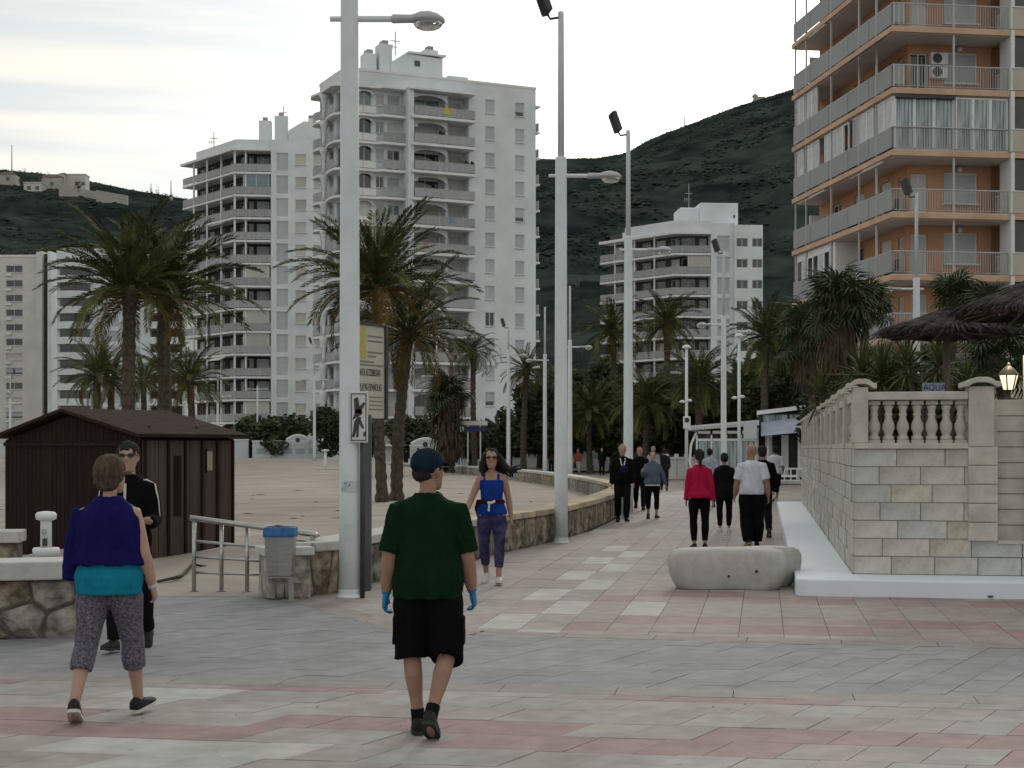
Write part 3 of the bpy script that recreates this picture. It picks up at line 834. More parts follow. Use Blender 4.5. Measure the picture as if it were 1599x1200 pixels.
# left flank with curved balconies
ops = []
for z in LV:
    ops += [(.6, 2.6, z + .1, z + 2.4), (3.4, 4.8, z + .1, z + 2.4), (5.7, 7.3, z + .1, z + 2.4)]
wall_open(T, (0.0, 8.7), (0.0, 0.9), 0, ROOF, ops, M_WHITE)
for k, z in enumerate(LV):
    for s, w in ((.6, 2.0), (3.4, 1.4), (5.7, 1.6)):
        window(T, (0, 8.7), (0, .9), s, z + .1, w, 2.3, random.choice(['pane', 'pane', 'curt', 'shut', 'glz']), sill=False, name='balcony_door')
    curve = [(-0.02, 8.6), (-.7, 8.45), (-1.15, 7.8), (-1.25, 6.8), (-.95, 5.6), (-.65, 4.9), (-.8, 3.9), (-1.0, 2.6), (-.9, 1.2), (-0.3, .4), (-0.02, .35)]
    o = MB().prism([(x, y) for x, y in curve], z - .26, z).build('balcony_slab', M_WHITE2, T)
    railing_glass(curve[1:9], z, 1.0, None, -.08).build('railing', [M_RAIL, M_BARS], o)
    mb = MB(); mb.smooth = True; mb.lathe([(.34, 0), (.22, .7), (.2, 1.4), (.42, 2.2), (.6, 2.64)], 10, (-.75, 4.9, z)); mb.build('pillar', M_WHITE, o)
MB().prism([(0.2, 8.7), (-1.1, 8.5), (-1.5, 7.2), (-1.2, 5.4), (-1.2, 1.0), (0.2, 0.2)], LV[0] + 2.72, LV[0] + 2.94).build('balcony_canopy', M_WHITE2, T)
MB().prism([(0.2, 7.6), (-0.4, 7.2), (-0.4, 1.0), (0.2, 0.3)], LV[0] + 2.95, ROOF).build('roof_parapet', M_WHITE, T)
# roof
pb = MB().add([(6.2, 3, ROOF), (12.2, 3, ROOF), (12.2, 9, ROOF), (6.2, 9, ROOF), (6.2, 3, ROOF + 2.1), (8.2, 3, ROOF + 3.2), (12.2, 3, ROOF + 3.0), (12.2, 9, ROOF + 3.0), (8.2, 9, ROOF + 3.2), (6.2, 9, ROOF + 2.1)],
              [(0, 1, 6, 5, 4), (1, 2, 7, 6), (2, 3, 9, 8, 7), (3, 0, 4, 9), (4, 5, 8, 9), (5, 6, 7, 8)]).build('penthouse', M_WHITE, T)
MB().box(8.9, 9.5, 2.9, 3.05, ROOF + 1.9, ROOF + 2.5).build('window', M_PANE, pb)
MB().box(8.1, 12.5, 2.7, 9.2, ROOF + 3.21, ROOF + 3.4).build('roof', M_WHITE2, pb)
chimney(T, 3.4, 3.5, ROOF, 1.3, 1.6, 2.9); chimney(T, 5.0, 3.2, ROOF, 1.4, 1.6, 4.0); chimney(T, 10.4, 3.8, ROOF + 3.4, 1.6, 1.4, .7)
MB().box(12.3, 14.6, 1.5, 6, ROOF + .25, ROOF + 0.9).build('roof_box', M_WHITE, T)
antenna(T, 7.2, 4.4, ROOF + 3.2, 2.6)

# ---- left white tower
random.seed(22)
T = thing('apartment_tower', 'white apartment tower left of the tallest one, dark deep balconies, two broad chimneys', 'building', (-35.4, 196.0, 0), radians(5))
LV = [37.0 - 2.9 * k for k in range(13)]; ROOF = 41.2
fd_ = Vector((-0.616, 0.788)); fd_ = Vector((fd_.x * cos(radians(5)) + fd_.y * sin(radians(5)), -fd_.x * sin(radians(5)) + fd_.y * cos(radians(5))))
P0 = fd_ * 14.5
front = [tuple(P0), (0, 0), (4.6, 0)]
inner = offset_poly(front, -2.0); inner[-1] = Vector((4.6, 2.0)); inner = [tuple(p) for p in inner]
# plain wall right
ops, W = [], []
for k, z in enumerate(LV):
    for s, w, a, h, kd in ((.7, 1.5, .15, 2.35, 'shut'), (3.1, 1.4, 1.0, 1.35, 'cream'), (5.4, 1.0, 1.0, 1.35, 'cream')):
        ops.append((s, s + w, z + a, z + a + h)); W.append((s, z + a, w, h, kd))
wall_open(T, (4.6, 0), (15.5, 0), 0, ROOF, ops, M_WHITE)
for s, z, w, h, kd in W: window(T, (4.6, 0), (15.5, 0), s, z, w, h, kd, sill=(h < 2))
MB().add([(4.61, 0, 0), (4.61, 2.0, 0), (4.61, 2.0, ROOF), (4.61, 0, ROOF)], [(3, 2, 1, 0)]).build('side_wall', M_WHITE, T)
L0 = (Vector(inner[1]) - Vector(inner[0])).length; L1 = (Vector(inner[2]) - Vector(inner[1])).length
opf, opn = [], []
for z in LV:
    opn += [(.3, 1.2, z + .05, z + 2.35), (1.6, L1 - .35, z + .4, z + 2.35)]
    for q in range(5): opf.append((.6 + q * 2.9, 2.2 + q * 2.9, z + .05, z + 2.3))
wall_open(T, inner[0], inner[1], 0, ROOF, opf, mat('balcony_back_shade', (0.075, 0.072, 0.07), 0.85), 'balcony_wall')  # shade of the deep balconies painted into a near-black wall colour
wall_open(T, inner[1], inner[2], 0, ROOF, opn, mat('balcony_back_deep_shade', (0.035, 0.033, 0.033), 0.85), 'balcony_wall')  # front recess: its shade painted darker still
for k, z in enumerate(LV):
    kd = ['pane', 'glz', 'shut', 'shut', 'shut', 'cream', 'shut', 'cream', 'cream', 'shut', 'shut', 'cream', 'cream'][k]
    window(T, inner[1], inner[2], .3, z + .05, .9, 2.3, 'pane', sill=False, name='balcony_door')
    window(T, inner[1], inner[2], 1.6, z + .4, L1 - 1.95, 1.95, kd, sill=False)
    for q in range(5):
        window(T, inner[0], inner[1], .6 + q * 2.9, z + .05, 1.6, 2.25, random.choice(['pane', 'pane', 'curt', 'cream', 'shut']), sill=False, name='balcony_door')
    slab = offset_poly(front, 0); mb = ribbon(front, -2.3, 0.15, z - .26, z)
    o = mb.build('balcony_slab', M_WHITE2, T)
    railing_glass(front, z, 1.0, None, 0.05).build('railing', [M_RAIL, M_BARS], o)
    if kd in ('glz', 'cream'):
        window(T, (.9, -.0), (4.6, -.0), .2, z + .02, 3.3, 2.58, kd, 0.1, False, name='balcony_glazing')
    for q in (3.6, 7.6, 11.4):
        p = P0 * (q / 14.5); MB().box(p.x - .12, p.x + .12, p.y - .1, p.y + .3, z, z + 2.63).build('post', M_WHITE2, o)
    MB().box(-.1, .15, .1, .35, z, z + 2.63).build('post', M_WHITE2, o); MB().box(1.3, 1.5, .1, 1.9, z, z + 2.63).build('divider', M_WHITE2, o)
    if k % 3 == 0:
        a, b = P0 * .15, P0 * .4
        MB().add([(a.x, a.y, z + 2.6), (b.x, b.y, z + 2.6), (b.x - .9, b.y - .9, z + 2.1), (a.x - .9, a.y - .9, z + 2.1)], [(0, 1, 2, 3)]).build('awning', M_CREAMB, o)
ribbon(front, -2.3, 0.5, LV[0] + 2.66, LV[0] + 2.95).build('balcony_canopy', M_WHITE2, T)
mb = ribbon([tuple(P0 * .78), (0, 0), (4.6, 0)], -2.3, -.3, LV[0] + 2.951, ROOF); mb.build('roof_parapet', M_WHITE, T)
MB().prism([tuple(Vector(inner[0]) * .78), inner[1], (4.6, 2.2), (15.4, 2.2), (15.4, 13), (-2, 13)], ROOF - 1.5, ROOF - .4).build('roof', M_WHITE, T)
chimney(T, 2.9, 2.4, ROOF - .4, 1.6, 1.5, 3.3); chimney(T, 4.9, 2.6, ROOF - .4, 1.7, 1.5, 4.0)
MB().add([(6.7, 2.5, ROOF), (15, 2.5, ROOF), (15, 9, ROOF), (6.7, 9, ROOF), (6.7, 2.5, ROOF + 1.7), (8.6, 2.5, ROOF + 2.9), (15, 2.5, ROOF + 2.9), (15, 9, ROOF + 2.9), (8.6, 9, ROOF + 2.9), (6.7, 9, ROOF + 1.7)],
         [(0, 1, 6, 5, 4), (1, 2, 7, 6), (3, 0, 4, 9), (4, 5, 8, 9), (5, 6, 7, 8)]).build('penthouse', M_WHITE, T)
chimney(T, 9.2, 3.0, ROOF + 2.9, .7, .7, .5); antenna(T, 6.0, 3.6, ROOF + 3, 2.0); antenna(T, -3.0, 4.0, ROOF - .4, 2.0)

# ---- right mid tower
random.seed(23)
T = thing('apartment_tower', 'low white apartment block at the foot of the mountain, long balconies and windowless penthouse', 'building', (22.6, 213.0, 0), radians(4))
LV = [28.8 - 2.9 * k for k in range(10)]; ROOF = 33.0
ang = radians(36); fl = Vector((-sin(ang), cos(ang))); P0 = fl * 15.0
front = [tuple(P0), (0, 0), (5.0, 0)]
inner = offset_poly(front, -1.9); inner[-1] = Vector((5.0, 1.9)); inner = [tuple(p) for p in inner]
L0 = (Vector(inner[1]) - Vector(inner[0])).length; L1 = (Vector(inner[2]) - Vector(inner[1])).length
ops, W = [], []
for k, z in enumerate(LV):
    ops.append((.9, 2.7, z + .1, z + 2.45)); W.append((.9, z + .1, 1.8, 2.35, 'shut'))
wall_open(T, (5.0, 0), (8.2, 0), 0, ROOF, ops, M_WHITE)
for s, z, w, h, kd in W: window(T, (5, 0), (8.2, 0), s, z, w, h, kd, sill=False)
ops, W = [], []
for k, z in enumerate(LV):
    ops.append((.3, 1.9, z + .85, z + 2.05)); W.append((.3, z + .85, 1.6, 1.2, 'pane')); ops.append((2.5, 3.95, z + .85, z + 2.05)); W.append((2.5, z + .85, 1.45, 1.2, 'pane'))
wall_open(T, (8.2, -.6), (12.2, -.6), 0, ROOF - .3, ops, M_WHITE)
for s, z, w, h, kd in W: window(T, (8.2, -.6), (12.2, -.6), s, z, w, h, kd, sill=False)
MB().add([(8.2, 0, 0), (8.2, -.6, 0), (8.2, -.6, ROOF), (8.2, 0, ROOF)], [(0, 1, 2, 3)]).build('side_wall', M_WHITE, T)
MB().box(8.25, 12.15, -.3, 12, 0, ROOF - .35).build('core', M_WHITE, T)
MB().add([(5.01, 0, 0), (5.01, 1.9, 0), (5.01, 1.9, ROOF), (5.01, 0, ROOF)], [(3, 2, 1, 0)]).build('side_wall', M_WHITE, T)
opf, opn = [], []
for z in LV:
    opn += [(.3, 2.2, z + .05, z + 2.35), (2.8, L1 - .2, z + .7, z + 2.3)]
    for q in range(5): opf.append((.7 + q * 2.9, 2.6 + q * 2.9, z + .05, z + 2.3))
wall_open(T, inner[0], inner[1], 0, ROOF, opf, mat('balcony_back_shade', (0.075, 0.072, 0.07)), 'balcony_wall'); wall_open(T, inner[1], inner[2], 0, ROOF, opn, mat('balcony_back_shade', (0.07, 0.07, 0.07)), 'balcony_wall')  # dark wall colour again carries the balcony shade
for k, z in enumerate(LV):
    window(T, inner[1], inner[2], .3, z + .05, 1.9, 2.3, 'pane', sill=False, name='balcony_door')
    window(T, inner[1], inner[2], 2.8, z + .7, L1 - 3.0, 1.6, 'cream' if k % 2 else 'shut', sill=False)
    for q in range(5):
        window(T, inner[0], inner[1], .7 + q * 2.9, z + .05, 1.9, 2.25, random.choice(['pane', 'pane', 'curt', 'pane']), sill=False, name='balcony_door')
    o = ribbon(front, -2.2, .15, z - .3, z).build('balcony_slab', M_WHITE2, T)
    railing_glass(front, z, 1.0, None, 0.04).build('railing', [M_RAIL, M_BARS], o)
    for q in (4.0, 8.0, 12.0):
        p = P0 * (q / 15); MB().box(p.x - .1, p.x + .1, p.y, p.y + .25, z, z + 2.59).build('post', M_WHITE2, o)
    if k == 1: window(T, (1.6, 0), (5, 0), .2, z + .02, 3.1, 2.5, 'cream', .1, False, name='balcony_glazing')
ribbon(front, -2.2, .4, LV[0] + 2.6, LV[0] + 3.0).build('balcony_canopy', M_WHITE2, T)
ribbon([tuple(P0 * .66), (0, 0), (5, 0)], -2.2, .05, LV[0] + 3.001, ROOF + .3).build('roof_parapet', M_WHITE, T)
MB().prism([tuple(Vector(inner[0]) * .8), inner[1], (5, 2.0), (8.3, 0.1), (8.3, 12), (-4, 12)], ROOF - 1.5, ROOF).build('roof', M_WHITE, T)
MB().box(1.2, 4.2, 3, 8, ROOF, ROOF + 2.6).build('penthouse', M_WHITE, T, bevel=.2)
MB().box(4.0, 9.4, 2.5, 8, ROOF, ROOF + 3.2).build('penthouse', M_WHITE, T, bevel=.1)
MB().box(8.7, 8.95, 2.44, 2.6, ROOF + 1.1, ROOF + 1.5).build('vent', M_DARKMETAL, T)
antenna(T, 2.6, 3.6, ROOF + 2.6, 3.4)

# ---- far left buildings
random.seed(24)
T = thing('apartment_block', 'beige apartment block at the left edge with one column of wide windows', 'building', at(-60, 700, 300).xy.to_3d(), radians(-3))
ops, W = [], []
z = 36.0; k = 0
while z > 2:
    for s in (1.5, 8.8):
        ops.append((s, s + 3.3, z, z + 1.35)); W.append((s, z, k))
    z -= 2.85; k += 1
wall_open(T, (0, 0), (15.0, 0), 0, 39.0, ops, M_CREAMB)
for s, z, k in W:
    window(T, (0, 0), (15, 0), s, z, 3.3, 1.35, 'pane' if k in (0, 1, 8) else random.choice(['cream', 'pane', 'half', 'half']))
    MB().box(s, s + 1.2, -.35, -.02, z - .75, z - .25).build('air_conditioner', M_WHITE2, T)
MB().box(0.05, 14.95, .3, 12, 0, 38.9).build('core', M_CREAMB, T)
MB().box(-.1, 15.1, -.1, 12.1, 39.002, 39.4).build('roof_edge', M_WHITE2, T)
for zz in [37.3 - 2.85 * q for q in range(13)]: MB().box(0.02, 14.98, -.03, -.004, zz - .05, zz).build('string_course', M_WHITE2, T)
st = MB().box(15.0, 16.2, -.5, 12, 0, 40.0).build('stair_tower', M_CREAMB, T)
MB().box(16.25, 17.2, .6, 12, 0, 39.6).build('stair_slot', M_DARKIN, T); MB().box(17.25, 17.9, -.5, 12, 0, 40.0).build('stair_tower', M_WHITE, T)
T = thing('apartment_block', 'white block with rounded corner balconies behind the left palms', 'building', at(85, 700, 285).xy.to_3d(), radians(-2))
LV = [35.5 - 2.85 * k for k in range(12)]
pts_c = [(0.0, 1.5)] + [(3.3 - 3.3 * cos(a), 1.5 - 2.6 * sin(a)) for a in [pi * i / 10 for i in range(1, 10)]] + [(6.7, 1.5)]
ops = []
for z in LV: ops += [(8.2, 11.6, z + .2, z + 2.3), (12.2, 15.6, z + .2, z + 2.3)]
wall_open(T, (0, 1.6), (17.5, 1.6), 0, 37.6, ops, M_WHITE)
MB().box(0.1, 24, 2.0, 13, 0, 37.6).build('core', M_WHITE, T)
MB().prism(pts_c, 36.2, 38.8).build('roof_drum', M_WHITE, T); MB().box(6.8, 14, 2.2, 9, 37.7, 39.0).build('penthouse', M_WHITE, T)
for z in LV:
    window(T, (0, 1.6), (17.5, 1.6), 8.2, z + .2, 3.4, 2.1, 'shut', sill=False); window(T, (0, 1.6), (17.5, 1.6), 12.2, z + .2, 3.4, 2.1, 'shut', sill=False)
    o = MB().prism(pts_c, z - .25, z).build('balcony_slab', M_WHITE2, T)
    ribbon(pts_c, -.12, 0.0, z + .002, z + 1.05).build('parapet', M_WHITE, o)
    MB().box(.6, 6.2, 1.35, 1.58, z + .05, z + 2.4).build('balcony_door', M_PANE, o)
    o = MB().box(17.6, 23.5, -.6, 2.0, z - .25, z).build('balcony_slab', M_WHITE2, T)
    MB().box(17.6, 23.5, -.6, -.48, z + .002, z + 1.0).build('parapet', M_WHITE, o); MB().box(17.7, 23.4, 1.7, 1.98, z + .05, z + 2.4).build('balcony_door', mat('brown_loggia', (0.07, 0.045, 0.035)), o)
# ------------------------------------------------------------------ orange corner building at right
random.seed(31)
OA = radians(8)
T = thing('apartment_building', 'orange rendered apartment building at right with wraparound grey balconies and veranda glazing', 'building', (17.85, 72.0, 0), OA)
LV = [27.4, 24.45, 21.55, 18.66, 15.76, 12.84, 9.92, 7.0, 4.1]      # slab tops
D = 14.5
M_CORR = mat('corrugated_panel', (0.33, 0.345, 0.355), 0.45, 0.06, 1.0, rnd=0.04, grime=0.12, gscale=1.0)
M_CURTF = mat('veranda_curtain', (0.60, 0.62, 0.63), 0.85, 0.10, 2.0, rnd=0.06)
edge = [(0, D), (0, 0), (5.75, 0)]
inn = [(1.5, D), (1.5, 1.9), (5.75, 1.9)]
ops_f, ops_s = [], []
for z in LV[1:]:
    ops_f += [(.15, 1.0, z + .02, z + 2.15), (1.85, 3.55, z + .75, z + 2.25)]
    for q in (2.0, 5.4, 9.0): ops_s.append((q, q + 1.5, z + .02, z + 2.2))
    ops_s.append((11.4, 12.1, z + .5, z + 2.1))
wall_open(T, inn[1], inn[2], 0, 27.4, ops_f, M_ORANGE)
wall_open(T, inn[0], inn[1], 0, 27.4, ops_s, M_ORANGE)
MB().box(1.75, 10.5, 2.2, D, 0, 27.3).build('core', M_ORANGE, T)
def corr(pts, z, h, k=0.0):
    """corrugated sheet following a straight run"""
    a, b = Vector(pts[0]), Vector(pts[1]); L = (b - a).length; d = (b - a) / L; nn = Vector((d.y, -d.x)); mb = MB(); n = int(L / .10)
    prof = []
    for i in range(n + 1):
        for s, kk in ((0, 0.0), (.05, .035)):
            prof.append((L * min(1, (i + s * 10 * .5) / n), k + (kk if int(s * 20) else 0)))
    vs, fs = [], []
    for s, kk in prof:
        p = a + d * s + nn * kk; q = a + d * s + nn * (kk - .03)
        vs += [(p.x, p.y, z), (p.x, p.y, z + h), (q.x, q.y, z + h), (q.x, q.y, z)]
    for i in range(len(prof) - 1):
        for j in range(4): fs.append((i * 4 + j, (i + 1) * 4 + j, (i + 1) * 4 + (j + 1) % 4, i * 4 + (j + 1) % 4))
    mb.add(vs, fs); return mb
def veranda(o, pts, s0, s1, z, h, kinds, pw=0.95, name='veranda_panel'):
    """row of glazed or curtained panels with white posts between s0 and s1 along a straight run"""
    a, b = Vector(pts[0]), Vector(pts[1]); d = (b - a).normalized(); n = max(1, round((s1 - s0) / pw)); w = (s1 - s0) / n; rz = atan2(d.y, d.x)
    for i in range(n):
        p = a + d * (s0 + i * w); kd = kinds[i % len(kinds)]
        fr = MB(); fr.box(0, .07, -.03, .06, 0, h); fr.box(w - .07, w, -.03, .06, 0, h); fr.box(.07, w - .07, -.02, .05, h - .08, h); fr.box(.07, w - .07, -.02, .05, 0, .06)
        f = fr.build(name, M_WHITE2, o, (p.x, p.y, z), rotz=rz)
        if kd == 'open': continue
        mb = MB()
        if kd == 'curt':
            m_ = 14
            pr = [(.07 + (w - .14) * j / m_, .02 + .03 * sin(j * 2.2)) for j in range(m_ + 1)]
            mb.smooth = True
            mb.add([(x, y, zz) for x, y in pr for zz in (.06, h - .08)], [(2 * j, 2 * j + 2, 2 * j + 3, 2 * j + 1) for j in range(m_)])
            mb.build('curtain', M_CURTF, f)
        else:
            mb.box(.07, w - .07, .0, .02, .06, h - .08); mb.build('pane', M_GLASSC if kd == 'glass' else M_PANE, f)
for k, z in enumerate(LV):
    mb = ribbon(edge, -2.1, 0.12, z - .30, z - .05); o = mb.build('balcony_slab', M_ORSLAB, T)
    ribbon(edge, -2.1, .02, z - .048, z + .0).build('slab_top', M_SOFFIT, o)
    ribbon(edge, -1.95, -.03, z - .34, z - .302).build('soffit', M_SOFFIT, o)
    if k == 0: continue
    h = LV[k - 1] - .345 - z
    # flank parapet in sheets, front rail
    ns = 5
    for i in range(ns):
        y0, y1 = D - (D - .12) * i / ns, D - (D - .12) * (i + 1) / ns
        corr([(0, y0 - .02), (0, y1 + .02)], z + .10, .95).build('balcony_panel', M_CORR, o)
    mb = MB(); mb.tube([(0, D, z + 1.07), (0, 0, z + 1.07), (5.7, 0, z + 1.07)], .03, 6); mb.build('handrail', M_BARS, o)
    if k != 4:
        rail_bars([(0.05, 0), (5.7, 0)], z, 1.05, .125, .011).build('railing', M_BARS, o)
        if k in (1, 2, 3): railing_glass([(.03, -.02), (.5, -.02)], z + .05, 1.0, None).build('railing', [M_CORR, M_BARS], o)
    for p in ((3.0, .02), (.35, .0)) if k not in (4,) else ((3.0, .02),):
        if p[0] < 1 and k not in (4,): continue
        MB().box(p[0] - .045, p[0] + .045, p[1] - .03, p[1] + .06, z, z + h).build('post', M_BARS, o)
    for y in (2.1, 4.4, 8.4, 12.4, 14.2):
        MB().box(-.03, .05, y - .045, y + .045, z, z + h).build('post', M_BARS, o)
    # doors and windows in the recessed walls
    window(T, inn[1], inn[2], .15, z + .02, .85, 2.13, 'pane' if k == 3 else 'curt' if k in (2, 5) else 'shut', .12, False, name='balcony_door')
    w_ = window(T, inn[1], inn[2], 1.85, z + .75, 1.7, 1.5, 'shut', .1, True)
    for q in (2.0, 5.4, 9.0): window(T, inn[0], inn[1], q, z + .02, 1.5, 2.18, random.choice(['pane', 'curt', 'pane', 'shut']), .12, False, name='balcony_door')
    window(T, inn[0], inn[1], 11.4, z + .5, .7, 1.6, 'shut', .1)
    mb = MB(); mb.smooth = True; mb.lathe([(.02, 0), (.12, .02), (.13, .1), (.06, .16)], 10, (0, 0, 0))
    l_ = mb.build('wall_lamp', M_WHITE2, o, (4.1, 1.86, z + 2.38)); l_.rotation_euler = (radians(90), 0, 0)
    # right bay: beige spandrel and grey shutter
    MB().box(5.8, 10.5, -.18, 2.2, z - .30, z + .0).build('bay_slab', M_ORSLAB, T)
    MB().box(5.84, 10.5, -.22, 1.5, z + .002, z + 1.02).build('bay_panel', M_BEIGE, T)
    MB().box(5.80, 10.5, -.25, 1.5, z + 1.022, z + 1.07).build('bay_sill', M_WHITE2, T)
    mb = MB()
    for j in range(16): mb.box(5.95, 10.5, -.10 + .004 * (j % 2), .1, z + 1.08 + j * (h - 1.1) / 16, z + 1.08 + (j + .93) * (h - 1.1) / 16)
    mb.build('bay_shutter', mat('grey_shutter', (0.11, 0.105, 0.10), 0.6, 0.1, 1), T)
    MB().box(5.76, 5.94, -.2, 1.0, z + .002, z + h + .3).build('bay_post', M_WHITE2, T)
    # what each floor shows
    side = [(0.04, D), (0.04, 0)]; fr = [(0.04, .04), (5.7, .04)]
    if k == 4:
        veranda(o, fr, 0.05, 2.95, z + .02, h - .05, ['glass'], .97); veranda(o, fr, 3.05, 5.65, z + .02, h - .05, ['glass'], .87)
        rail_bars([(0.02, -.02), (5.7, -.02)], z, 1.05, .125, .010).build('railing', M_BARS, o)
        MB().box(.1, 3.0, -.2, .0, z + h - .16, z + h - .02).build('awning_box', M_DARKMETAL, o)
        veranda(o, side, 2.0, 4.1, z + 1.06, h - 1.1, ['curt', 'curt', 'open']); veranda(o, side, 5.0, 6.9, z + 1.06, h - 1.1, ['curt']); veranda(o, side, 7.0, 8.6, z + 1.06, h - 1.1, ['curt', 'open'])
        veranda(o, side, 9.2, 12.0, z + 1.06, h - 1.1, ['pane', 'curt', 'curt']); veranda(o, side, 12.3, 14.4, z + 1.06, h - 1.1, ['curt'])
        veranda(o, side, .2, 1.6, z + 1.06, h - 1.1, ['curt', 'glass'])
    if k == 3:
        veranda(o, side, .2, 1.7, z + 1.06, h - 1.1, ['curt'], .75); veranda(o, side, 2.2, 3.8, z + 1.06, h - 1.1, ['curt'], .8)
        for i, zz in enumerate((1.35, 2.0)):
            a_ = MB().box(0, .85, -.33, 0, 0, .58).build('air_conditioner', M_WHITE2, T, (2.55, 1.86, z + zz - .45), bevel=.02)
            mb = MB(); mb.rings([[(.3 + r * cos(a), yy, .29 + r * sin(a)) for a in [2 * pi * j / 16 for j in range(16)]] for r, yy in ((.24, -.332), (.24, -.345), (.07, -.345))])
            mb.build('fan_grille', M_DARKMETAL, a_)
        mb = MB()
        for (y0, y1) in ((.6, 2.4), (2.6, 4.2), (4.6, 6.2)):
            mb.add([(0, y0, z + h), (0, y1, z + h), (-.7, y1, z + h - .5), (-.7, y0, z + h - .5), (0, y0, z + h + .01), (0, y1, z + h + .01), (-.7, y1, z + h - .49), (-.7, y0, z + h - .49)],
                   [(0, 1, 2, 3), (7, 6, 5, 4), (0, 3, 7, 4), (1, 5, 6, 2), (3, 2, 6, 7)])
        mb.build('awning', mat('blue_awning', (0.08, 0.11, 0.22), 0.8, 0.2, 2), o)
    if k == 6:
        MB().box(.08, 1.4, 8.0, D, z, z + h).build('enclosed_room', M_WHITE2, o)
        veranda(o, side, .5, 5.8, z + .95, 1.3, ['pane', 'curt', 'pane'], .9)
    if k in (2, 5):
        for y0, y1 in ((1.0, 3.5), (9.0, 11.5)):
            mb = MB(); mb.tube([(-.1, y0, z + h - .08), (-.1, y1, z + h - .08)], .07, 6)
            mb.tube([(-.1, y0 + .2, z + h - .1), (-.75, y0 + .3, z + h - .45)], .02, 4); mb.tube([(-.1, y1 - .2, z + h - .1), (-.75, y1 - .3, z + h - .45)], .02, 4)
            mb.tube([(-.75, y0, z + h - .45), (-.75, y1, z + h - .45)], .03, 4); mb.build('awning_frame', M_BARS, o)
        MB().box(.3, 1.4, 12.6, 12.75, z, z + 1.7).build('screen', M_WHITE2, o)
    if k in (1, 2, 3, 5, 6):
        for y in (1.6, 6.5): 
            mb = MB(); mb.box(.4, .95, y, y + .5, z, z + .45); mb.box(.9, .95, y, y + .5, z + .45, z + .9); mb.build('balcony_chair', M_DARKMETAL, o)
MB().box(.2, 10.5, .3, D, 27.41, 27.9).build('roof', M_WHITE, T)
# ------------------------------------------------------------------ rubble walls: Voronoi stones
def stones2d(L, h, sx, sz, gap=0.018):
    """irregular stone outlines filling an L x h rectangle"""
    pts = []
    nx, nz = max(1, int(L / sx)), max(1, round(h / sz))
    for j in range(nz):
        for i in range(nx):
            pts.append(((i + .5 + .5 * (j % 2) * .9 + random.uniform(-.38, .38)) * L / nx, (j + .5 + random.uniform(-.33, .33)) * h / nz))
    res = []
    for i, (x, y) in enumerate(pts):
        poly = [(max(0, x - 2 * sx), 0), (min(L, x + 2 * sx), 0), (min(L, x + 2 * sx), h), (max(0, x - 2 * sx), h)]
        for j, (u, v) in enumerate(pts):
            if i == j or abs(u - x) > 3 * sx: continue
            k = sx / sz
            # anisotropic metric keeps tall stones tall
            mx, my = (x + u) / 2, (y + v) / 2; ndx, ndy = (u - x), (v - y) * k * k
            ln = sqrt(ndx * ndx + ndy * ndy) or 1
            poly = clip(poly, mx - ndx / ln * gap / 2, my - ndy / ln * gap / 2, ndx / ln, ndy / ln)
            if len(poly) < 3: break
        if len(poly) >= 3:
            res.append(poly)
    return res
def round_poly(p):
    out = []
    n = len(p)
    for i in range(n):
        a, b = p[i], p[(i + 1) % n]
        out += [(a[0] * .90 + b[0] * .10, a[1] * .90 + b[1] * .10), (a[0] * .10 + b[0] * .90, a[1] * .10 + b[1] * .90)]
    return out
def stone_obj(parent, poly, path, m, proud=0.05, back=0.03, name='stone'):
    """path(s) -> (point2d, normal2d) maps the outline onto the wall"""
    p = round_poly(poly); cx = sum(q[0] for q in p) / len(p); cz = sum(q[1] for q in p) / len(p)
    pr = proud * random.uniform(.6, 1.2); rings = []
    for k, d in ((1.0, -back), (1.0, pr * .45), (.86, pr * .9), (.45, pr * 1.05)):
        ring = []
        for x, z in p:
            sx, sz = cx + (x - cx) * k, cz + (z - cz) * k
            q, n_ = path(sx); dd = d + (noise.fractal((sx * 9, sz * 9, cx), 1.0, 2.0, 3) * .026 if d > 0 else 0)
            ring.append((q.x + n_.x * dd, q.y + n_.y * dd, sz))
        rings.append(ring)
    mb = MB(); mb.rings(rings)
    return mb.build(name, m, parent)

random.seed(41)
# ---- large stone wall in the left foreground
W1 = thing('stone_wall', 'low rubble wall with pale slab coping in the left foreground', 'wall', (0, 0, 0))
a, b = Vector(((-40 - CX) / F * 14.2, 14.0)), Vector(((138 - CX) / F * 14.2, 14.28))
d = (b - a).normalized(); nn = Vector((d.y, -d.x)); Lw = (b - a).length
def seg_path(a, d, nn):
    return lambda s: (a + d * s, nn)
mb = MB(); q = [a - nn * .42, b - nn * .42, b - nn * .0, a - nn * .0]
mb.prism([(v.x, v.y) for v in q][::-1], -0.02, .53); mb.build('core', M_MORTAR, W1)
for k, p in enumerate(stones2d(Lw, .53, .36, .27, .03)): stone_obj(W1, p, seg_path(a, d, nn), M_STONE_G if k % 3 else M_STONE_A, .06)
for p in stones2d(.42, .53, .22, .27): stone_obj(W1, p, seg_path(b, -nn, d), M_STONE_G, .05)
for i in range(1):
    s0, s1 = 0.0, Lw + .03
    c = a + d * ((s0 + s1) / 2) - nn * .2
    MB().obox((0, 0, 0), (*(d * (s1 - s0) / 2), 0), (*(nn * .31), 0), (0, 0, .085)).build('coping_slab', M_COPE, W1, (c.x, c.y, .625), bevel=.015)
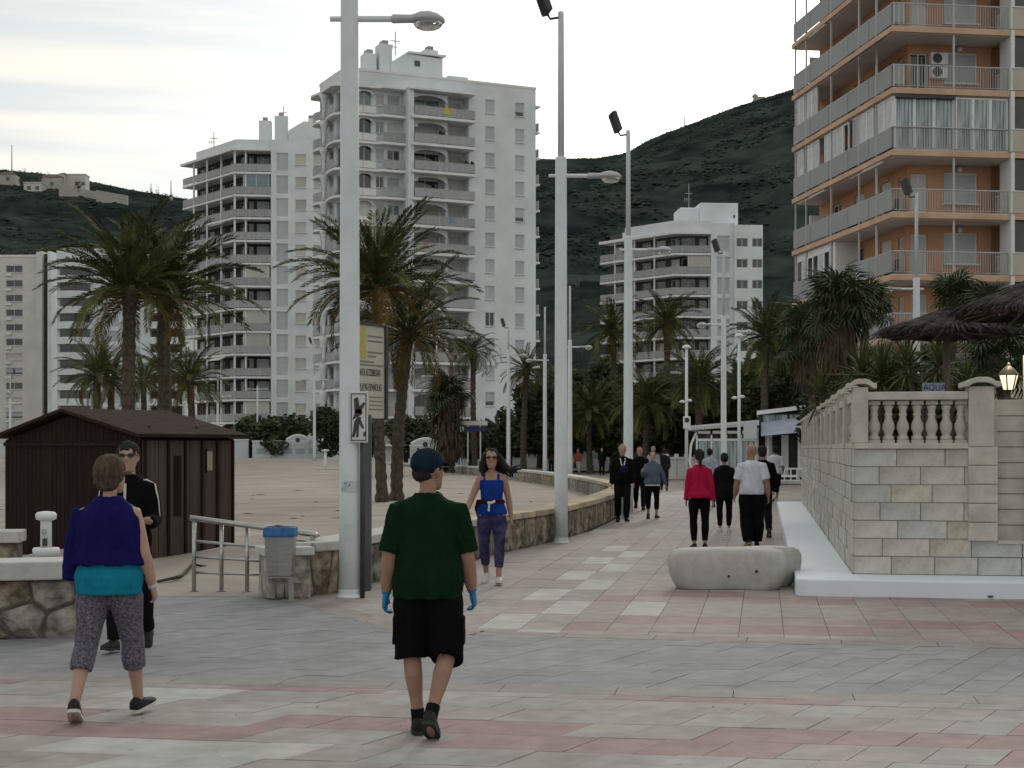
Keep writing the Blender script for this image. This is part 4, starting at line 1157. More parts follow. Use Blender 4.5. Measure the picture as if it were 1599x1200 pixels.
# ---- wall end beyond the gap
W2 = thing('stone_wall', 'short end of a rubble wall at the left edge behind the drinking column', 'wall', (0, 0, 0))
a, b = Vector((-6.9, 19.3)), Vector(((27 - CX) / F * 19.4, 19.4)); d = (b - a).normalized(); nn = Vector((d.y, -d.x)); Lw = (b - a).length
MB().prism([tuple(v) for v in (a, b, b - nn * .4, a - nn * .4)], -.02, .55).build('core', M_MORTAR, W2)
for k, p in enumerate(stones2d(Lw, .55, .3, .25, .025)): stone_obj(W2, p, seg_path(a, d, nn), M_STONE_A if k % 2 else M_STONE_G, .05)
c = (a + b) / 2 - nn * .2
MB().obox((0, 0, 0), (*(d * (Lw / 2 + .04)), 0), (*(nn * .28), 0), (0, 0, .075)).build('coping_slab', M_COPE, W2, (c.x, c.y, .63), bevel=.015)

# ---- long low wall between sand and promenade
W3 = thing('low_stone_wall', 'long low brown stone wall curving between the sand and the promenade', 'wall', (0, 0, 0))
wc = [p for p in wall_curve]
def wc_path(off=0.0, flip=False):
    cum = [0]
    for p, q in zip(wc, wc[1:]): cum.append(cum[-1] + (q - p).length)
    def f(s):
        for i in range(len(wc) - 1):
            if s <= cum[i + 1] or i == len(wc) - 2:
                dd = (wc[i + 1] - wc[i]); t = (s - cum[i]) / dd.length; d_ = dd.normalized(); n_ = Vector((d_.y, -d_.x)) * (-1 if flip else 1)
                return wc[i] + dd * t + n_ * off, n_
    return f, cum
fpath, cum = wc_path()
def s_at_y(y):
    for i in range(len(wc) - 1):
        if wc[i].y <= y <= wc[i + 1].y: return cum[i] + (cum[i + 1] - cum[i]) * (y - wc[i].y) / (wc[i + 1].y - wc[i].y)
HW3 = 0.52
core = ribbon([tuple(p) for p in wc], -.40, -0.0, -.03, HW3); core.build('core', M_MORTAR, W3)
S1 = s_at_y(44.0)
random.seed(42)
sts = []
for q in range(6):
    u0, u1 = S1 * q / 6, S1 * (q + 1) / 6
    for p in stones2d(u1 - u0, HW3, .21 if q < 3 else .26, .40, .03): sts.append([(x + u0, z) for x, z in p])
for k, p in enumerate(sts): stone_obj(W3, p, fpath, M_STONE_A if k % 5 else M_STONE_G, .045)
# far side of the basin: larger blocks face the sand
fin, _ = wc_path(.40, True)
u = s_at_y(50.0)
while u < cum[-1] - 2:
    w = random.uniform(.8, 1.5) * (1 + (u - S1) / 60)
    q, n_ = fin(u + w / 2); q2, _ = fin(u + .04); q3, _ = fin(u + w - .04); dd = (q3 - q2)
    MB().obox((0, 0, 0), (*(dd / 2), 0), (*(n_ * .06), 0), (0, 0, .24)).build('stone', M_STONE_G if random.random() < .6 else M_STONE_A, W3, (q.x, q.y, .27), bevel=.03)
    u += w
u = 0.0; i = 0
while u < cum[-1] - 1.2:
    w = .42 if u < S1 + 6 else 1.1
    q, n_ = fpath(u + w / 2); q2, _ = fpath(u + .006); q3, _ = fpath(u + w - .006); dd = q3 - q2
    MB().obox((0, 0, 0), (*(dd / 2), 0), (*(n_ * .27), 0), (0, 0, .055)).build('coping_block', M_COPEB if (S1 * .25 < u < S1 + 14) else M_COPE, W3, (q.x - n_.x * .2, q.y - n_.y * .2, HW3 + .057), bevel=.012)
    u += w
# squared end pier of the low wall, beside the bin
MB().box(-.26, .26, -.2, .2, 0, .50).build('end_pier', M_STONE_G, W3, (-2.66, 17.98, 0), bevel=.02, rotz=.4)
MB().box(-.30, .30, -.24, .24, .502, .60).build('coping_slab', M_COPE, W3, (-2.66, 17.98, 0), bevel=.015, rotz=.4)
for i in range(5):
    stone_obj(W3, [(.02 + .1 * i, .02), (.11 + .1 * i, .0), (.12 + .1 * i, .18), (.01 + .1 * i, .2)], seg_path(Vector((-2.84, 17.70)), Vector((.92, .39)), Vector((.39, -.92))), M_STONE_G, .04)

# ------------------------------------------------------------------ right terrace wall with balustrade
random.seed(43)
WB = thing('terrace_wall', 'pale ashlar terrace wall with stone balustrade at the right edge', 'wall', (4.21, 18.92, 0), -ax)
# local: x across to the right, y away along the promenade
PZ, WT = 0.20, 1.74
LF, LS = 2.75, 26.0
M_LMORT = mat('pale_mortar', (0.34, 0.325, 0.295), .95, .15, 8, .3, 40)
MB().box(0.014, 1.60, 0.014, 0.5, 0, WT - .02).build('core', M_LMORT, WB)
MB().box(0.014, 0.5, 0.5, LS, 0, WT - .02).build('core', M_LMORT, WB)
nc = 7; ch = (WT - PZ) / nc
def ash(parent, x0, x1, z0, z1, frame, m, pr):
    c, e1, e2 = frame; q = c + e1 * ((x0 + x1) / 2)
    mb = MB(); mb.obox((0, 0, 0), (*(e1 * ((x1 - x0) / 2 - .004)), 0), (*(e2 * .05), 0), (0, 0, (z1 - z0) / 2 - .004))
    return mb.build('stone', m, parent, (q.x + e2.x * (pr - .05), q.y + e2.y * (pr - .05), (z0 + z1) / 2), bevel=.007)
def am():
    r = random.random(); return M_ASHY if r < .13 else M_ASHG if r < .45 else M_ASH
for j in range(nc):
    z0, z1 = PZ + ch * j, PZ + ch * (j + 1)
    lim = LF - .95 if j > 0 else LF + 2.2      # right of here the smooth pillar and panel stand above a ledge
    lim = 1.70 if j > 1 else 2.25
    x = 0.0; first = True
    while x < lim - .05:
        w = random.uniform(.30, .38) if (first and j % 2) else random.uniform(.44, .60)
        if lim - x - w < .18: w = lim - x
        ash(WB, x, x + w, z0, z1, (Vector((0, 0)), Vector((1, 0)), Vector((0, -1))), am(), random.uniform(0, .012)); x += w; first = False
    y = 0.02; first = True
    while y < 12:
        w = random.uniform(.30, .38) if (first and not j % 2) else random.uniform(.44, .62)
        ash(WB, y, y + w, z0, z1, (Vector((0, 0)), Vector((0, 1)), Vector((-1, 0))), am(), random.uniform(0, .02)); y += w; first = False
    mb = MB(); mats = [M_ASH, M_ASHG, M_ASHY]
    while y < LS:
        w = random.uniform(.5, .8); mb.cur = random.choice([0, 0, 1, 1, 2]); pr = random.uniform(0, .02)
        mb.box(-pr, .06, y + .005, y + w - .005, z0 + .005, z1 - .005); y += w
    stuff(mb.build('far_stones', mats, WB))
# smooth pillar and recessed panel at right
MB().box(1.36, 1.66, -.05, .35, WT + .03, 2.50).build('pillar', M_CAST, WB, bevel=.01)
MB().box(1.605, 2.10, .10, .40, .0, 2.34).build('panel', M_CAST, WB, bevel=.01)
for j in range(1, 9): MB().box(1.71, 2.098, .092, .11, .62 + j * .19, .628 + j * .19).build('panel_joint', M_MORTAR, WB)
MB().box(1.70, 2.3, -.03, .40, .585, .62).build('ledge', M_CAST, WB, bevel=.008)
MB().box(2.325, 11, .14, .5, 0, 2.34).build('panel', M_CAST, WB)
MB().box(2.07, 2.32, -.06, .45, .0, 2.9).build('pillar', M_CAST, WB, bevel=.01)
for j in range(5): MB().box(1.355, 1.70, -.045, .3, .62 + j * .230 + .004, .62 + (j + 1) * .230 - .004).build('pillar_block', M_CAST, WB, bevel=.006)
def cap(parent, x0, x1, y0, y1, z):
    """arched pillar cap"""
    n = 8; mb = MB(); top = []
    for i in range(n + 1):
        t = i / n; x = x0 - .07 + (x1 - x0 + .14) * t
        u = smoothstep(.08, .34, t) * smoothstep(.92, .66, t)
        top.append((x, z + .02 + .055 * u, z + .085 + .055 * u))
    mb.rings([[(x, y0 - .07, a), (x, y1 + .07, a), (x, y1 + .07, b), (x, y0 - .07, b)] for x, a, b in top])
    return mb.build('pillar_cap', M_CAST, parent, bevel=.008)
cap(WB, 1.36, 1.66, -.05, .35, 2.47)
# balustrade
MB().box(0.0, 1.36, -.04, .30, WT, WT + .07).build('base_rail', M_CAST, WB, bevel=.008)
MB().box(.16, 1.36, -.03, .25, 2.34, 2.44).build('top_rail', M_CAST, WB, bevel=.012)
bal = MB(); bal.smooth = True
bal.lathe([(.075, .05), (.075, .10), (.05, .12), (.058, .15), (.082, .21), (.078, .27), (.05, .33), (.044, .37), (.056, .395), (.043, .42), (.050, .46), (.066, .50), (.045, .53)], 14)
bal.smooth = False; bal.box(-.078, .078, -.078, .078, 0, .055); bal.box(-.075, .075, -.075, .075, .525, .575)
bme = bal.mesh('baluster', M_CAST)
for i in range(7): inst('baluster', bme, WB, (.25 + i * .172, .11, WT + .055), (0, 0, 0), (.92, .92, .93))
MB().box(0.0, .30, 0.5, LS, WT, WT + .07).build('base_rail', M_CAST, WB, bevel=.008)
MB().box(.02, .27, .2, LS, 2.34, 2.44).build('top_rail', M_CAST, WB, bevel=.01)
for i in range(13):
    y = i * 2.14
    MB().box(-.02, .20 if i else .17, y - .03 if i == 0 else y, y + .24, WT + (.0 if i else .071), 2.50).build('pillar', M_CAST, WB, bevel=.01)
    cap(WB, -.02, .20, y, y + .24, 2.46)
    if i < 12:
        for k in range(9): inst('baluster', bme, WB, (.13, y + .35 + k * .21, WT + .055), (0, 0, 0), (1, 1, .93))
# plinth: white painted step wrapping the wall's foot
PB = MB()
PB.prism([(-.72, LS), (-.72, -.78), (-.62, -.86), (2.20, -.86), (2.30, -.80), (2.34, -.66), (2.34, 0.0), (0, 0.0), (0, LS)], -.03, PZ)
pl = PB.build('plinth', M_PLINTH, WB, bevel=.02)
# terrace floor behind the wall
tf = MB().box(.35, 14, .42, LS + 6, 0, WT - .05).build('terrace_floor', M_MORTAR, None, (4.21, 18.92, 0), rotz=-ax); struct(tf)
# cable hole in the plinth
MB().lathe([(.03, 0), (.03, .02)], 8, (1.5, -.868, .02)).build('drain', M_DARKMETAL, WB)

# ------------------------------------------------------------------ lantern on the panel wall
LT = thing('lantern', 'lit black lantern with glowing glass on the terrace wall', 'lantern', WB.matrix_basis @ Vector((1.87, .25, 2.34)))
mb = MB(); mb.smooth = True
mb.lathe([(.09, 0), (.09, .015), (.035, .03), (.02, .06), (.026, .10), (.06, .125)], 12); mb.build('stem', M_DARKMETAL, LT)
M_GLOW = mat('lantern_glass', (0.9, 0.85, 0.7), 0.4, 0.05, 1, emit=((1.0, 0.80, 0.48), 0.9))
mb = MB(); mb.lathe([(.068, .128), (.115, .30)], 6); mb.build('glass', M_GLOW, LT)
mb = MB()
for j in range(6):
    a = 2 * pi * j / 6; mb.tube([(.07 * cos(a), .07 * sin(a), .125), (.118 * cos(a), .118 * sin(a), .302)], .009, 4)
mb.lathe([(.135, .30), (.13, .315), (.085, .37), (.05, .40), (.025, .42), (.02, .445), (.005, .46)], 6); mb.build('hood', M_DARKMETAL, LT)
ld = bpy.data.lights.new('lantern_bulb', 'POINT'); ld.energy = 5; ld.color = (1, .78, .45); ld.shadow_soft_size = .05
lo = bpy.data.objects.new('lantern_bulb', ld); COL.objects.link(lo); lo.parent = LT; lo.location = (0, -.0, .55)

# ------------------------------------------------------------------ concrete bench
BN = None
def bench_ring(k, z, dz=0.0):
    pts = []
    ctrl = [(-.70, -.02), (-.60, -.24), (-.34, -.29), (-.05, -.21), (.20, -.24), (.45, -.37), (.64, -.30), (.68, -.10), (.60, .09), (.82, .18), (.95, .36), (.90, .55), (.74, .64), (.56, .56), (.36, .42), (.1, .30), (-.25, .28), (-.56, .22)]
    P = [Vector((x, y, 0)) for x, y in ctrl]; n = len(P)
    for i in range(n):
        p0, p1, p2, p3 = P[i - 1], P[i], P[(i + 1) % n], P[(i + 2) % n]
        for t in (0, .33, .66):
            q = 0.5 * ((2 * p1) + (p2 - p0) * t + (2 * p0 - 5 * p1 + 4 * p2 - p3) * t * t + (3 * p1 - p0 - 3 * p2 + p3) * t ** 3)
            c = Vector((.06, .06, 0)); q = c + (q - c) * k; pts.append((q.x, q.y, z))
    return pts
mb = MB(); mb.smooth = True
mb.rings([bench_ring(.84, 0), bench_ring(.86, .01), bench_ring(.93, .09), bench_ring(.985, .20), bench_ring(1.0, .31), bench_ring(.99, .385), bench_ring(.955, .43), bench_ring(.90, .455), bench_ring(.80, .468), bench_ring(.4, .475)])
gpt = gp(1140, 922)
BN = mb.build('concrete_bench', M_CONC, None, (gpt.x, gpt.y + .28, 0.003)); BN.scale = (1.06, 1.06, 1.06); tag(BN, 'rounded peanut shaped concrete bench on the promenade beside the white plinth', 'bench')
for x, z in ((-.02, .16), (.3, .22), (.5, .21)):
    MB().lathe([(.018, 0), (.018, .012)], 8).build('lifting_hole', M_DARKMETAL, BN, (x, -.30 if x < .4 else -.335, z)).rotation_euler = (radians(90), 0, 0)
# ------------------------------------------------------------------ lamp posts
hd = MB(); hd.smooth = True
def head_ring(x, w, zt, zb):
    return [(x, w * cos(a), (zt if sin(a) > 0 else zb) * abs(sin(a)) ** .8 * (1 if sin(a) > 0 else -1)) for a in [2 * pi * j / 14 for j in range(14)]]
hd.rings([head_ring(0, .045, .035, .04), head_ring(.02, .06, .055, .05), head_ring(.22, .065, .05, .045), head_ring(.26, .09, .055, .045), head_ring(.34, .13, .085, .045), head_ring(.44, .145, .09, .05), head_ring(.54, .12, .06, .055), head_ring(.61, .05, .015, .055), head_ring(.625, .02, .0, .045)])
HEAD = hd.mesh('lamp_head', M_BARS)
gl = MB(); gl.smooth = True
def bowl(k, z): return [(.43 + .175 * k * cos(a), .115 * k * sin(a), z) for a in [2 * pi * j / 16 for j in range(16)]]
gl.rings([bowl(1, -.042), bowl(.96, -.07), bowl(.8, -.105), bowl(.5, -.128), bowl(.15, -.136)])
BOWL = gl.mesh('glass_bowl', M_LAMPG)
rf = MB(); rf.box(.33, .40, -.06, .06, -.09, -.03); rf.box(.40, .50, -.03, .03, -.07, -.03)
REFL = rf.mesh('reflector', M_RAIL)
fb = MB(); fb.box(-.055, .055, -.17, .17, -.25, .25); fb.box(.056, .085, -.10, .10, -.14, .10); FLOOD = fb.mesh('floodlight', M_DARKMETAL)
fg = MB(); fg.box(-.068, -.057, -.15, .15, -.22, .22); FLGLASS = fg.mesh('flood_glass', M_PANE)
def lamp_post(px, Y, arms, label, flood=None, top=9.75, arm_z=6.78, r0=.128, base=True, arm_len=.42, group='tall white promenade lamps', z0=0.0):
    X = (px - CX) / F * Y
    t = thing('lamp_post', label, 'street lamp', (X, Y, z0), 0, group)
    mb = MB(); mb.smooth = True
    mb.lathe([(r0, 0.012), (r0 * .97, 1.0), (r0 * .82, arm_z + .3), (r0 * .80, arm_z + .34)], 20); mb.build('pole', M_POLE, t)
    mb = MB(); mb.smooth = True
    mb.lathe([(r0 * .50, arm_z + .342), (r0 * .42, top), (r0 * .42, top + .06)], 14); mb.build('upper_pole', M_POLE, t)
    mb = MB(); mb.smooth = False; mb.lathe([(r0 * 1.22, 0), (r0 * 1.22, .015), (r0 * 1.04, .04), (r0 * 1.02, .10)], 20); mb.build('base_plate', M_POLE, t)
    if Y < 45:
        hb = MB(); hb.smooth = True; aa = [-.38 + .19 * q for q in range(5)]
        hb.add([(r0 * 1.001 * sin(a), -r0 * 1.001 * cos(a), z) for z in (.42, .86) for a in aa], [(q, q + 1, q + 6, q + 5) for q in range(4)]); hb.build('access_door', mat('hatch_paint', (0.56, 0.59, 0.62), .5, .08, 6, grime=.25, gscale=4), t)
    for (sgn, ang) in arms:
        ar = MB(); ar.tube([(0, 0, 0), (arm_len + .03, 0, 0)], .038, 10); a = ar.build('arm', M_POLE, t, (sgn * r0 * .55, 0, arm_z)); a.rotation_euler = (0, 0, ang if sgn > 0 else pi + ang)
        h = inst('lamp_head', HEAD, t, (sgn * (r0 * .55 + arm_len) , sgn * sin(ang) * arm_len, arm_z + .0), (0, 0, ang if sgn > 0 else pi + ang))
        inst('glass_bowl', BOWL, h); inst('reflector', REFL, h)
    if len(arms) == 1:
        s = -arms[0][0]; st = MB(); st.tube([(s * r0 * .5, 0, arm_z), (s * (r0 + .10), 0, arm_z)], .032, 8); st.build('stub', M_POLE, t)
    if flood:
        br = MB(); br.tube([(0, 0, top - .04), (flood * .20, 0, top - .07), (flood * .25, 0, top + .02)], .025, 6); b = br.build('bracket', M_DARKMETAL, t)
        f = inst('floodlight', FLOOD, t, (flood * .33, -.05, top + .26), (radians(-8), radians(-17), radians(18))); inst('flood_glass', FLGLASS, f)
    return t
L1 = lamp_post(546, 18.02, [(1, 0)], 'nearest white lamp post, thick tapering pole with one lamp arm, left of centre', -1)
lamp_post(876, 28.4, [(1, 0)], 'second white lamp post with floodlight on top, standing by the low brown wall', -1)
lamp_post(981, 39.0, [(1, 0)], 'third white lamp post with floodlight, beside the man in black tracksuit', -1)
lamp_post(1130, 62.7, [(-1, 0)], 'white lamp post rising behind the woman in black, floodlight at its top', -1)
lamp_post(1431, 48.6, [(-1, 0)], 'white lamp post behind the thatched parasol and in front of the orange building', -1)
lamp_post(890, 76.5, [(1, 0)], 'white lamp post just right of the second pole, lamp arm pointing right', 1)
lamp_post(851, 88, [(-1, 0)], 'slim white lamp post just left of the second pole, lamp arm pointing left', None)
lamp_post(794, 92, [(-1, 0), (1, 0)], 'white lamp post with two lamp arms above the runner in blue', -1, 9.0, 7.3)
lamp_post(682, 108, [(-1, 0), (1, 0)], 'white lamp post with two lamp arms right of the paired palms', -1)
lamp_post(491, 125, [(-1, 0), (1, 0)], 'white lamp post rising from the hedge left of the nearest pole', -1, z0=.5)
lamp_post(340, 118, [(1, 0)], 'white lamp post beyond the hut in front of the left tower', None, 6.8, 5.2, .1, z0=.5)
lamp_post(402, 150, [(-1, 0), (1, 0)], 'small far lamp post in front of the left white tower', None, 7.0, 6.9, .1, z0=.6)
lamp_post(16, 128, [(1, 0)], 'white lamp post at the far left with a dark floodlight', 1, 7.4, 5.0, .11, z0=.5)
# slim promenade columns with round cap
def cap_lamp(px, Y, ytop, ylow, label, cam_=False):
    X = (px - CX) / F * Y; t = thing('column_lamp', label, 'street lamp', (X, Y, 0), 0, 'slim column lamps by the beach bar')
    zt = H + (HY - ytop) / F * Y; zl = H + (HY - ylow) / F * Y
    mb = MB(); mb.smooth = True; mb.lathe([(.075, 0), (.065, zt)], 12); mb.build('pole', M_POLE, t)
    mb = MB(); mb.smooth = True; mb.lathe([(.05, 0), (.2, .03), (.2, .08), (.12, .16), (.02, .18)], 14, (0, 0, zt)); mb.build('lamp_cap', M_WHITE2, t)
    mb = MB(); mb.smooth = True; mb.lathe([(.04, 0), (.13, .03), (.14, .08), (.05, .13)], 12, (-.18, 0, zl - .05)); mb.lathe([(.04, 0), (.13, .03), (.14, .08), (.05, .13)], 12, (.12, 0, zl)); mb.build('lower_lamp', M_WHITE2, t)
    if cam_:
        b = MB().box(-.16, .16, -.18, -.07, 2.6, 3.15).build('sign_box', M_WHITE2, t, bevel=.03)
        mb = MB(); mb.rings([[(r * cos(a), yy, 2.98 + r * sin(a)) for a in [2 * pi * j / 14 for j in range(14)]] for r, yy in ((.11, -.182), (.11, -.19), (.02, -.19))]); mb.build('dark_disc', M_DARKMETAL, b)
cap_lamp(1072, 68, 545, 628, 'slim white column lamp carrying a box with a dark disc, left of the bar', True)
cap_lamp(1154, 66, 527, 622, 'slim white column lamp standing behind the bar roof')

# ------------------------------------------------------------------ sign posts by the nearest lamp
SG = thing('information_board', 'tall information board with pale panel on a dark post behind the nearest lamp', 'sign', (gp(573, 922).x, 18.92, 0))
mb = MB(); mb.box(-.055, .055, -.05, .05, 0, 2.16); mb.build('post', mat('post_grey', (0.085, 0.09, 0.10), 0.5, 0.1, 4), SG, bevel=.01)
PA = radians(62)   # panel plane turns away to the right
def sp(s, z, k=0.0):
    return (-.16 + s * cos(PA) + k * sin(PA), -.20 + s * sin(PA) - k * cos(PA), z)
M_PANEL = mat('board_cream', (0.50, 0.475, 0.40), 0.6, 0.05, 2, grime=.08)
pw = .64; z0, z1 = 2.12, 3.26
def plate(mb, s0, s1, za, zb, k0, k1):
    mb.add([sp(s0, za, k0), sp(s1, za, k0), sp(s1, zb, k0), sp(s0, zb, k0), sp(s0, za, k1), sp(s1, za, k1), sp(s1, zb, k1), sp(s0, zb, k1)],
           [(0, 1, 2, 3), (7, 6, 5, 4), (0, 4, 5, 1), (1, 5, 6, 2), (2, 6, 7, 3), (3, 7, 4, 0)])
mb = MB(); plate(mb, 0, pw, z0, z1, 0, .05); pn = mb.build('panel', M_PANEL, SG)
mb = MB(); plate(mb, pw + .002, pw + .05, z0 - .02, z1 + .02, -.03, .08); plate(mb, 0, pw, z1 + .002, z1 + .03, -.02, .07); mb.build('panel_frame', M_DARKMETAL, SG)
mb = MB(); plate(mb, .03, .22, z1 - .42, z1 - .02, .0505, .053); mb.build('yellow_field', mat('sign_yellow', (0.46, 0.38, 0.12), 0.6, .05), pn)
def text(body, parent, size, loc, rot, m, name='lettering', align='LEFT', ext=.001, sx=1.0):
    c = bpy.data.curves.new('lettering', 'FONT'); c.body = body; c.size = size; c.extrude = ext; c.align_x = align
    o = bpy.data.objects.new('tmp', c); COL.objects.link(o)
    dg = bpy.context.evaluated_depsgraph_get(); me = bpy.data.meshes.new_from_object(o.evaluated_get(dg))
    bpy.data.objects.remove(o); me.materials.clear(); me.materials.append(m)
    r = bpy.data.objects.new(name, me); COL.objects.link(r); r.parent = parent; r.location = loc; r.rotation_euler = rot; r.scale = (sx, 1, 1)
    return r
INK = mat('sign_ink', (0.05, 0.05, 0.055), 0.6)
rot = (radians(90), 0, PA)
text('PLAN DE ACCESIBILIDAD', pn, .125, sp(.02, z1 - .62, .053), rot, INK, sx=.375)
text('A PLAYAS ESPAÑOLAS', pn, .125, sp(.02, z1 - .80, .053), rot, INK, sx=.445)
for k, (s0, s1, z) in enumerate(((.26, .60, .14), (.26, .60, .20), (.26, .60, .34), (.26, .45, .39), (.05, .4, .46), (.02, .62, .50))):
    mb = MB(); plate(mb, s0, s1, z1 - z, z1 - z + .022, .0505, .052); mb.build('small_print', mat('small_ink', (0.20, 0.19, 0.17), 0.6), pn)
for k in range(4):
    mb = MB(); plate(mb, .30, .61, z0 + .10 + k * .05, z0 + .118 + k * .05, .0505, .052); mb.build('small_print', mat('small_ink', (0.2, .19, .17)), pn)
# no dogs sign
DG = thing('dog_rule_sign', 'small white sign with two dark dog pictograms on a thin dark post', 'sign', (gp(566, 934).x, 17.95, 0))
mb = MB(); mb.smooth = True; mb.tube([(0, 0, 0), (0, 0, 2.42)], .03, 10); mb.build('post', M_DARKMETAL, DG)
mb = MB(); mb.box(-.145, .07, -.075, -.045, 1.81, 2.41); pl_ = mb.build('plate', mat('sign_white', (0.62, 0.62, 0.62), 0.5, .04), DG, bevel=.02)
fr = MB(); fr.box(-.128, .053, -.079, -.0755, 1.835, 1.845); fr.box(-.128, .053, -.079, -.0755, 2.375, 2.385); fr.box(-.128, -.118, -.079, -.0755, 1.845, 2.375); fr.box(.043, .053, -.079, -.0755, 1.845, 2.375); fr.build('border', INK, pl_)
def picto(polys, ox, oz, s, m, name):
    mb = MB()
    for p in polys:
        n = len(p)
        mb.add([(ox + x * s, -.0785, oz + z * s) for x, z in p] + [(ox + x * s, -.0755, oz + z * s) for x, z in p], [tuple(range(n)), tuple(range(2 * n - 1, n - 1, -1))] + [(i, n + i, n + (i + 1) % n, (i + 1) % n) for i in range(n)])
    mb.build(name, m, pl_)
dog = [[(-.05, .13), (.0, .15), (.02, .04), (.07, .09), (.09, .07), (.04, -.02), (.05, -.06), (-.02, -.10), (-.07, -.13), (-.04, -.05)]]
picto(dog, -.045, 2.20, .95, INK, 'dog_pictogram')
picto([[(-.03, .0), (.05, .0), (.06, -.05), (-.04, -.05)]], -.045, 2.20, .9, mat('sign_red', (0.42, 0.03, 0.05)), 'red_mark')
man = [[(-.01, .13), (.03, .13), (.03, .09), (.07, .0), (.05, -.02), (.01, .04), (.0, -.12), (-.03, -.12), (-.02, -.03), (-.05, -.12), (-.08, -.12), (-.06, .0), (-.05, .07)], [(.06, -.06), (.10, -.04), (.09, -.11), (.06, -.11)]]
picto(man, -.04, 1.99, .95, INK, 'owner_pictogram')
# sticker on the lamp pole
ST = MB(); ST.smooth = True
ST.rings([[(.128 * sin(a) * 1.004, -.128 * cos(a) * 1.004, z) for a in (-.75, -.45, -.15, .15, .45, .75, .9)] for z in (1.235, 1.365)], cap=False)
# only the open strip: drop the wrap-around face column
ST.f = [f for f in ST.f if not (0 in f and 6 in f)]; ST.m = ST.m[:len(ST.f)]; ST.ss = ST.ss[:len(ST.f)]
stk = ST.build('sticker', mat('sticker_white', (0.55, 0.58, 0.62), .5), L1)
st2 = MB()
for a0, a1, dz in ((-.72, -.42, .0), (-.50, -.20, .0), (-.26, .04, .02)):
    st2.add([(.1292 * sin(a0), -.1292 * cos(a0), 1.255), (.1292 * sin(a0 + .08), -.1292 * cos(a0 + .08), 1.255), (.1292 * sin(a1 + .12), -.1292 * cos(a1 + .12), 1.345 - dz), (.1292 * sin(a1), -.1292 * cos(a1), 1.345 - dz)], [(0, 1, 2, 3)])
st2.add([(.1292 * sin(.1), -.1292 * cos(.1), 1.30), (.1292 * sin(.8), -.1292 * cos(.8), 1.30), (.1292 * sin(.8), -.1292 * cos(.8), 1.335), (.1292 * sin(.1), -.1292 * cos(.1), 1.335)], [(0, 1, 2, 3)])
st2.build('sticker_print', mat('sticker_blue', (0.03, 0.10, 0.22), .5), stk)

# ------------------------------------------------------------------ handrail, bin, drinking column
HR = thing('handrail', 'steel ramp handrail with four posts and three lower rails left of the bin', 'railing', (gp(302, 925).x, 18.64, 0))
def hx(px): return (px - CX) / F * 18.6 - HR.location.x
top = lambda x: .90 - .19 * x / (hx(490))
mb = MB(); mb.smooth = True; mb.tube([(hx(296), 0, top(hx(296))), (hx(494), -.1, top(hx(494))), (hx(497), -.1, top(hx(497)) - .03)], .034, 10); mb.build('top_rail', M_STEEL, HR)
for px in (302, 345, 385, 424):
    x = hx(px); mb = MB(); mb.smooth = True; mb.tube([(x, 0, 0.0), (x, 0, top(x) - .02)], .026, 8); p = mb.build('post', M_STEEL, HR)
    MB().lathe([(.06, 0), (.06, .012)], 10, (x, 0, 0.004)).build('foot_plate', M_STEEL, p)
x = hx(489); mb = MB(); mb.tube([(x, -.1, .60), (x, -.1, top(x) - .02)], .026, 8); mb.build('post', M_STEEL, HR)
for f in (.27, .48, .69):
    mb = MB(); mb.smooth = True; mb.tube([(hx(303), 0, f * top(0)), (hx(448), 0, f * top(hx(448)))], .018, 8); mb.build('lower_rail', M_STEEL, HR)
BI = thing('litter_bin', 'steel litter bin with blue liner rim on a post beside the handrail', 'bin', (gp(455, 938).x, 17.65, 0))
mb = MB(); mb.box(-.03, .03, -.03, .03, .01, .86); mb.build('post', M_STEEL, BI, bevel=.006)
MB().box(-.10, .12, -.08, .08, .004, .018).build('foot_plate', M_STEEL, BI)
mb = MB(); ox = -.10
def br(z, w, d): return [(ox + w * sx, -.16 + d * sy, z) for sx, sy in ((-1, -1), (0, -1.25), (1, -1), (1, 1), (-1, 1))]
mb.rings([br(.30, .14, .12), br(.76, .165, .145)]); mb.build('bin_body', M_STEEL, BI, bevel=.012)
mb = MB(); mb.smooth = False; mb.rings([br(.742, .172, .152), br(.765, .178, .158), br(.85, .172, .15), br(.855, .16, .14), br(.80, .155, .135)], cap=False)
mb.build('liner_rim', mat('blue_bag', (0.03, 0.13, 0.33), .45, .15, 12, .3, 30), BI)
mb = MB(); mb.box(ox - .145, ox + .145, -.30, -.02, .285, .298); mb.build('bin_floor', M_STEEL, BI)
DC = thing('drinking_column', 'white drinking fountain column with round cap and basin behind the left wall', 'fountain', (at(72, 860, 16.2).x, 16.2, 0))
mb = MB(); mb.smooth = True; mb.lathe([(.075, 0), (.072, .55), (.07, .62)], 16); mb.build('column', M_WHITE2, DC)
mb = MB(); mb.smooth = True; mb.lathe([(.06, .60), (.135, .63), (.14, .68), (.13, .70), (.09, .705), (.085, .68)], 18); mb.build('basin', M_WHITE2, DC)
mb = MB(); mb.smooth = True; mb.lathe([(.06, .68), (.058, .98), (.06, 1.0)], 14); mb.build('upper_column', M_WHITE2, DC)
mb = MB(); mb.smooth = True; mb.lathe([(.05, .98), (.105, 1.0), (.11, 1.05), (.09, 1.075), (.02, 1.085)], 16); mb.build('cap', M_WHITE2, DC)
MB().box(-.02, .03, -.066, -.052, .72, .80).build('tap', M_DARKMETAL, DC); MB().box(-.03, .02, -.066, -.052, .84, .90).build('label_plate', M_STEEL, DC)

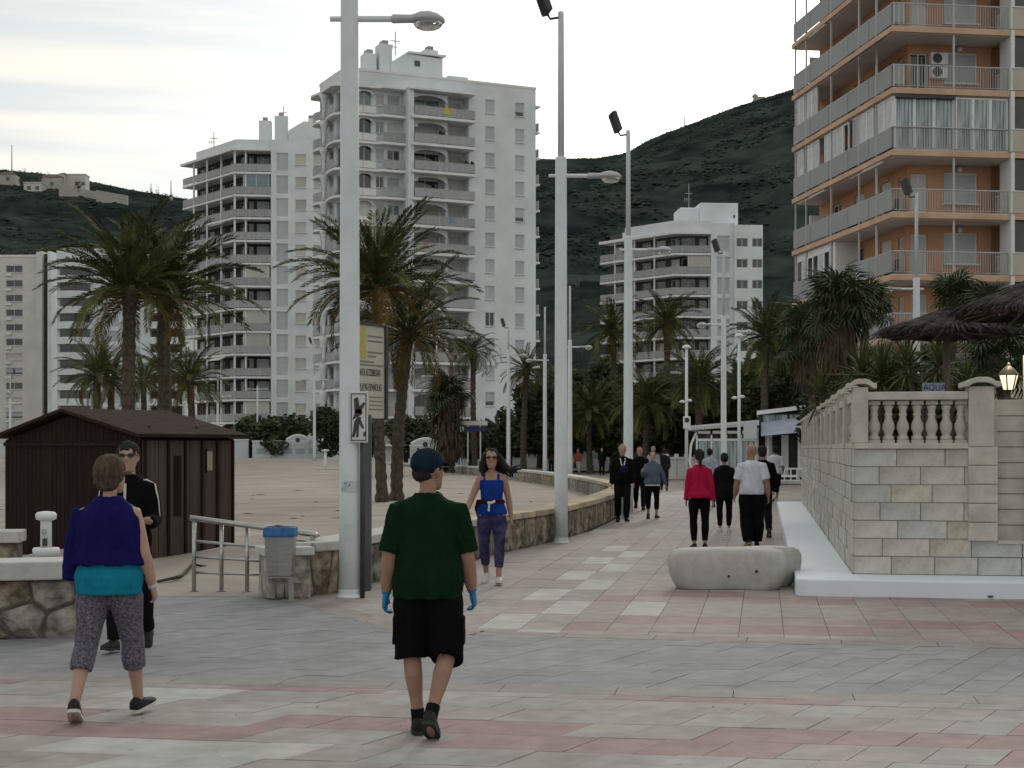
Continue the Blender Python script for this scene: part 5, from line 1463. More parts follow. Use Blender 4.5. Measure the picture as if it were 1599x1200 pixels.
# ------------------------------------------------------------------ beach hut
random.seed(51)
HC = Vector((-5.25, 21.8)); HA = Vector((-8.15, 24.75)); HB = Vector((-4.17, 23.05))
hut = thing('beach_hut', 'dark brown wooden beach hut with low gabled roof on the sand', 'hut', (HC.x, HC.y, 0.02))
e1 = (HA - HC); L1h = e1.length; e1 /= L1h           # gable wall direction (to the left)
e2 = (HB - HC); L2h = e2.length; e2 /= L2h           # door wall direction (to the right)
def hp(u, v, z): q = e1 * u + e2 * v; return (q.x, q.y, z)
EV, RG = 1.86, 2.23
mb = MB()
mb.add([hp(0, 0, 0), hp(L1h, 0, 0), hp(L1h, L2h, 0), hp(0, L2h, 0), hp(0, 0, EV), hp(L1h, 0, EV), hp(L1h, L2h, EV), hp(0, L2h, EV), hp(L1h / 2, 0, RG), hp(L1h / 2, L2h, RG)],
       [(1, 0, 4, 8, 5), (0, 3, 7, 4), (2, 1, 5, 6), (3, 2, 6, 9, 7), (4, 7, 9, 8), (8, 9, 6, 5)])
mb.build('frame', M_SHED, hut)
nb = 32
for i in range(nb):
    u0, u1 = L1h * i / nb + .004, L1h * (i + 1) / nb - .004; um = (u0 + u1) / 2
    zt = EV + (RG - EV) * (1 - abs(um - L1h / 2) / (L1h / 2)) - .03; pr = -.011 - random.uniform(0, .004)
    mb = MB(); mb.add([hp(u, v, z) for z in (0.02, zt) for u, v in ((u0, -.002), (u1, -.002), (u1, pr), (u0, pr))], [(0, 1, 2, 3), (7, 6, 5, 4), (0, 4, 5, 1), (1, 5, 6, 2), (2, 6, 7, 3), (3, 7, 4, 0)])
    mb.build('plank', M_SHED, hut)
mb = MB(); mb.add([hp(u, v, z) for z in (EV - .10, EV - .04) for u, v in ((0, -.03), (L1h, -.03), (L1h, -.045), (0, -.045))], [(0, 1, 2, 3), (7, 6, 5, 4), (0, 4, 5, 1), (1, 5, 6, 2), (2, 6, 7, 3), (3, 7, 4, 0)]); mb.build('tie_beam', M_SHED, hut)
def side_box(v0, v1, z0, z1, k0, k1):
    mb = MB(); mb.add([hp(u, v, z) for z in (z0, z1) for u, v in ((-k0, v0), (-k0, v1), (-k1, v1), (-k1, v0))], [(0, 1, 2, 3), (7, 6, 5, 4), (0, 4, 5, 1), (1, 5, 6, 2), (2, 6, 7, 3), (3, 7, 4, 0)]); return mb
M_SHED2 = mat('lighter_stained_wood', (0.070, 0.048, 0.038), 0.7, 0.2, 3.0, 0.25, 20, stretch=(6, 6, 0.4), rnd=0.12)
for i in range(6):
    v0, v1 = L2h * (i / 6) + .005, L2h * ((i + 1) / 6) - .005; side_box(v0, v1, .03, EV - .02, .001, .016).build('plank', M_SHED2, hut)
for v in (.02, .42, .72, 1.02, 1.30, L2h - .06): side_box(v, v + .035, .03, EV - .02, .018, .05).build('batten', M_SHED, hut)
dr = side_box(.47, .71, .03, EV - .06, .0165, .030).build('door', M_SHED2, hut)
side_box(.53, .66, .75, 1.62, .031, .040).build('door_panel', M_SHED, dr)
side_box(1.13, 1.23, 1.40, 1.68, .017, .03).build('notice', mat('notice_paper', (0.32, 0.27, 0.22)), hut)
side_box(1.10, 1.13, 1.36, 1.72, .017, .034).build('notice_frame', M_SHED, hut)
ov = .16
for s, nm in ((0, 'roof'), (1, 'roof')):
    u0 = -ov if s == 0 else L1h + ov; z0 = EV - ov * (RG - EV) / (L1h / 2) + .05
    mb = MB(); mb.add([hp(u0, -ov, z0), hp(u0, L2h + ov, z0), hp(L1h / 2, L2h + ov, RG + .05), hp(L1h / 2, -ov, RG + .05), hp(u0, -ov, z0 + .05), hp(u0, L2h + ov, z0 + .05), hp(L1h / 2, L2h + ov, RG + .10), hp(L1h / 2, -ov, RG + .10)],
                      [(0, 1, 2, 3), (4, 7, 6, 5), (0, 4, 5, 1), (2, 6, 7, 3), (3, 7, 4, 0), (1, 5, 6, 2)]); mb.build(nm, M_SHEDR, hut)
for v in (.35, 1.2):
    q = hp(.35, v, EV + .12); mb = MB(); mb.lathe([(.02, 0), (.02, .07), (.03, .08), (.005, .10)], 8, q); mb.build('roof_vent', M_DARKMETAL, hut)

# driftwood branch by the handrail and rubber mat
mb = MB(); mb.smooth = True
a = gp(245, 915); b = gp(300, 900); pts = [(a.x, a.y, .05), (a.x + .2, a.y + .1, .09), ((a.x + b.x) / 2 + .1, (a.y + b.y) / 2, .07), (b.x, b.y, .16), (b.x + .2, b.y + .1, .12)]
mb.tube(pts, [.018, .022, .025, .02, .012], 7); tag(mb.build('driftwood', mat('driftwood_bark', (0.06, 0.05, 0.04), .9, .3, 20, .4, 40)), 'thin dark driftwood branch on the sand at the foot of the handrail', 'driftwood')

# white beach showers out on the sand
for (px, Y, lab) in ((508, 100, 'small white beach shower column standing on the sand near the far wall'),):
    X = (px - CX) / F * Y; t = thing('beach_shower', lab, 'shower', (X, Y, sand_z(X, Y)))
    mb = MB(); mb.smooth = True; mb.lathe([(.10, 0), (.09, 1.15)], 12); mb.build('column', M_WHITE2, t)
    mb = MB(); mb.lathe([(.1, 1.15), (.26, 1.2), (.26, 1.27), (.05, 1.3)], 12); mb.build('cap', M_WHITE2, t)
    MB().lathe([(1.0, 0), (1.0, .06)], 18, (0, 0, 0)).build('base', M_COPE, t)
# ------------------------------------------------------------------ palms
random.seed(61)
def frond_mesh(name, L, droop, m, n=44, leaf=.46, seed=0, vee=.35):
    """feather leaf along +x: arching rib with two rows of narrow leaflets"""
    rnd = random.Random(seed); mb = MB()
    pts = []; a = 0.0; x = z = 0.0; k = 14; step = L / k
    for i in range(k + 1):
        pts.append(Vector((x, 0, z))); t = i / k
        x += cos(a) * step; z += sin(a) * step; a -= droop * (.35 + 1.5 * t) / k
    mb.tube(pts, [.035 * (1 - .85 * i / k) for i in range(k + 1)], 4)
    for i in range(n):
        t = .10 + .90 * i / (n - 1); f = t * k; j = min(k - 1, int(f)); p = pts[j].lerp(pts[j + 1], f - j); d = (pts[j + 1] - pts[j]).normalized()
        up = Vector((-d.z, 0, d.x)); ll = leaf * (min(1, .25 + t * 3.2)) * (1.08 - .62 * t ** 2) * rnd.uniform(.85, 1.1)
        for s in (-1, 1):
            out = (d * rnd.uniform(.62, .85) + Vector((0, s, 0)) * rnd.uniform(.65, .85) + up * rnd.uniform(vee - .15, vee + .2)).normalized()
            tip = p + out * ll + Vector((0, 0, -.30 * ll * rnd.uniform(.5, 1.3))); mid = p + out * ll * .5; w = d * .026 * rnd.uniform(.9, 1.2)
            mb.add([p - w, mid - w * 1.25, tip, mid + w * 1.25], [(0, 1, 2, 3)])
    return mb.mesh(name, m)
FR = {k: [frond_mesh('frond', 1.0 * L, dr, m, n, lf, s + i * 7) for i in range(2)] for k, (L, dr, m, n, lf, s) in
      {'up': (3.0, .65, M_FROND, 50, .50, 1), 'mid': (3.1, 1.05, M_FROND, 52, .50, 2), 'low': (2.9, 1.35, M_FROND, 50, .48, 3), 'dry': (2.5, 1.9, M_FRONDY, 34, .42, 4)}.items()}
FRS = {k: [frond_mesh('frond', 1.0 * L, dr, m, n, lf, s + i * 7, .1) for i in range(2)] for k, (L, dr, m, n, lf, s) in
      {'up': (3.0, 1.5, M_FAN, 34, .62, 11), 'mid': (3.1, 2.0, M_FAN, 34, .62, 12), 'low': (2.9, 2.4, M_FAN, 34, .6, 13), 'dry': (2.5, 2.2, M_FRONDY, 24, .5, 14)}.items()}
def trunk_mesh(h, r0, r1, lean, seed, ringy=.06, boss=1.35):
    rnd = random.Random(seed); mb = MB(); mb.smooth = False; rings = []; n = 14; k = max(12, int(h / .16))
    for i in range(k + 1):
        t = i / k; r = (r0 + (r1 - r0) * t) * (1 + (ringy if i % 2 else -ringy))
        if t < .06: r *= 1.35 - 5.8 * t
        if t > .86: r *= 1 + (boss - 1) * smoothstep(.86, .97, t)
        cx = lean[0] * t ** 1.4 + .10 * sin(t * 3 + seed); cy = lean[1] * t
        rings.append([(cx + r * cos(2 * pi * j / n) * rnd.uniform(.93, 1.07), cy + r * sin(2 * pi * j / n) * rnd.uniform(.93, 1.07), h * t) for j in range(n)])
    off = .10 * sin(seed)
    rings = [[(x - off, y, z) for x, y, z in r] for r in rings]
    mb.rings(rings); return mb, Vector((lean[0] + .10 * sin(3 + seed) - off, lean[1], h))
def palm(px, Y, crown_y, label, nf=60, scale=1.0, lean=(0, 0), r=.20, seed=0, kit=None, dry=6, z0=0.0, elev=(-35, 82), group='feather palms', name='palm_tree'):
    kit = kit or FR; X = (px - CX) / F * Y; rnd = random.Random(seed * 13 + 5)
    h = H + (HY - crown_y) / F * Y - z0
    t = thing(name, label, 'palm tree', (X, Y, z0), 0, group)
    mb, top = trunk_mesh(h, r, r * .85, lean, seed); mb.build('trunk', M_TRUNK, t)
    for i in range(nf):
        f = (i + .5) / nf; el = elev[1] + (elev[0] - elev[1]) * f ** .85 + rnd.uniform(-7, 7); az = i * 2.39996 + rnd.uniform(-.25, .25)
        k = 'up' if el > 45 else 'mid' if el > 5 else 'low'
        if i >= nf - dry: k = 'dry'
        s = scale * rnd.uniform(.85, 1.1) * (.80 if el > 70 else 1)
        me = rnd.choice(kit[k])
        o = inst('frond', me, t, top + Vector((cos(az) * .10, sin(az) * .10, -.25 * f - .05)), (0, 0, 0), (s, s, s))
        o.rotation_euler = (rnd.uniform(-.35, .35), -radians(el), az)
    return t
palm(196, 45, 446, 'tall date palm left of its pair behind the brown hut', 50, .92, (.30, 0), .21, 1, dry=4, z0=.05, elev=(-14, 86))
palm(262, 46.5, 452, 'tall date palm right of its pair behind the brown hut', 46, .90, (.05, .2), .22, 2, dry=4, z0=.05, elev=(-14, 86))
palm(597, 48.5, 440, 'tall date palm behind the nearest lamp post, trunk left of its pair', 56, .98, (-.10, 0), .18, 3, dry=12, z0=.05, elev=(-18, 86))
palm(620, 50, 512, 'shorter date palm at the right trunk of the pair behind the lamp', 42, .90, (.25, 0), .20, 4, dry=10, z0=.05)
palm(148, 84, 582, 'small date palm left of three behind the hut roof', 44, .78, (-.1, 0), .22, 5, z0=.2)
palm(170, 86, 588, 'small date palm second from left behind the hut roof', 40, .74, (.0, 0), .22, 6, z0=.2)
palm(224, 95, 590, 'small dark palm between the two tall left trunks', 36, .72, (.1, 0), .2, 7, z0=.2)
palm(246, 90, 572, 'small palm just behind the tall right trunk of the left pair', 36, .72, (.1, 0), .2, 17, z0=.2)
palm(305, 84, 590, 'small date palm in front of the left tower balconies', 46, .76, (-.1, 0), .21, 8, z0=.2)
palm(742, 100, 545, 'slender palm with arching crown against the plain tower wall', 46, .66, (0, 0), .19, 9, FRS, 4, group='slender palms in the park')
palm(818, 104, 575, 'palm with stiff crown right of the slender one below the tower', 44, .74, (.1, 0), .22, 10, FR, 4, group='slender palms in the park')
palm(690, 104, 605, 'low dark palm crown behind the two armed lamp', 36, .62, (0, 0), .2, 11, FRS, 4, group='slender palms in the park')
for px, Y, cy, sc, nf, lab in ((956, 112, 515, .95, 50, 'palm left of the third lamp below the low white block'), (1046, 100, 500, .85, 50, 'tall palm in front of the balconies of the low white block'),
                               (1096, 84, 590, .85, 56, 'broad palm crown left of the fourth lamp'), (1010, 92, 625, .95, 56, 'dense palm crown behind the man in black tracksuit'),
                               (1197, 82, 520, .82, 54, 'tall palm between the fourth lamp and the orange building'), (1160, 92, 600, .8, 44, 'short palm behind the bar roof'),
                               (922, 105, 640, .9, 48, 'low palm behind the lamp poles in the middle'), (872, 116, 600, .8, 40, 'palm half hidden by the second lamp pole'),
                               (1228, 88, 585, .85, 44, 'palm at the left foot of the orange building')):
    palm(px, Y, cy, lab, nf, sc, (0, 0), .22, int(px) % 50, FR, 3, group='palms before the low white block')

# fan palms and yuccas on the terrace
def fan_mesh(name, m, R=.62, n=22, droop=.35, pet=.55):
    mb = MB(); rnd = random.Random(7)
    mb.tube([(0, 0, 0), (pet * .5, 0, .04), (pet, 0, .02)], [.016, .012, .010], 4)
    c = Vector((pet, 0, .02))
    for i in range(n):
        a = radians(-150 + 300 * i / (n - 1)); d = Vector((cos(a), sin(a), 0)); L = R * (1 - .25 * abs(i / (n - 1) * 2 - 1)) * rnd.uniform(.92, 1.06)
        w = Vector((-sin(a), cos(a), 0)) * .034
        m1 = c + d * L * .6 + Vector((0, 0, .03 * (-1) ** i)); tip = c + d * L + Vector((0, 0, -droop * L * rnd.uniform(.6, 1.2)))
        mb.add([c, m1 - w, tip, m1 + w], [(0, 1, 2, 3)])
    return mb.mesh(name, m)
FAN = [fan_mesh('fan_leaf', M_FAN), fan_mesh('fan_leaf', M_FAN, .7, 24, .6, .7)]
def fan_palm(px, Y, cy, z0, label, nf=46, sc=1.0, r=.10, seed=0, skirt=0, group='fan palms on the terrace'):
    X = (px - CX) / F * Y; rnd = random.Random(seed); h = H + (HY - cy) / F * Y - z0
    t = thing('fan_palm', label, 'palm tree', (X, Y, z0), 0, group)
    mb, top = trunk_mesh(h, r, r * 1.1, (0, 0), seed, .10, 1.2); mb.build('trunk', M_TRUNK, t)
    for i in range(nf):
        f = (i + .5) / nf; el = 80 - 125 * f + rnd.uniform(-8, 8); az = i * 2.39996 + rnd.uniform(-.3, .3); s = sc * rnd.uniform(.85, 1.15)
        o = inst('fan_leaf', rnd.choice(FAN), t, top + Vector((0, 0, -.15 * f)), (0, 0, 0), (s, s, s)); o.rotation_euler = (rnd.uniform(-.5, .5), -radians(el), az)
    if skirt:
        mb = MB()
        for i in range(900):
            a = rnd.uniform(0, 6.28); z = h - rnd.uniform(.1, skirt); rr = r * rnd.uniform(1.5, 3.6) * (1 + .5 * (h - z) / skirt * .2); l = rnd.uniform(.4, .9)
            p = Vector((top.x + rr * cos(a), top.y + rr * sin(a), z)); w = Vector((-sin(a), cos(a), 0)) * .05
            mb.add([p - w + Vector((0, 0, l * .4)), p + w + Vector((0, 0, l * .4)), p + w * .3 + Vector((cos(a) * .12, sin(a) * .12, -l * .6)), p - w * .3 + Vector((cos(a) * .12, sin(a) * .12, -l * .6))], [(0, 1, 2, 3)])
        mb.build('leaf_skirt', M_SKIRT, t)
    return t
TZ = 1.69
fan_palm(1318, 33, 475, TZ, 'large fan palm above the balustrade left of the thatched parasol', 44, .74, .10, 1, 1.2)
fan_palm(1274, 41, 520, TZ, 'fan palm at the left end of the terrace planting', 40, .85, .10, 2, 1.2)
fan_palm(1356, 42, 480, TZ, 'fan palm behind the large one near the orange balconies', 34, .7, .10, 3)
fan_palm(1482, 35, 468, TZ, 'fan palm rising behind the thatched parasol', 36, .62, .10, 4)
fan_palm(1532, 33, 490, TZ, 'small fan palm between the two thatched parasols', 36, .6, .09, 5)
fan_palm(1555, 30, 555, TZ, 'low fan palm below the right thatched parasol', 36, .75, .09, 6)
fan_palm(702, 96, 618, 0.2, 'shaggy fan palm with a skirt of dead leaves in the park', 50, 1.35, .30, 7, 4.0, 'fan palms in the park')
yl = MB()
yl.add([(0, -.02, 0), (.45, -.026, .03), (.9, 0, -.05), (.45, .026, .03), (0, .02, 0)], [(0, 1, 3, 4), (1, 2, 3)])
YUC = yl.mesh('sword_leaf', M_YUC)
def yucca(px, Y, cy, z0, label, heads=1, nl=110, sc=1.0, seed=0):
    X = (px - CX) / F * Y; rnd = random.Random(seed); h = max(.3, H + (HY - cy) / F * Y - z0)
    t = thing('yucca', label, 'yucca', (X, Y, z0), 0, 'yuccas on the terrace')
    mb = MB(); tops = []
    for k in range(heads):
        a = k * 2.4; o = Vector((cos(a) * .28 * (heads > 1), sin(a) * .28 * (heads > 1), h * rnd.uniform(.75, 1.0))); tops.append(o)
        mb.tube([(0, 0, 0), o * .5, o], [.08, .06, .055], 8)
    mb.build('trunk', M_TRUNK, t)
    for o_ in tops:
        for i in range(nl):
            el = 85 - 140 * ((i + .5) / nl); az = i * 2.39996; s = sc * rnd.uniform(.7, 1.1)
            q = inst('sword_leaf', YUC, t, o_ + Vector((0, 0, -.2 * i / nl)), (0, 0, 0), (s, s, s)); q.rotation_euler = (rnd.uniform(-.4, .4), -radians(el + rnd.uniform(-8, 8)), az)
yucca(1368, 28, 575, TZ, 'bushy yucca with sharp yellow green leaves behind the corner pillar', 3, 90, .85, 1)
yucca(1440, 27, 565, TZ, 'yucca with loose leaves left of the parasol pole', 2, 80, .75, 2)
yucca(1300, 31, 600, TZ, 'low dark yucca above the side balustrade', 2, 70, .8, 3)
yucca(1510, 29, 575, TZ, 'low yucca right of the parasol pole', 1, 70, .8, 4)

# ------------------------------------------------------------------ broadleaf trees and hedges
def leaf_mass(mb, clumps, n, rnd, size):
    tot = sum(c[3] * c[4] * c[5] for c in clumps)
    for cx, cy, cz, rx, ry, rz in clumps:
        for i in range(int(n * (rx * ry * rz) / tot) + 20):
            d = Vector((rnd.gauss(0, 1), rnd.gauss(0, 1), rnd.gauss(0, 1))).normalized() * rnd.uniform(.55, 1.08) ** .6
            p = Vector((cx + d.x * rx, cy + d.y * ry, cz + d.z * rz)); a = Vector((rnd.gauss(0, 1), rnd.gauss(0, 1), rnd.gauss(0, .6))).normalized(); b = a.orthogonal().normalized(); s = size * rnd.uniform(.6, 1.4)
            mb.add([p - a * s, p - b * s * .5, p + a * s, p + b * s * .5], [(0, 1, 2, 3)])
def tree(px, Y, ytop, wpx, label, cat='tree', trunk=True, z0=.3, seed=0, n=1500, name='park_tree', group='broadleaf trees in the park', ybot=None):
    X = (px - CX) / F * Y; rnd = random.Random(seed); h = H + (HY - ytop) / F * Y - z0; w = wpx / F * Y / 2
    t = thing(name, label, cat, (X, Y, z0), 0, group)
    zb = h * (.16 if trunk else 0.03)
    if trunk:
        mb = MB(); mb.smooth = True; mb.tube([(0, 0, 0), (.1, 0, h * .3), (0, 0, h * .6)], [.22, .17, .1], 8)
        for k in range(5):
            a = k * 1.3; mb.tube([(.08, 0, h * (.28 + .05 * k)), (cos(a) * w * .4, sin(a) * w * .4, h * .55), (cos(a) * w * .7, sin(a) * w * .7, h * .75)], [.09, .06, .03], 6)
        mb.build('trunk', M_TRUNK, t)
    cl = []
    for k in range(14):
        a = rnd.uniform(0, 6.28); q = rnd.uniform(.15, .78); r_ = w * rnd.uniform(.32, .48)
        cl.append((cos(a) * w * q, sin(a) * w * q * .8, zb + (h - zb) * rnd.uniform(.22, .80), r_, r_, (h - zb) * rnd.uniform(.2, .3)))
    cl.append((0, 0, zb + (h - zb) * .5, w * .6, w * .6, (h - zb) * .48))
    mb = MB(); leaf_mass(mb, cl, n, rnd, max(.16, w * .10)); mb.build('crown', M_LEAF, t)
for i, (px, Y, yt, w, lab) in enumerate(((842, 108, 602, 110, 'round dark tree left of the second lamp pole'), (795, 112, 640, 60, 'small loose tree by the two armed lamp above the runner'), (900, 112, 575, 90, 'dark tree right of the second lamp pole'),
        (980, 106, 600, 110, 'dark spreading tree behind the third lamp'), (1060, 96, 585, 110, 'dense dark tree left of the bar'), (1130, 94, 600, 120, 'dense dark tree behind the bar roof'),
        (1215, 86, 585, 100, 'dark tree between bar and orange building'), (735, 122, 655, 70, 'low dark tree by the blue street sign'), (940, 120, 560, 90, 'tall dark tree below the mountain between lamps'),
        (1285, 88, 590, 90, 'dark tree behind the side balustrade'), (1400, 46, 545, 130, 'dark tree behind the terrace yuccas'), (1500, 44, 560, 130, 'dark tree behind the parasols'),
        (1020, 118, 590, 120, 'dark tree below the low white block left of the fourth lamp'), (1170, 100, 560, 110, 'tall dark tree right of the fourth lamp'), (1095, 110, 580, 90, 'dark tree behind the slim column lamp'), (880, 122, 590, 90, 'dark tree between the lamp poles'), (1330, 50, 560, 120, 'dark tree behind the large fan palm'))):
    tree(px, Y, yt, w * 1.25, lab, seed=70 + i, n=4200)
for i, (px, Y, yt, w, lab) in enumerate(((430, 150, 650, 110, 'dark clipped hedge left part, beyond the sand'), (512, 146, 636, 70, 'tall dark hedge beside the nearest lamp, beyond the sand'), (382, 152, 655, 50, 'dark hedge at the left tower foot'),
        (640, 140, 652, 90, 'dark hedge between the paired palms and the shaggy palm'), (572, 142, 655, 60, 'dark hedge behind the information board'), (90, 150, 668, 40, 'low bush beyond the left end of the hut'))):
    tree(px, Y, yt, w, lab, 'hedge', False, .7, 90 + i, 3000, 'hedge', 'hedges beyond the sand')
# lawn strip of the park
mb = MB(); mb.add([(-8, 122, .12), (14, 104, .06), (22, 118, .08), (-8, 150, .3)], [(0, 1, 2, 3)]); struct(mb.build('lawn', M_GRASS))

for i, (px, yt, w, Y) in enumerate(((38, 262, 9, 884), (62, 268, 8, 884), (78, 269, 12, 892), (122, 281, 14, 872), (236, 286, 6, 890), (246, 287, 9, 890), (33, 274, 10, 878))):
    zz = hill_z((px - CX) / F * Y, Y)
    tree(px, Y, yt, w, ('dark round tree beside the leftmost ridge house', 'dark tree between two ridge houses', 'dark spreading tree behind the long ridge house', 'dark bush below the flat roofed ridge house', 'small tree alone on the ridge right of the houses',
         'larger lone tree on the ridge near the white tower', 'dark bush below the leftmost ridge house')[i], z0=zz - 1, seed=120 + i, n=260, group='trees on the hill ridge', name='ridge_tree')
# ------------------------------------------------------------------ background walls, beach bar, parasols
def arch_wall(px0, px1, Y, ytop, ybot, arches, label, m, stripes=True):
    a, b = at(px0, ybot, Y), at(px1, ytop, Y)
    t = thing('white_park_wall', label, 'wall', (a.x, Y, a.z)); w, h = b.x - a.x, b.z - a.z
    MB().box(0, w, 0, .3, -.6, h).build('wall', m, t)
    MB().box(-.05, w + .05, -.06, .36, h + .002, h + .12).build('coping', M_WHITE2, t)
    for (pc, wp, rise) in arches:
        cx = (pc - px0) / F * Y; r = wp / F * Y / 2; rz = rise / F * Y; n = 12; mb = MB()
        mb.prism([(0, 0)], 0, 0) if False else None
        top = [(cx - r + 2 * r * i / n, h + .122 + rz * sin(pi * i / n)) for i in range(n + 1)]
        mb.rings([[(x, -.05, h - .3), (x, .3, h - .3), (x, .3, z + .02), (x, -.05, z + .02)] for x, z in top]); g = mb.build('arch_gable', m, t)
        mb = MB(); mb.tube([(x, .12, z + .06) for x, z in top], .13, 6); mb.build('arch_trim', M_WHITE2, g)
        MB().lathe([(.22, 0), (.22, .04)], 12, (0, 0, 0)).build('round_window', M_DARKMETAL, g, (cx, -.055, h + rz * .35)).rotation_euler = (radians(90), 0, 0)
    if stripes:
        k = 0; x = .4
        while x < w - 1.0:
            MB().box(x, x + .9, -.03, -.004, .25, h * .55).build('panel', mat('wall_panel_grey', (0.34, 0.40, 0.44), .7, .08, 2), t); x += 1.25
    return t
MW = mat('park_wall_paint', (0.56, 0.60, 0.63), .8, .05, .5, grime=.12, gscale=.6)
arch_wall(394, 512, 148, 690, 713, [(465, 36, 7)], 'white park wall with an arched gable and round window, beyond the sand', MW)
arch_wall(365, 388, 149, 688, 713, [], 'short white wall section left of the arched one', MW, False)
arch_wall(640, 770, 128, 697, 719, [(664, 44, 8)], 'pale wall with arched gable behind the three distant walkers', MW)
arch_wall(770, 960, 126, 700, 720, [], 'pale striped low wall behind the lamps and the walker in navy', MW)
t = thing('white_fence_wall', 'low white rail wall along the far left edge of the sand', 'wall', at(-30, 714, 165))
MB().box(0, 4.2, 0, .3, -.5, 1.2).build('wall', MW, t); MB().box(-.1, 4.3, -.05, .35, 1.202, 1.3).build('coping', M_WHITE2, t)
t = thing('white_planter_wall', 'low white panelled wall at the end of the promenade, left of the bar', 'wall', at(1039, 746, 86))
for i in range(3): MB().box(i * .66 + .01, (i + 1) * .66 - .01, 0, .5, -.1, .52).build('panel', M_WHITE2, t, bevel=.02); MB().box(i * .66 + .01, (i + 1) * .66 - .01, .02, .48, .53, 1.02).build('panel', M_WHITE2, t, bevel=.02)
MB().box(-.05, 2.05, -.06, .56, 1.022, 1.14).build('coping', M_WHITE2, t)
for i in range(4): MB().box(i * .55, i * .55 + .2, .1, .4, 1.142, 1.32).build('merlon', M_WHITE2, t)
# beach bar
Yb = 76.0
B0 = at(1086, 752, Yb)
bar = thing('beach_bar', 'white beach bar pavilion with blue glass front, awning and railed deck', 'kiosk', (B0.x, Yb, 0), radians(-9))
s = Yb / F
M_BGL = mat('bar_glass', (0.13, 0.18, 0.21), .08, .5, 1.6, spec=.8, stretch=(6, 6, .3), col2=(.26, .31, .33))
zt = 2.95
MB().box(-.1, 9.0, -.2, 7, 0.0, .12).build('deck', M_COPE, bar)
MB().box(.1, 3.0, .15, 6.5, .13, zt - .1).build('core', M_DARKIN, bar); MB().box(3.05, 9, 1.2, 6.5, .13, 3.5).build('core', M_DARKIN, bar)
for i in range(5):
    x = .02 + i * .72; MB().box(x, x + .09, 0, .12, .13, zt - .55).build('post', M_WHITE2, bar)
for i in range(4):
    x = .12 + i * .72; p = MB().box(x, x + .61, .04, .07, .72, 2.08).build('glass_pane', M_BGL, bar)
    MB().box(x, x + .61, .0, .1, 2.09, 2.22).build('transom', M_WHITE2, bar)
    for k in range(2): MB().box(x + .04 + k * .3, x + .27 + k * .3, .04, .07, 2.24, 2.44).build('small_pane', M_DARKIN, bar)
    MB().box(x, x + .61, .01, .11, 2.46, 2.6).build('fascia', M_WHITE2, bar)
mb = MB(); mb.add([(-.35, -.35, 2.62), (3.1, -.45, 2.86), (3.1, 6.6, 2.86), (-.35, 6.6, 2.62), (-.35, -.35, 2.84), (3.1, -.45, 3.12), (3.1, 6.6, 3.12), (-.35, 6.6, 2.84)], [(3, 2, 1, 0), (4, 5, 6, 7), (0, 1, 5, 4), (1, 2, 6, 5), (2, 3, 7, 6), (3, 0, 4, 7)])
mb.build('roof', M_WHITE2, bar)
for i in range(26): MB().box(-.2 + i * .125, -.2 + i * .125 + .05, -.42 - .004 * i, -.34, 2.66 + .0088 * i, 2.82 + .0088 * i).build('fascia_slat', MW, bar)
for i in range(30):
    x = .1 + i * .30; MB().box(x, x + .07, -.16, -.1, .2, .70).build('baluster', M_WHITE2, bar)
MB().box(0, 9, -.19, -.07, .702, .78).build('deck_rail', M_WHITE2, bar); MB().box(0, 9, -.19, -.07, .125, .20).build('deck_rail', M_WHITE2, bar)
mb = MB(); mb.smooth = True; mb.tube([(-.05, .05, .13), (-.28, .05, 1.1), (-.22, .05, 1.9), (.05, .05, 2.55)], .06, 8); mb.build('curved_post', M_WHITE2, bar)
MB().box(2.35, 3.0, -.75, -.65, 2.2, 3.05).build('projecting_sign', MW, bar, bevel=.02)
for x in (3.0, 3.5, 5.0): MB().box(x, x + .08, .2, .28, .13, 2.75).build('post', M_WHITE2, bar)
mb = MB(); mb.add([(3.2, 1.1, 3.0), (9, 1.1, 3.75), (9, -1.4, 2.9), (3.2, -.9, 2.32), (3.2, 1.1, 3.03), (9, 1.1, 3.78), (9, -1.4, 2.93), (3.2, -.9, 2.35)], [(3, 2, 1, 0), (4, 5, 6, 7), (0, 1, 5, 4), (1, 2, 6, 5), (2, 3, 7, 6), (3, 0, 4, 7)])
mb.build('awning', mat('awning_blue', (0.36, 0.42, 0.50), .8, .06, 2), bar)
for i in range(4):
    x = 3.3 + i * 1.3; MB().box(x, x + 1.2, 1.1, 1.16, 2.6, 3.4).build('glass_pane', M_BGL, bar)
MB().add([(3.0, .9, 3.4), (9, .9, 4.1), (9, 6.6, 4.1), (3.0, 6.6, 3.4), (3.0, .9, 3.6), (9, .9, 4.3), (9, 6.6, 4.3), (3.0, 6.6, 3.6)], [(3, 2, 1, 0), (4, 5, 6, 7), (0, 1, 5, 4), (1, 2, 6, 5), (2, 3, 7, 6), (3, 0, 4, 7)]).build('roof', M_WHITE2, bar)
for i in range(5): MB().box(3.4 + i * .8, 3.4 + i * .8 + .35, 1.1, 1.18, .3, 2.4).build('shutter_panel', M_WHITE2, bar)
MB().box(3.2, 4.9, -1.2, -.9, .35, .45).build('bench_plank', M_WHITE2, bar); MB().box(3.25, 3.6, -1.2, -.9, 0, .345).build('bench_foot', M_WHITE2, bar)
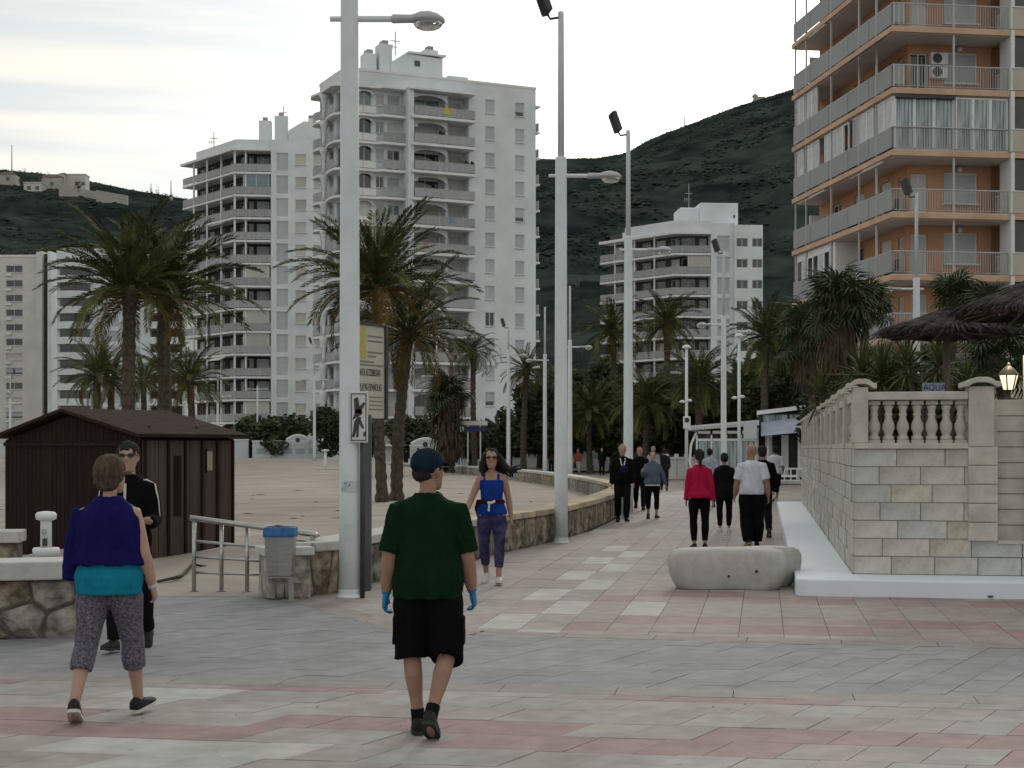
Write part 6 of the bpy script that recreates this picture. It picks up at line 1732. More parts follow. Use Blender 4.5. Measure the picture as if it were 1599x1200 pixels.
# blue street sign and direction boards in the park
t = thing('street_sign', 'white and blue direction sign on two thin posts among the park trees', 'sign', at(744, 722, 98))
for x in (-.55, .25): MB().tube([(x, 0, 0), (x, 0, 2.6)], .05, 6).build('post', M_WHITE2, t)
MB().box(-1.0, .7, -.06, -.02, 2.35, 2.62).build('board', M_WHITE2, t); MB().box(-.75, .55, -.08, -.062, 1.95, 2.25).build('board', mat('sign_navy', (0.03, 0.04, 0.16), .5), t)
MB().box(-1.05, -.80, -.08, -.02, 1.93, 2.27).build('board', M_WHITE2, t)
# thatched parasols
def parasol(px, Y, yapex, yrim, rpx, label, seed):
    X = (px - CX) / F * Y; rnd = random.Random(seed); R = rpx / F * Y; za = H + (HY - yapex) / F * Y; zr = H + (HY - yrim) / F * Y
    t = thing('thatched_parasol', label, 'parasol', (X, Y, TZ), 0, 'thatched parasols on the terrace'); za -= TZ; zr -= TZ
    mb = MB(); mb.smooth = True; mb.tube([(0, 0, 0), (0, 0, za - .15)], .055, 10); mb.build('pole', M_WOODPOLE, t)
    mb = MB(); mb.smooth = True; n = 36; rings = []
    for f, dz in ((.02, .0), (.12, -.02), (.16, -.10), (.4, .0), (.7, .02), (1.0, .0)):
        rings.append([(R * f * cos(2 * pi * j / n) * (1 + rnd.uniform(-.03, .03)), R * f * sin(2 * pi * j / n) * (1 + rnd.uniform(-.03, .03)), za + (zr - za) * (f ** .8) + dz * .6 + rnd.uniform(-.02, .02)) for j in range(n)])
    for f, dz in ((.98, -.04), (.6, -.0), (.1, .04)):
        rings.append([(R * f * cos(2 * pi * j / n), R * f * sin(2 * pi * j / n), za - .08 + (zr - za) * (f ** .8) + dz + rnd.uniform(-.02, .02)) for j in range(n)])
    mb.rings(rings); mb.build('canopy', M_THATCH, t)
    mb = MB()
    for i in range(2600):
        a = rnd.uniform(0, 6.28); f = rnd.uniform(.08, 1.0) ** .7; l = rnd.uniform(.14, .32); d = Vector((cos(a), sin(a), 0)); w = Vector((-sin(a), cos(a), 0)) * rnd.uniform(.008, .02)
        p = d * R * f + Vector((0, 0, za + (zr - za) * f ** .8 + .015)); q = p + d * l + Vector((0, 0, -l * rnd.uniform(.30, .75)))
        mb.add([p - w, p + w, q + w * .4, q - w * .4], [(0, 1, 2, 3)])
    stuff(mb.build('straw', M_THATCH, t))
    for j in range(8):
        a = 2 * pi * j / 8; MB().tube([(0, 0, za - .35), (R * .9 * cos(a), R * .9 * sin(a), zr - .14)], .018, 5).build('rib', M_WOODPOLE, t)
parasol(1478, 24.0, 478, 515, 101, 'dark thatched parasol with its pole in view behind the balustrade', 1)
parasol(1612, 20.6, 430, 482, 118, 'dark thatched parasol cut by the right edge of the picture', 2)
# blue lettered board behind the balustrade
t = thing('lettered_board', 'small white board with blue lettering behind the balustrade under the parasol', 'sign', at(1458, 613, 22.5))
MB().box(-.16, .16, 0, .02, -.05, .14).build('board', mat('board_pale', (0.28, 0.33, 0.38), .6), t)
text('AQUA', t, .13, (-.155, -.004, .03), (radians(90), 0, 0), mat('board_blue', (0.02, 0.05, 0.22), .5), sx=.9)
for x in (-.15, .15): MB().box(x - .012, x + .012, .022, .046, -.60, .30).build('post', M_DARKMETAL, t)
# ------------------------------------------------------------------ people
TMP = bpy.data.scenes.new('workbench')
def fuse(mb, name, m, parent, vox, it=3, fold=0.0, fscale=(9, 9, 5), loc=None):
    """melt overlapping closed shapes into one continuous skin"""
    me0 = mb.mesh('raw', m); o = bpy.data.objects.new('raw', me0); TMP.collection.objects.link(o)
    r = o.modifiers.new('r', 'REMESH'); r.mode = 'VOXEL'; r.voxel_size = vox; r.adaptivity = 0
    s = o.modifiers.new('s', 'SMOOTH'); s.factor = .5; s.iterations = it
    with bpy.context.temp_override(scene=TMP, view_layer=TMP.view_layers[0]):
        dg = bpy.context.evaluated_depsgraph_get()
    dg.update()
    me = bpy.data.meshes.new_from_object(o.evaluated_get(dg))
    bpy.data.objects.remove(o); bpy.data.meshes.remove(me0)
    me.materials.clear()
    for q in (m if isinstance(m, (list, tuple)) else [m]): me.materials.append(q)
    n = len(me.polygons); me.polygons.foreach_set('use_smooth', [True] * n); me.polygons.foreach_set('material_index', [0] * n)
    if fold:
        off = random.uniform(0, 50); nr = [tuple(v.normal) for v in me.vertices]
        for v, q in zip(me.vertices, nr):
            c = v.co; d = noise.fractal((c.x * fscale[0] + off, c.y * fscale[1], c.z * fscale[2] + c.x * 6), 1.0, 2.2, 4)
            k = fold * d; v.co = (c.x + q[0] * k, c.y + q[1] * k, c.z + q[2] * k)
    me.update(); me.name = name
    ob = bpy.data.objects.new(name, me); COL.objects.link(ob); ob.parent = parent
    if loc: ob.location = loc
    return ob
def ell(mb, c, r, n=12, k=7):
    c = Vector(c); mb.rings([[(c.x + r[0] * cos(2 * pi * j / n) * sin(pi * (i + .25) / (k - .5)), c.y + r[1] * sin(2 * pi * j / n) * sin(pi * (i + .25) / (k - .5)), c.z - r[2] * cos(pi * (i + .25) / (k - .5))) for j in range(n)] for i in range(k)])
def er(z, rx, ry, cy=0.0, cx=0.0, n=18):
    return [(cx + rx * cos(2 * pi * j / n), cy + ry * sin(2 * pi * j / n), z) for j in range(n)]

SKIN = mat('skin', (0.36, 0.205, 0.145), .55, .10, 9, .05, 80, spec=.35)
SKIN2 = mat('skin_pale', (0.42, 0.26, 0.195), .55, .10, 9, .05, 80, spec=.35)
SKIN3 = mat('skin_tan', (0.31, 0.175, 0.125), .55, .10, 9, .05, 80, spec=.35)
def cloth(name, c, var=.12, bump=.35, **k): return mat(name, c, .9, var, 14, .75, 26, spec=.06, stretch=(1, 1, .45), **k)
BLK = cloth('black_cloth', (0.0055, 0.0055, 0.0065)); BLK2 = cloth('black_jersey', (0.0085, 0.0085, 0.010))
HAIRD = mat('dark_hair', (0.012, 0.010, 0.009), .85, .3, 30, .5, 120, stretch=(1, 1, .2)); HAIRB = mat('brown_hair', (0.075, 0.048, 0.032), .85, .35, 40, .6, 120, stretch=(1, 1, .25)); HAIRG = mat('grey_hair', (0.28, 0.26, 0.24), .6, .3, 40, .5, 120)
SHOEB = mat('black_shoe', (0.008, 0.008, 0.009), .7, .2, 20); SHOEW = mat('white_shoe', (0.52, 0.52, 0.54), .6, .08, 10); SOLEW = mat('white_sole', (0.58, 0.57, 0.54), .7, .06, 10); SOLED = mat('dark_sole', (0.03, 0.03, 0.03), .8)

TORSO = [(.84, .120, .085, -.005), (.90, .160, .112, -.012), (.95, .172, .118, -.014), (1.02, .162, .108, -.006), (1.10, .148, .100, .0), (1.20, .155, .106, .002), (1.30, .172, .112, .0), (1.37, .180, .106, -.008), (1.415, .160, .094, -.012), (1.45, .118, .078, -.013), (1.478, .078, .064, -.012), (1.505, .058, .058, -.008)]
def torso_rings(J, z0, z1, grow=0.0, fem=0.0, hemw=0.0, top_flare=0.0, fat=0.0, hang=False):
    out = []
    tab = [t for t in TORSO]
    zs = [z0] + [t[0] for t in tab if z0 + .015 < t[0] < z1 - .015] + [z1]
    for z in zs:
        zq = max(z, .945) if hang else z
        rx = interp([(t[0], t[1]) for t in tab], zq); ry = interp([(t[0], t[2]) for t in tab], zq); cy = interp([(t[0], t[3]) for t in tab], zq)
        if fem: rx *= 1 + fem * (.10 * math.exp(-((z - .93) / .09) ** 2) - .13 * math.exp(-((z - 1.13) / .09) ** 2) - .10 * math.exp(-((z - 1.38) / .1) ** 2)); ry *= 1 + fem * .10 * math.exp(-((z - .92) / .08) ** 2)
        if fat: rx += fat * math.exp(-((z - 1.1) / .16) ** 2); ry += fat * 1.2 * math.exp(-((z - 1.1) / .16) ** 2); 
        g = grow + hemw * smoothstep(z0 + .40, z0, z)
        lean = J['lean'] * (z - .92)
        out.append(er(z + J['dz'], rx + g, ry + g, cy + lean))
    return out

def person(px, py, heading, label, h=1.75, fem=0.0, legs=((12, 5), (-14, 18)), arms=((-12, 8, 12), (14, 8, 20)), head_yaw=0.0, skin=SKIN,
           top=None, bottom=None, shoe=SHOEB, sole=SOLED, hair=None, vox=.013, lean=0.0, fat=0.0, group=None, depth=None, z0=0.0, foot_out=8, extras=None, spread=0.0, nose=True, gloves=None, lateral=(0, 0), bk=1.06):
    Y = depth or F * (H - z0) / (py - HY); X = (px - CX) / F * Y
    t = thing('person', label, 'person', (X, Y, z0), radians(heading), group)
    S = h / 1.75; t.scale = (S, S, S)
    lb_ = 1 + (bk - 1) * .25; ab_ = 1 + (bk - 1) * 1.3
    J = {'lean': tan(radians(lean)), 'dz': 0.0}
    low = []
    for i, s in enumerate((-1, 1)):
        th, kn = legs[i]; ta, ka = radians(th), radians(th - kn); la, lb = (radians(q) for q in (lateral[i] if isinstance(lateral[i], tuple) else (lateral[i], lateral[i] * .5)))
        hip = Vector((s * (.088 + .008 * fem), -.005, .90)); knee = hip + Vector((s * (.012 + spread) + sin(la) * .43, .43 * sin(ta), -.43 * cos(ta))); ank = knee + Vector((s * (-.012 + spread) + sin(lb) * .405, .405 * sin(ka), -.405 * cos(ka)))
        pitch = radians(max(-55, min(25, (th - kn) * .9 if kn > 12 else th * .6 + 0)))      # heel lifts on the trailing leg
        if th > 5 and kn < 8: pitch = radians(8)
        if abs(th) <= 5 and kn <= 8: pitch = 0
        yaw = radians(-s * foot_out); fd = Vector((sin(-yaw) * 1, cos(yaw), 0)); up = Vector((0, 0, 1))
        fdir = fd * cos(pitch) + up * sin(pitch); fup = -fd * sin(pitch) + up * cos(pitch); fx = fdir.cross(fup)
        J[('hip', i)], J[('knee', i)], J[('ank', i)], J[('foot', i)] = hip, knee, ank, (fdir, fup, fx)
        for a, b in ((-.065, -.078), (.17, -.078)): low.append((ank + fdir * a + fup * b).z)
    dz = -min(low); J['dz'] = dz
    for i in (0, 1):
        for k in ('hip', 'knee', 'ank'): J[(k, i)] = J[(k, i)] + Vector((0, 0, dz))
    L = J['lean']
    for i, s in enumerate((-1, 1)):
        sw, ab, el = arms[i]; sa, ba = radians(sw), radians(ab)
        sh = Vector((s * (.176 - .020 * fem), -.012 + L * .5, 1.375 + dz)); d1 = Vector((s * sin(ba), sin(sa) * cos(ba), -cos(sa) * cos(ba))).normalized(); elb = sh + d1 * .285
        ea = radians(sw + el); d2 = Vector((s * sin(ba) * .6, sin(ea), -cos(ea))).normalized()
        if len(arms[i]) if False else False: pass
        wr = elb + d2 * .245
        J[('sh', i)], J[('elb', i)], J[('wr', i)], J[('hd', i)] = sh, elb, wr, d2
    neck = Vector((0, -.012 + L * .56, 1.46 + dz)); hc = Vector((0, .015 + L * .72, 1.640 + dz)); J['head'] = hc
    # --- skin: one continuous body
    mb = MB(); mb.rings(torso_rings(J, .84, 1.475, -.008, fem, fat=fat * .8))
    mb.tube([neck + Vector((0, -.005, -.02)), neck + Vector((0, .0, .06)), hc + Vector((0, -.02, -.06))], [.062 - .010 * fem, .052 - .008 * fem, .052 - .008 * fem], 14)
    Rh = Matrix.Rotation(radians(head_yaw), 3, 'Z')
    HS = 1.11
    def hpnt(x, y, z): return hc + Rh @ Vector((x, y, z)) * HS
    rings = []
    for z, w, f, b in ((-.116, .022, .082, .02), (-.105, .042, .092, -.015), (-.075, .056, .096, -.055), (-.035, .066, .096, -.08), (.005, .072, .094, -.093), (.045, .076, .094, -.099), (.08, .068, .078, -.088), (.105, .044, .042, -.058), (.116, .012, .008, -.02)):
        rings.append([hpnt(w * cos(2 * pi * j / 20), (f + b) / 2 + (f - b) / 2 * sin(2 * pi * j / 20), z) for j in range(20)])
    mb.rings(rings)
    if nose: mb.tube([hpnt(0, .088, .028), hpnt(0, .108, -.012), hpnt(0, .104, -.026)], [.010, .014, .013], 8)
    for s in (-1, 1): 
        c = hpnt(s * .076, -.008, -.005); rr = [[(c + Rh @ Vector((s * .010 * k, .020 * cos(a) * q, .032 * sin(a) * q))) for a in [2 * pi * j / 10 for j in range(10)]] for k, q in ((-1, .5), (0, 1.0), (1, .7))]; mb.rings(rr)
    hands = []
    for i, s in enumerate((-1, 1)):
        hip, knee, ank = J[('hip', i)], J[('knee', i)], J[('ank', i)]; fdir, fup, fx = J[('foot', i)]
        mid = knee.lerp(ank, .28) + Vector((0, -.018, 0))
        mb.tube([hip + Vector((0, 0, .03)), hip.lerp(knee, .25), hip.lerp(knee, .7), knee, mid, knee.lerp(ank, .65), ank, ank + fup * -.03], [.090 * bk, (.086 + .006 * fem) * bk, .065 * bk, .055 * lb_, .056 * lb_, .041 * lb_, .034, .034], 14)
        mb.tube([ank + fdir * -.04 + fup * -.05, ank + fdir * .05 + fup * -.055, ank + fdir * .15 + fup * -.062], [.03, .036, .024], 10)
        sh, elb, wr, d2 = J[('sh', i)], J[('elb', i)], J[('wr', i)], J[('hd', i)]; k = 1 - .14 * fem
        mb.tube([sh + Vector((-s * .05, 0, .004)), sh, sh.lerp(elb, .35), sh.lerp(elb, .8), elb, elb.lerp(wr, .3), elb.lerp(wr, .75), wr], [.054 * k * bk, .056 * k * bk, .053 * k * ab_, .047 * k * ab_, .044 * k * ab_, .046 * k * ab_, .036 * k * ab_, .029 * k], 12)
        hm = MB() if gloves else mb
        g = .0025 if gloves else 0
        lat = (Vector((0, 1, 0)) - d2 * d2.y).normalized()         # thumb side: forward
        pn = d2.cross(lat) * (1 if s > 0 else -1)                  # palm faces the thigh
        if pn.x * s > 0: pn = -pn
        hm.rings([[wr + d2 * a + lat * (w * cos(q)) + pn * (tk * sin(q)) for q in [2 * pi * j / 12 for j in range(12)]] for a, w, tk in ((-.01, .026 + g, .021 + g), (.03, .036 + g, .019 + g), (.075, .041 + g, .017 + g), (.095, .039 + g, .014 + g))])
        for f in range(4):
            u = (.030, .010, -.011, -.031)[f]; ln = (.062, .070, .065, .050)[f]; c1 = .35 + .08 * f
            p0 = wr + d2 * .085 + lat * u; p1 = p0 + (d2 * cos(c1) + pn * sin(c1)) * ln * .5; p2 = p1 + (d2 * cos(c1 + .8) + pn * sin(c1 + .8)) * ln * .32; p3 = p2 + (d2 * cos(c1 + 1.4) + pn * sin(c1 + 1.4)) * ln * .25
            hm.tube([p0, p1, p2, p3], [.0092 + g, .0088 + g, .0080 + g, .0066 + g], 7)
        p0 = wr + d2 * .025 + lat * .026; p1 = p0 + d2 * .028 + lat * .022 + pn * .008; p2 = p1 + d2 * .030 + lat * .006 + pn * .012
        hm.tube([p0, p1, p2], [.013 + g, .011 + g, .008 + g], 7)
        if gloves: hm.tube([wr - d2 * .035, wr], [.034, .031], 12); hands.append(hm)
    fuse(mb, 'body', skin, t, vox, 3)
    for hm in hands: fuse(hm, 'glove', gloves, t, .0045, 2)
    # --- shoes
    for i in (0, 1):
        ank = J[('ank', i)]; fdir, fup, fx = J[('foot', i)]
        def sr(a, w, zt, zb): return [ank + fdir * a + fx * (w * cos(q)) + fup * ((zt if sin(q) > 0 else zb) * (abs(sin(q)) ** .7) * (1 if sin(q) > 0 else 1) - .045) if False else ank + fdir * a + fx * (w * cos(q)) + fup * (-.045 + (zt * abs(sin(q)) ** .75 if sin(q) > 0 else -zb * abs(sin(q)) ** .4)) for q in [2 * pi * j / 14 for j in range(14)]]
        mb = MB(); mb.smooth = True
        mb.rings([sr(-.072, .018, .03, .02), sr(-.066, .034, .062, .028), sr(-.03, .043, .072, .028), sr(.02, .043, .066, .028), sr(.07, .046, .040, .028), sr(.12, .049, .024, .028), sr(.165, .043, .014, .028), sr(.188, .022, .002, .022)])
        sh_ = mb.build('shoe', shoe, t)
        mb = MB(); mb.smooth = False
        out = [(-.076, .022), (-.06, .038), (-.02, .045), (.04, .043), (.09, .050), (.14, .050), (.175, .038), (.193, .015)]
        P = [ank + fdir * a + fx * w for a, w in out] + [ank + fdir * a - fx * w for a, w in reversed(out)]
        mb.rings([[p + fup * -.078 for p in P], [p + fup * -.056 for p in P]]); mb.build('sole', sole, sh_)
    # --- trousers
    if bottom:
        g, ln = bottom.get('loose', .012), bottom.get('length', 1.0)
        mb = MB(); mb.rings(torso_rings(J, .83, bottom.get('top', 1.03), .008 + min(g, .02) * .5, fem, fat=fat))
        for i in (0, 1):
            hip, knee, ank = J[('hip', i)], J[('knee', i)], J[('ank', i)]
            P = [hip + Vector((0, 0, .05)), hip.lerp(knee, .25), hip.lerp(knee, .7), knee, knee.lerp(ank, .28) + Vector((0, -.016, 0)), knee.lerp(ank, .65), ank + Vector((0, 0, .01))]; R = [.080 * bk, (.092 + .006 * fem) * bk, .070 * bk, .061 * bk, .063 * bk, .049 * bk, .041]
            cut = {'1.0': 6}.get(str(ln)); full = []
            # cumulative trim
            tot = ln * 6
            for k in range(7):
                if k <= tot: full.append((P[k], R[k] + g * (.6 + .4 * k / 6) + bottom.get('flare', 0) * k / 6))
            k = int(tot)
            if k < 6 and tot > k: f = tot - k; full.append((P[k].lerp(P[k + 1], f), R[k] * (1 - f) + R[k + 1] * f + g + bottom.get('flare', 0) * k / 6))
            mb.tube([q[0] for q in full], [q[1] for q in full], 14)
            if bottom.get('pocket'):
                s = -1 if i == 0 else 1; c = hip.lerp(knee, .62) + Vector((s * (.075 + g), .0, 0)); mb.obox(c, (.014, 0, 0), (0, .07, 0), (0, 0, .085))
        fuse(mb, bottom.get('name', 'trousers'), bottom['mat'], t, vox, 2, bottom.get('fold', .006 if g > .01 else .002))
    # --- top
    if top:
        g, sl = top.get('loose', .014), top.get('sleeve', .5)
        mb = MB(); mb.rings(torso_rings(J, top.get('hem', .92), top.get('neck', 1.495), g, fem, top.get('hemw', .012), fat=fat, hang=True))
        if sl > 0:
            for i, s in enumerate((-1, 1)):
                sh, elb, wr = J[('sh', i)], J[('elb', i)], J[('wr', i)]; k = 1 - .12 * fem
                P = [sh + Vector((-s * .07, 0, .004)), sh + Vector((0, 0, .0)), sh.lerp(elb, .4), elb, elb.lerp(wr, .5), wr]; R = [.058 * k * bk, .060 * k * bk, .056 * k * bk, .048 * k * bk, .043 * k * bk, .035 * k * bk]
                tot = 1 + sl * 4; full = [(P[j], R[j] + g * .85) for j in range(6) if j <= tot]; j = int(tot)
                if j < 5 and tot > j: f = tot - j; full.append((P[j].lerp(P[j + 1], f), R[j] * (1 - f) + R[j + 1] * f + g * 1.1))
                mb.tube([q[0] for q in full], [q[1] for q in full], 14)
        elif sl == 0:
            for s in (-1, 1): mb.tube([(s * .085, .075 + L * .45, 1.30 + dz), (s * .088, .035 + L * .5, 1.42 + dz), (s * .085, -.03 + L * .52, 1.455 + dz), (s * .075, -.095 + L * .45, 1.33 + dz)], .026, 8)
        fuse(mb, top.get('name', 'shirt'), top['mat'], t, vox, 2, top.get('fold', .007))
    # --- hair
    if hair:
        kind, hmat = hair[0], hair[1]; mb = MB()
        def he(x, y, z, rx, ry, rz): 
            c = hpnt(x, y, z); n = 14; k = 8
            mb.rings([[c + HS * (Rh @ Vector((rx * cos(2 * pi * j / n) * sin(pi * (i + .25) / (k - .5)), ry * sin(2 * pi * j / n) * sin(pi * (i + .25) / (k - .5)), -rz * cos(pi * (i + .25) / (k - .5))))) for j in range(n)] for i in range(k)])
        if kind == 'short': he(0, -.018, .030, .083, .097, .096); he(0, -.045, -.02, .072, .058, .07)
        elif kind == 'bob': he(0, -.020, .022, .096, .108, .108); he(0, -.045, -.04, .086, .066, .07)
        elif kind == 'pony': he(0, -.015, .028, .084, .098, .096); he(0, -.045, -.01, .074, .06, .06); he(0, -.115, .035, .03, .03, .03); mb.tube([hpnt(0, -.12, .03), hpnt(0, -.145, -.04), hpnt(0, -.135, -.13), hpnt(0, -.125, -.20)], [.022, .034, .028, .008], 10)
        elif kind == 'bun': he(0, -.015, .028, .084, .098, .096); he(0, -.045, -.01, .074, .06, .06); he(0, -.11, .02, .04, .035, .04)
        elif kind == 'long':
            he(0, -.020, .030, .092, .104, .102)
            for k_ in range(15):
                a = radians(-20 + 220 * k_ / 14); x, y = .082 * cos(a), -.02 - .075 * sin(a); w = hair[2] if len(hair) > 2 else 0
                mb.tube([hpnt(x, y, .05), hpnt(x * 1.5 + w * .10, y * 1.1, -.05), hpnt(x * 2.1 + w * .4, y * 1.1 - .02, -.14 + abs(w) * .05), hpnt(x * 2.3 + w * (.7 + .5 * (k_ % 3)), y * 1.1, -.24 + .05 * (k_ % 4) + abs(w) * .2)], [.034, .042, .036, .008], 8)
        elif kind == 'fringe': he(0, -.01, .045, .086, .10, .088); he(0, -.045, -.02, .072, .058, .07)
        elif kind == 'cap':
            he(0, -.012, .040, .090, .106, .088); mb.rings([[hpnt(w * cos(q), .075 + .085 * k * max(0, sin(q)) , .045 - .02 * k + dzz) for q in [pi * j / 12 for j in range(13)]] for k, w, dzz in ((0, .08, .006), (1, .085, .006), (1, .085, -.004), (0, .08, -.006))], closed=True) if False else None
            br_ = [hpnt(.078 * cos(q), .07 + .095 * sin(q), .040 - .018 * sin(q)) for q in [pi * j / 12 for j in range(13)]]
            mb.rings([[p + Vector((0, 0, .007)) for p in br_], [p - Vector((0, 0, .007)) for p in br_]])
        ob = fuse(mb, 'cap' if kind == 'cap' else 'hair', hmat, t, min(vox, .010), 2, 0 if kind == 'cap' else .010, (30, 30, 12))
        if kind == 'cap':
            mb = MB(); 
            def he2(x, y, z, rx, ry, rz): ell(mb, hpnt(x, y, z), (rx, ry, rz))
            he2(0, -.045, -.02, .074, .058, .06); fuse(mb, 'hair', HAIRD, t, min(vox, .010), 2, .006, (30, 30, 12))
    if extras: extras(t, J, hpnt, vox)
    return t

def sunglasses(m_):
    def f(t, J, hp, vox):
        mb = MB()
        for s in (-1, 1): mb.rings([[hp(s * .034 + .026 * cos(q), .101 + k - .006 * abs(cos(q)), .018 + .018 * sin(q)) for q in [2 * pi * j / 12 for j in range(12)]] for k in (0, .006)]); mb.tube([hp(s * .06, .096, .022), hp(s * .080, .03, .022), hp(s * .080, -.01, .015)], .004, 5)
        mb.tube([hp(-.01, .106, .022), hp(.01, .106, .022)], .004, 5); mb.build('sunglasses', m_, t)
    return f
def face(t, J, hp, vox):
    mb = MB()
    for s in (-1, 1): ell(mb, hp(s * .032, .090, .018), (.012, .007, .006), 8, 5)
    mb.build('eyes', mat('eye_dark', (0.03, 0.025, 0.02), .3), t)
    mb = MB(); ell(mb, hp(0, .094, -.055), (.022, .008, .006), 8, 5); mb.build('lips', mat('lips', (0.26, 0.10, 0.085), .5), t)
GLS = mat('dark_lens', (0.012, 0.012, 0.014), .15, spec=.7)

random.seed(71)
def extra_shawl(t, J, hp, vox):
    """jacket hung over the shoulders, an empty sleeve at the left"""
    mb = MB(); dz = J['dz']
    mb.rings([er(1.03 + dz, .250, .172, -.03), er(1.12 + dz, .230, .158, -.03), er(1.25 + dz, .226, .150, -.03), er(1.34 + dz, .218, .142, -.022), er(1.40 + dz, .190, .120, -.018), er(1.445 + dz, .140, .098, -.014), er(1.49 + dz, .085, .075, -.012)])
    mb.tube([(-.19, -.02, 1.40 + dz), (-.235, -.03, 1.2 + dz), (-.262, -.04, 1.0 + dz), (-.270, -.04, .92 + dz)], [.06, .062, .055, .045], 12)
    fuse(mb, 'draped_jacket', cloth('navy_cloth', (0.011, 0.009, 0.080)), t, vox, 2, .012, (14, 14, 3))
    mb = MB(); mb.tube([(.215, .02, 1.06 + dz), (.222, .03, .93 + dz)], [.035, .028], 10); fuse(mb, 'jacket_flap', cloth('navy_dark', (0.008, 0.008, 0.03)), t, vox, 2, .005)
    wr, d2 = J[('wr', 1)], J[('hd', 1)]; mb = MB(); mb.smooth = True; mb.tube([wr - d2 * .012, wr + d2 * .012], .031, 14); mb.build('watch', SHOEW, t)
    for s in (1,):
        mb = MB(); mb.tube([hp(.080, .07, .02), hp(.082, -.01, .012)], .004, 5); mb.build('glasses', GLS, t)
TEAL = cloth('teal_jersey', (0.010, 0.19, 0.30))
person(171, 1131, -3, 'woman walking away in teal top, navy jacket over shoulders and patterned leggings', 1.66, .8, ((-10, 18), (13, 3)), ((10, 6, 10), (-2, 15, 24)), -24, SKIN2,
       dict(mat=TEAL, hem=.83, sleeve=-1, loose=.022, hemw=.024, neck=1.44, fold=.005), dict(mat=mat('patterned_leggings', (0.062, 0.059, 0.090), .85, .35, 60, .2, 150, col2=(0.125, 0.115, 0.145)), length=.73, loose=.006, fold=.003, name='leggings'), SHOEB, SOLEW,
       ('bob', HAIRB), .0085, 2, fat=.028, extras=extra_shawl, foot_out=14, spread=.028, depth=9.95, bk=1.22)
def extra_m2(t, J, hp, vox):
    sunglasses(GLS)(t, J, hp, vox)
    for i, s in ((0, -1), (1, 1)):
        sh, elb = J[('sh', i)], J[('elb', i)]
        mb = MB(); mb.smooth = True; mb.tube([sh + Vector((-s * .11, .01, .058)), sh + Vector((-s * .02, .02, .075)), sh + Vector((s * .058, .03, .035)), sh.lerp(elb, .4) + Vector((s * .070, .03, 0)), sh.lerp(elb, .85) + Vector((s * .062, .03, 0))], .009, 6); mb.build('white_stripe', SOLEW, t)
    mb = MB(); mb.tube([(-.005, .125, 1.42 + J['dz']), (-.004, .135, 1.25 + J['dz'])], .012, 6); mb.build('white_zip', SOLEW, t)
person(201, 1017, 178, 'man in black jacket with white shoulder stripe, half hidden by the woman in teal', 1.76, 0, ((-8, 25), (12, 4)), ((6, 10, 85), (-8, 8, 20)), 8, SKIN2,
       dict(mat=BLK, hem=.88, sleeve=1.0, loose=.022, name='jacket'), dict(mat=BLK2, length=1.0, loose=.016, name='trousers'), SHOEB, SOLED, ('fringe', HAIRD), .011, 0, extras=extra_m2, depth=13.3)
def extra_m3(t, J, hp, vox):
    wr, d2 = J[('wr', 0)], J[('hd', 0)]; mb = MB(); mb.smooth = True; mb.tube([wr - d2 * .075, wr - d2 * .05], .036, 14); mb.build('watch', GLS, t)
    mb = MB(); mb.tube([hp(.078, -.02, .012), hp(.078, .08, .018)], .004, 5); mb.tube([hp(-.078, -.02, .012), hp(-.078, .08, .018)], .004, 5)
    for s in (-1, 1): mb.rings([[hp(s * .036 + .026 * cos(q), .104 + k, .010 + .020 * sin(q)) for q in [2 * pi * j / 12 for j in range(12)]] for k in (0, .004)])
    mb.build('glasses', GLS, t)
    for i in (0, 1):
        ank = J[('ank', i)]; knee = J[('knee', i)]; mb = MB(); mb.smooth = True; d = (knee - ank).normalized(); mb.tube([ank - d * .03, ank + d * .02, ank + d * .075], [.046, .043, .043], 12); mb.build('sock', BLK2, t)
person(668, 1152, -2, 'man walking away in dark green shirt, black cargo shorts, cap and blue gloves', 1.705, 0, ((2, 3), (-4, 30)), ((-6, 12, 18), (5, 13, 14)), -38, SKIN3,
       dict(mat=cloth('green_jersey', (0.0055, 0.0205, 0.0085)), hem=.84, sleeve=.46, loose=.021, hemw=.024, name='shirt', fold=.013), dict(mat=BLK, length=.52, loose=.034, flare=.02, pocket=True, name='shorts', fold=.006), SHOEB, SOLED,
       ('cap', cloth('navy_cap', (0.010, 0.022, 0.035))), .0080, 2, fat=.032, gloves=mat('blue_glove', (0.015, 0.17, 0.36), .4, .12, 10, .15, 60), extras=extra_m3, depth=9.42, foot_out=4, lateral=((0, 4), (3, -10)), bk=1.14)
def extra_w4(t, J, hp, vox):
    sunglasses(mat('red_lens', (0.05, 0.008, 0.012), .2, spec=.6))(t, J, hp, vox); dz = J['dz']
    mb = MB(); mb.rings([er(1.045 + dz, .172, .128), er(1.075 + dz, .176, .132), er(1.10 + dz, .170, .126)]); mb.tube([(.165, -.02, 1.09 + dz), (.185, -.05, .98 + dz), (.17, -.06, .84 + dz)], [.04, .05, .03], 10)
    fuse(mb, 'waist_jacket', cloth('maroon_cloth', (0.035, 0.010, 0.016)), t, vox, 2, .006)
    mb = MB(); mb.tube([(-.05, .128, 1.085 + dz), (-.01, .15, 1.06 + dz), (.045, .14, 1.065 + dz)], .018, 8); mb.tube([(.02, .15, 1.06 + dz), (.03, .158, .95 + dz)], .014, 8); mb.build('white_tie', SOLEW, t)
BLU = cloth('royal_blue', (0.010, 0.040, 0.235))
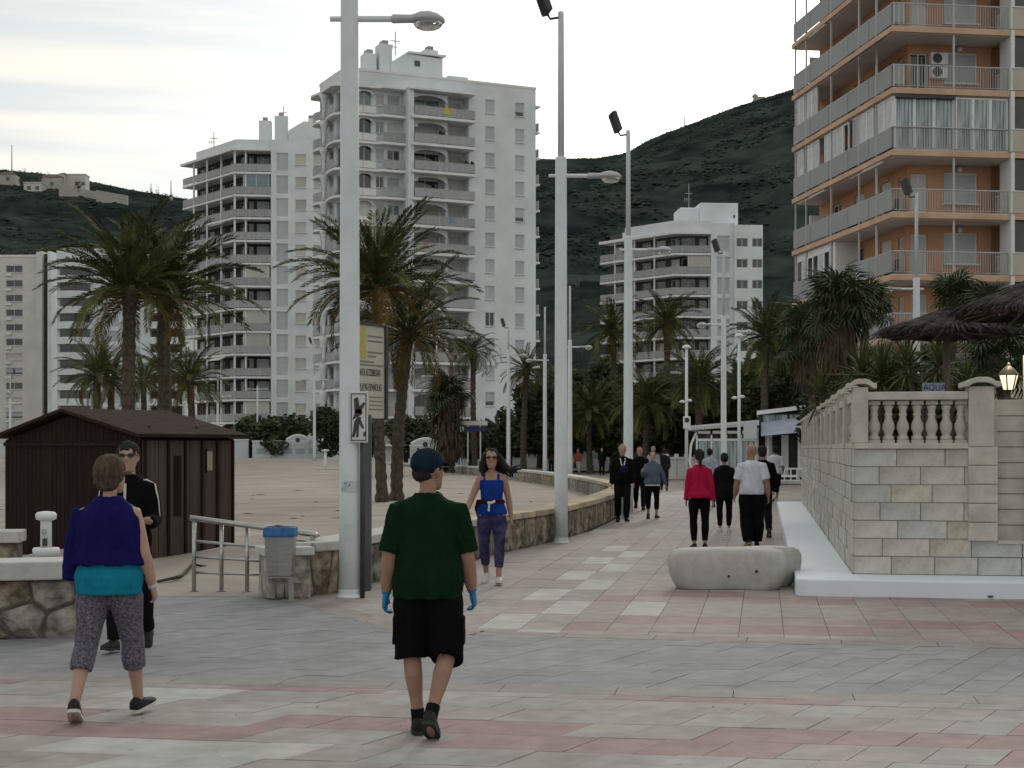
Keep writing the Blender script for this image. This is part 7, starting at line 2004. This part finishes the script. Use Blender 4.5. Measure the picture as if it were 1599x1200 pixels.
person(768, 914, 176, 'woman in bright blue tank top and blue leggings walking towards the camera, hair blowing', 1.69, .85, ((6, 4), (-6, 22)), ((-16, 12, 12), (10, 22, 36)), 4, SKIN,
       dict(mat=BLU, hem=.90, sleeve=0, loose=.006, neck=1.36, name='tank_top', fold=.003), dict(mat=mat('blue_leggings', (0.014, 0.022, 0.095), .85, .4, 9, .2, 120, col2=(0.045, 0.035, 0.10)), length=.84, loose=.006, fold=.003, name='leggings'), SHOEW, SOLEW,
       ('long', HAIRD, -.11), .0105, 2, extras=extra_w4, depth=19.7)
# mid distance
G5 = 'walkers on the promenade'
def extra_5(t, J, hp, vox):
    dz = J['dz']; face(t, J, hp, vox); mb = MB(); mb.tube([(-.06, .08, 1.45 + dz), (-.03, .14, 1.3 + dz), (.0, .15, 1.22 + dz), (.03, .14, 1.3 + dz), (.06, .08, 1.45 + dz)], .014, 6); mb.build('lanyard', SOLEW, t)
    mb = MB(); ell(mb, (-.03, .15, 1.20 + dz), (.10, .03, .09)); mb.build('blue_bag', cloth('navy_bag', (0.012, 0.018, 0.06)), t)
person(972, 816, 180, 'grey haired man in black tracksuit with pale lanyard coming along the low wall', 1.78, 0, ((4, 4), (-6, 16)), ((8, 9, 14), (-8, 9, 14)), 0, SKIN, dict(mat=BLK, hem=.86, sleeve=1.0, loose=.026, name='jacket'), dict(mat=BLK2, length=1.0, loose=.024, name='trousers'),
       SHOEB, SOLED, ('short', HAIRG), .015, fat=.03, group=G5, extras=extra_5)
person(999, 797, 178, 'person in open dark jacket walking behind the man in black tracksuit', 1.76, 0, ((12, 4), (-16, 30)), ((-8, 9, 16), (8, 9, 16)), 0, SKIN, dict(mat=BLK, hem=.84, sleeve=1.0, loose=.028, name='jacket'), dict(mat=BLK2, length=1.0, loose=.018),
       SHOEB, SOLED, ('short', HAIRB), .018, group=G5, extras=face)
def extra_7(t, J, hp, vox):
    face(t, J, hp, vox); dz = J['dz']; mb = MB(); mb.rings([er(.855 + dz, .205, .158), er(.885 + dz, .20, .155)]); mb.build('shirt_hem', SOLEW, t)
person(1019, 811, 182, 'woman jogging towards the camera in grey blue sweatshirt and black leggings', 1.62, .9, ((6, 4), (-4, 18)), ((-14, 26, 20), (18, 20, 100)), 0, SKIN2, dict(mat=cloth('grey_blue', (0.105, 0.125, 0.18)), hem=.88, sleeve=1.0, loose=.022, name='sweatshirt'),
       dict(mat=BLK, length=.82, loose=.006, name='leggings'), SHOEB, SOLED, ('bun', HAIRD), .015, group=G5, extras=extra_7, fat=.025)
person(1092, 857, 0, 'woman in pink red jacket and black leggings walking away with a dark ponytail', 1.70, .8, ((-1, 3), (3, 12)), ((5, 8, 12), (-9, 10, 10)), 0, SKIN2, dict(mat=cloth('pink_jacket', (0.40, 0.012, 0.055)), hem=.90, sleeve=1.0, loose=.020, name='jacket'),
       dict(mat=BLK, length=.93, loose=.005, name='leggings', fold=.002), SHOEB, SOLEW, ('pony', HAIRD), .012, group=G5, extras=None)
person(1131, 831, 0, 'woman all in black walking away between the pink jacket and the white shirt', 1.62, .8, ((1, 4), (-1, 4)), ((4, 10, 12), (-4, 10, 10)), 0, SKIN3, dict(mat=BLK2, hem=.76, sleeve=.75, loose=.030, name='top', hemw=.03), dict(mat=BLK, length=.93, loose=.006, name='leggings'),
       SHOEW, SOLEW, ('bun', HAIRD), .014, group=G5)
person(1174, 856, 0, 'broad man in white shirt and wide black trousers walking away', 1.76, 0, ((-2, 22), (2, 2)), ((6, 14, 12), (-8, 14, 14)), 0, SKIN3, dict(mat=cloth('white_jersey', (0.60, 0.63, 0.73)), hem=.90, sleeve=.42, loose=.026, name='shirt', fold=.008), dict(mat=BLK, length=1.0, loose=.040, flare=.012, name='trousers'),
       SHOEB, mat('lime_sole', (0.30, 0.32, 0.04), .7), None, .012, fat=.035, group=G5, bk=1.25)
person(1190, 839, 0, 'person in black with white sleeve stripe, hidden behind the man in white shirt', 1.76, 0, ((8, 6), (-10, 22)), ((6, 10, 12), (-8, 14, 10)), 0, SKIN3, dict(mat=BLK, hem=.88, sleeve=1.0, loose=.022, name='jacket'), dict(mat=BLK2, length=1.0, loose=.018), SHOEB, SOLED, ('short', HAIRD), .016, group=G5)
person(1210, 784, 0, 'man in white shirt and black shorts farther on beside the beach bar', 1.78, 0, ((-10, 30), (10, 4)), ((8, 14, 20), (-6, 16, 60)), 0, SKIN3, dict(mat=cloth('white_jersey2', (0.60, 0.61, 0.70)), hem=.88, sleeve=.45, loose=.028, name='shirt'), dict(mat=BLK, length=.50, loose=.03, name='shorts'), SHOEW, SOLEW, ('short', HAIRD), .018, group=G5)
person(1108, 792, 0, 'person in pale blue shirt hidden behind the pink jacket', 1.70, .3, ((8, 4), (-10, 20)), ((8, 10, 12), (-8, 12, 10)), 0, SKIN2, dict(mat=cloth('pale_blue', (0.36, 0.41, 0.50)), hem=.88, sleeve=.6, loose=.026), dict(mat=BLK, length=1.0, loose=.016), SHOEB, SOLED, ('short', HAIRD), .02, group=G5)
G6 = 'distant walkers'
FARP = [(1020, 768, 0, 'distant person in grey shirt and pale hat above the jogger', (0.30, 0.31, 0.36), (0.02, 0.02, 0.022), 1.78), (1037, 766, 0, 'distant person in dark clothes right of the jogger', (0.02, 0.02, 0.022), (0.018, 0.018, 0.02), 1.70),
        (940, 743, 180, 'distant walker in black left of the man in tracksuit', (0.012, 0.012, 0.013), (0.012, 0.012, 0.013), 1.72), (903, 741, 150, 'distant walker in white trousers and red top near the lamp poles', (0.30, 0.07, 0.06), (0.40, 0.38, 0.36), 1.66),
        (861, 738, 180, 'distant walker in pink half hidden by the slim lamp', (0.34, 0.16, 0.16), (0.02, 0.02, 0.022), 1.66), (798, 733, 180, 'distant walker in navy shirt beside the two armed lamp', (0.014, 0.016, 0.035), (0.12, 0.11, 0.10), 1.74),
        (678, 733, 0, 'distant walker in red shirt left of the two armed lamp', (0.32, 0.015, 0.03), (0.02, 0.02, 0.022), 1.72), (653, 734, 0, 'distant broad walker in grey above the green capped man', (0.045, 0.045, 0.05), (0.02, 0.02, 0.02), 1.74),
        (634, 734, 0, 'distant walker in black near the paired palms', (0.014, 0.014, 0.016), (0.018, 0.018, 0.02), 1.70), (760, 735, 180, 'distant person in white just above the woman in blue', (0.45, 0.46, 0.48), (0.10, 0.10, 0.11), 1.70)]
for i, (px, py, hd_, lab, c1, c2, hh) in enumerate(FARP):
    person(px, py, hd_, lab, hh, .3, ((10, 4), (-12, 18)), ((-10, 10, 14), (10, 10, 18)), 0, SKIN, dict(mat=cloth('far_top_%d' % i, c1), hem=.88, sleeve=.8, loose=.026), dict(mat=cloth('far_bottom_%d' % i, c2), length=1.0, loose=.018), SHOEB, SOLED, ('short', HAIRG if i == 0 else HAIRD), .026, group=G6, nose=False)

bpy.data.scenes.remove(TMP)
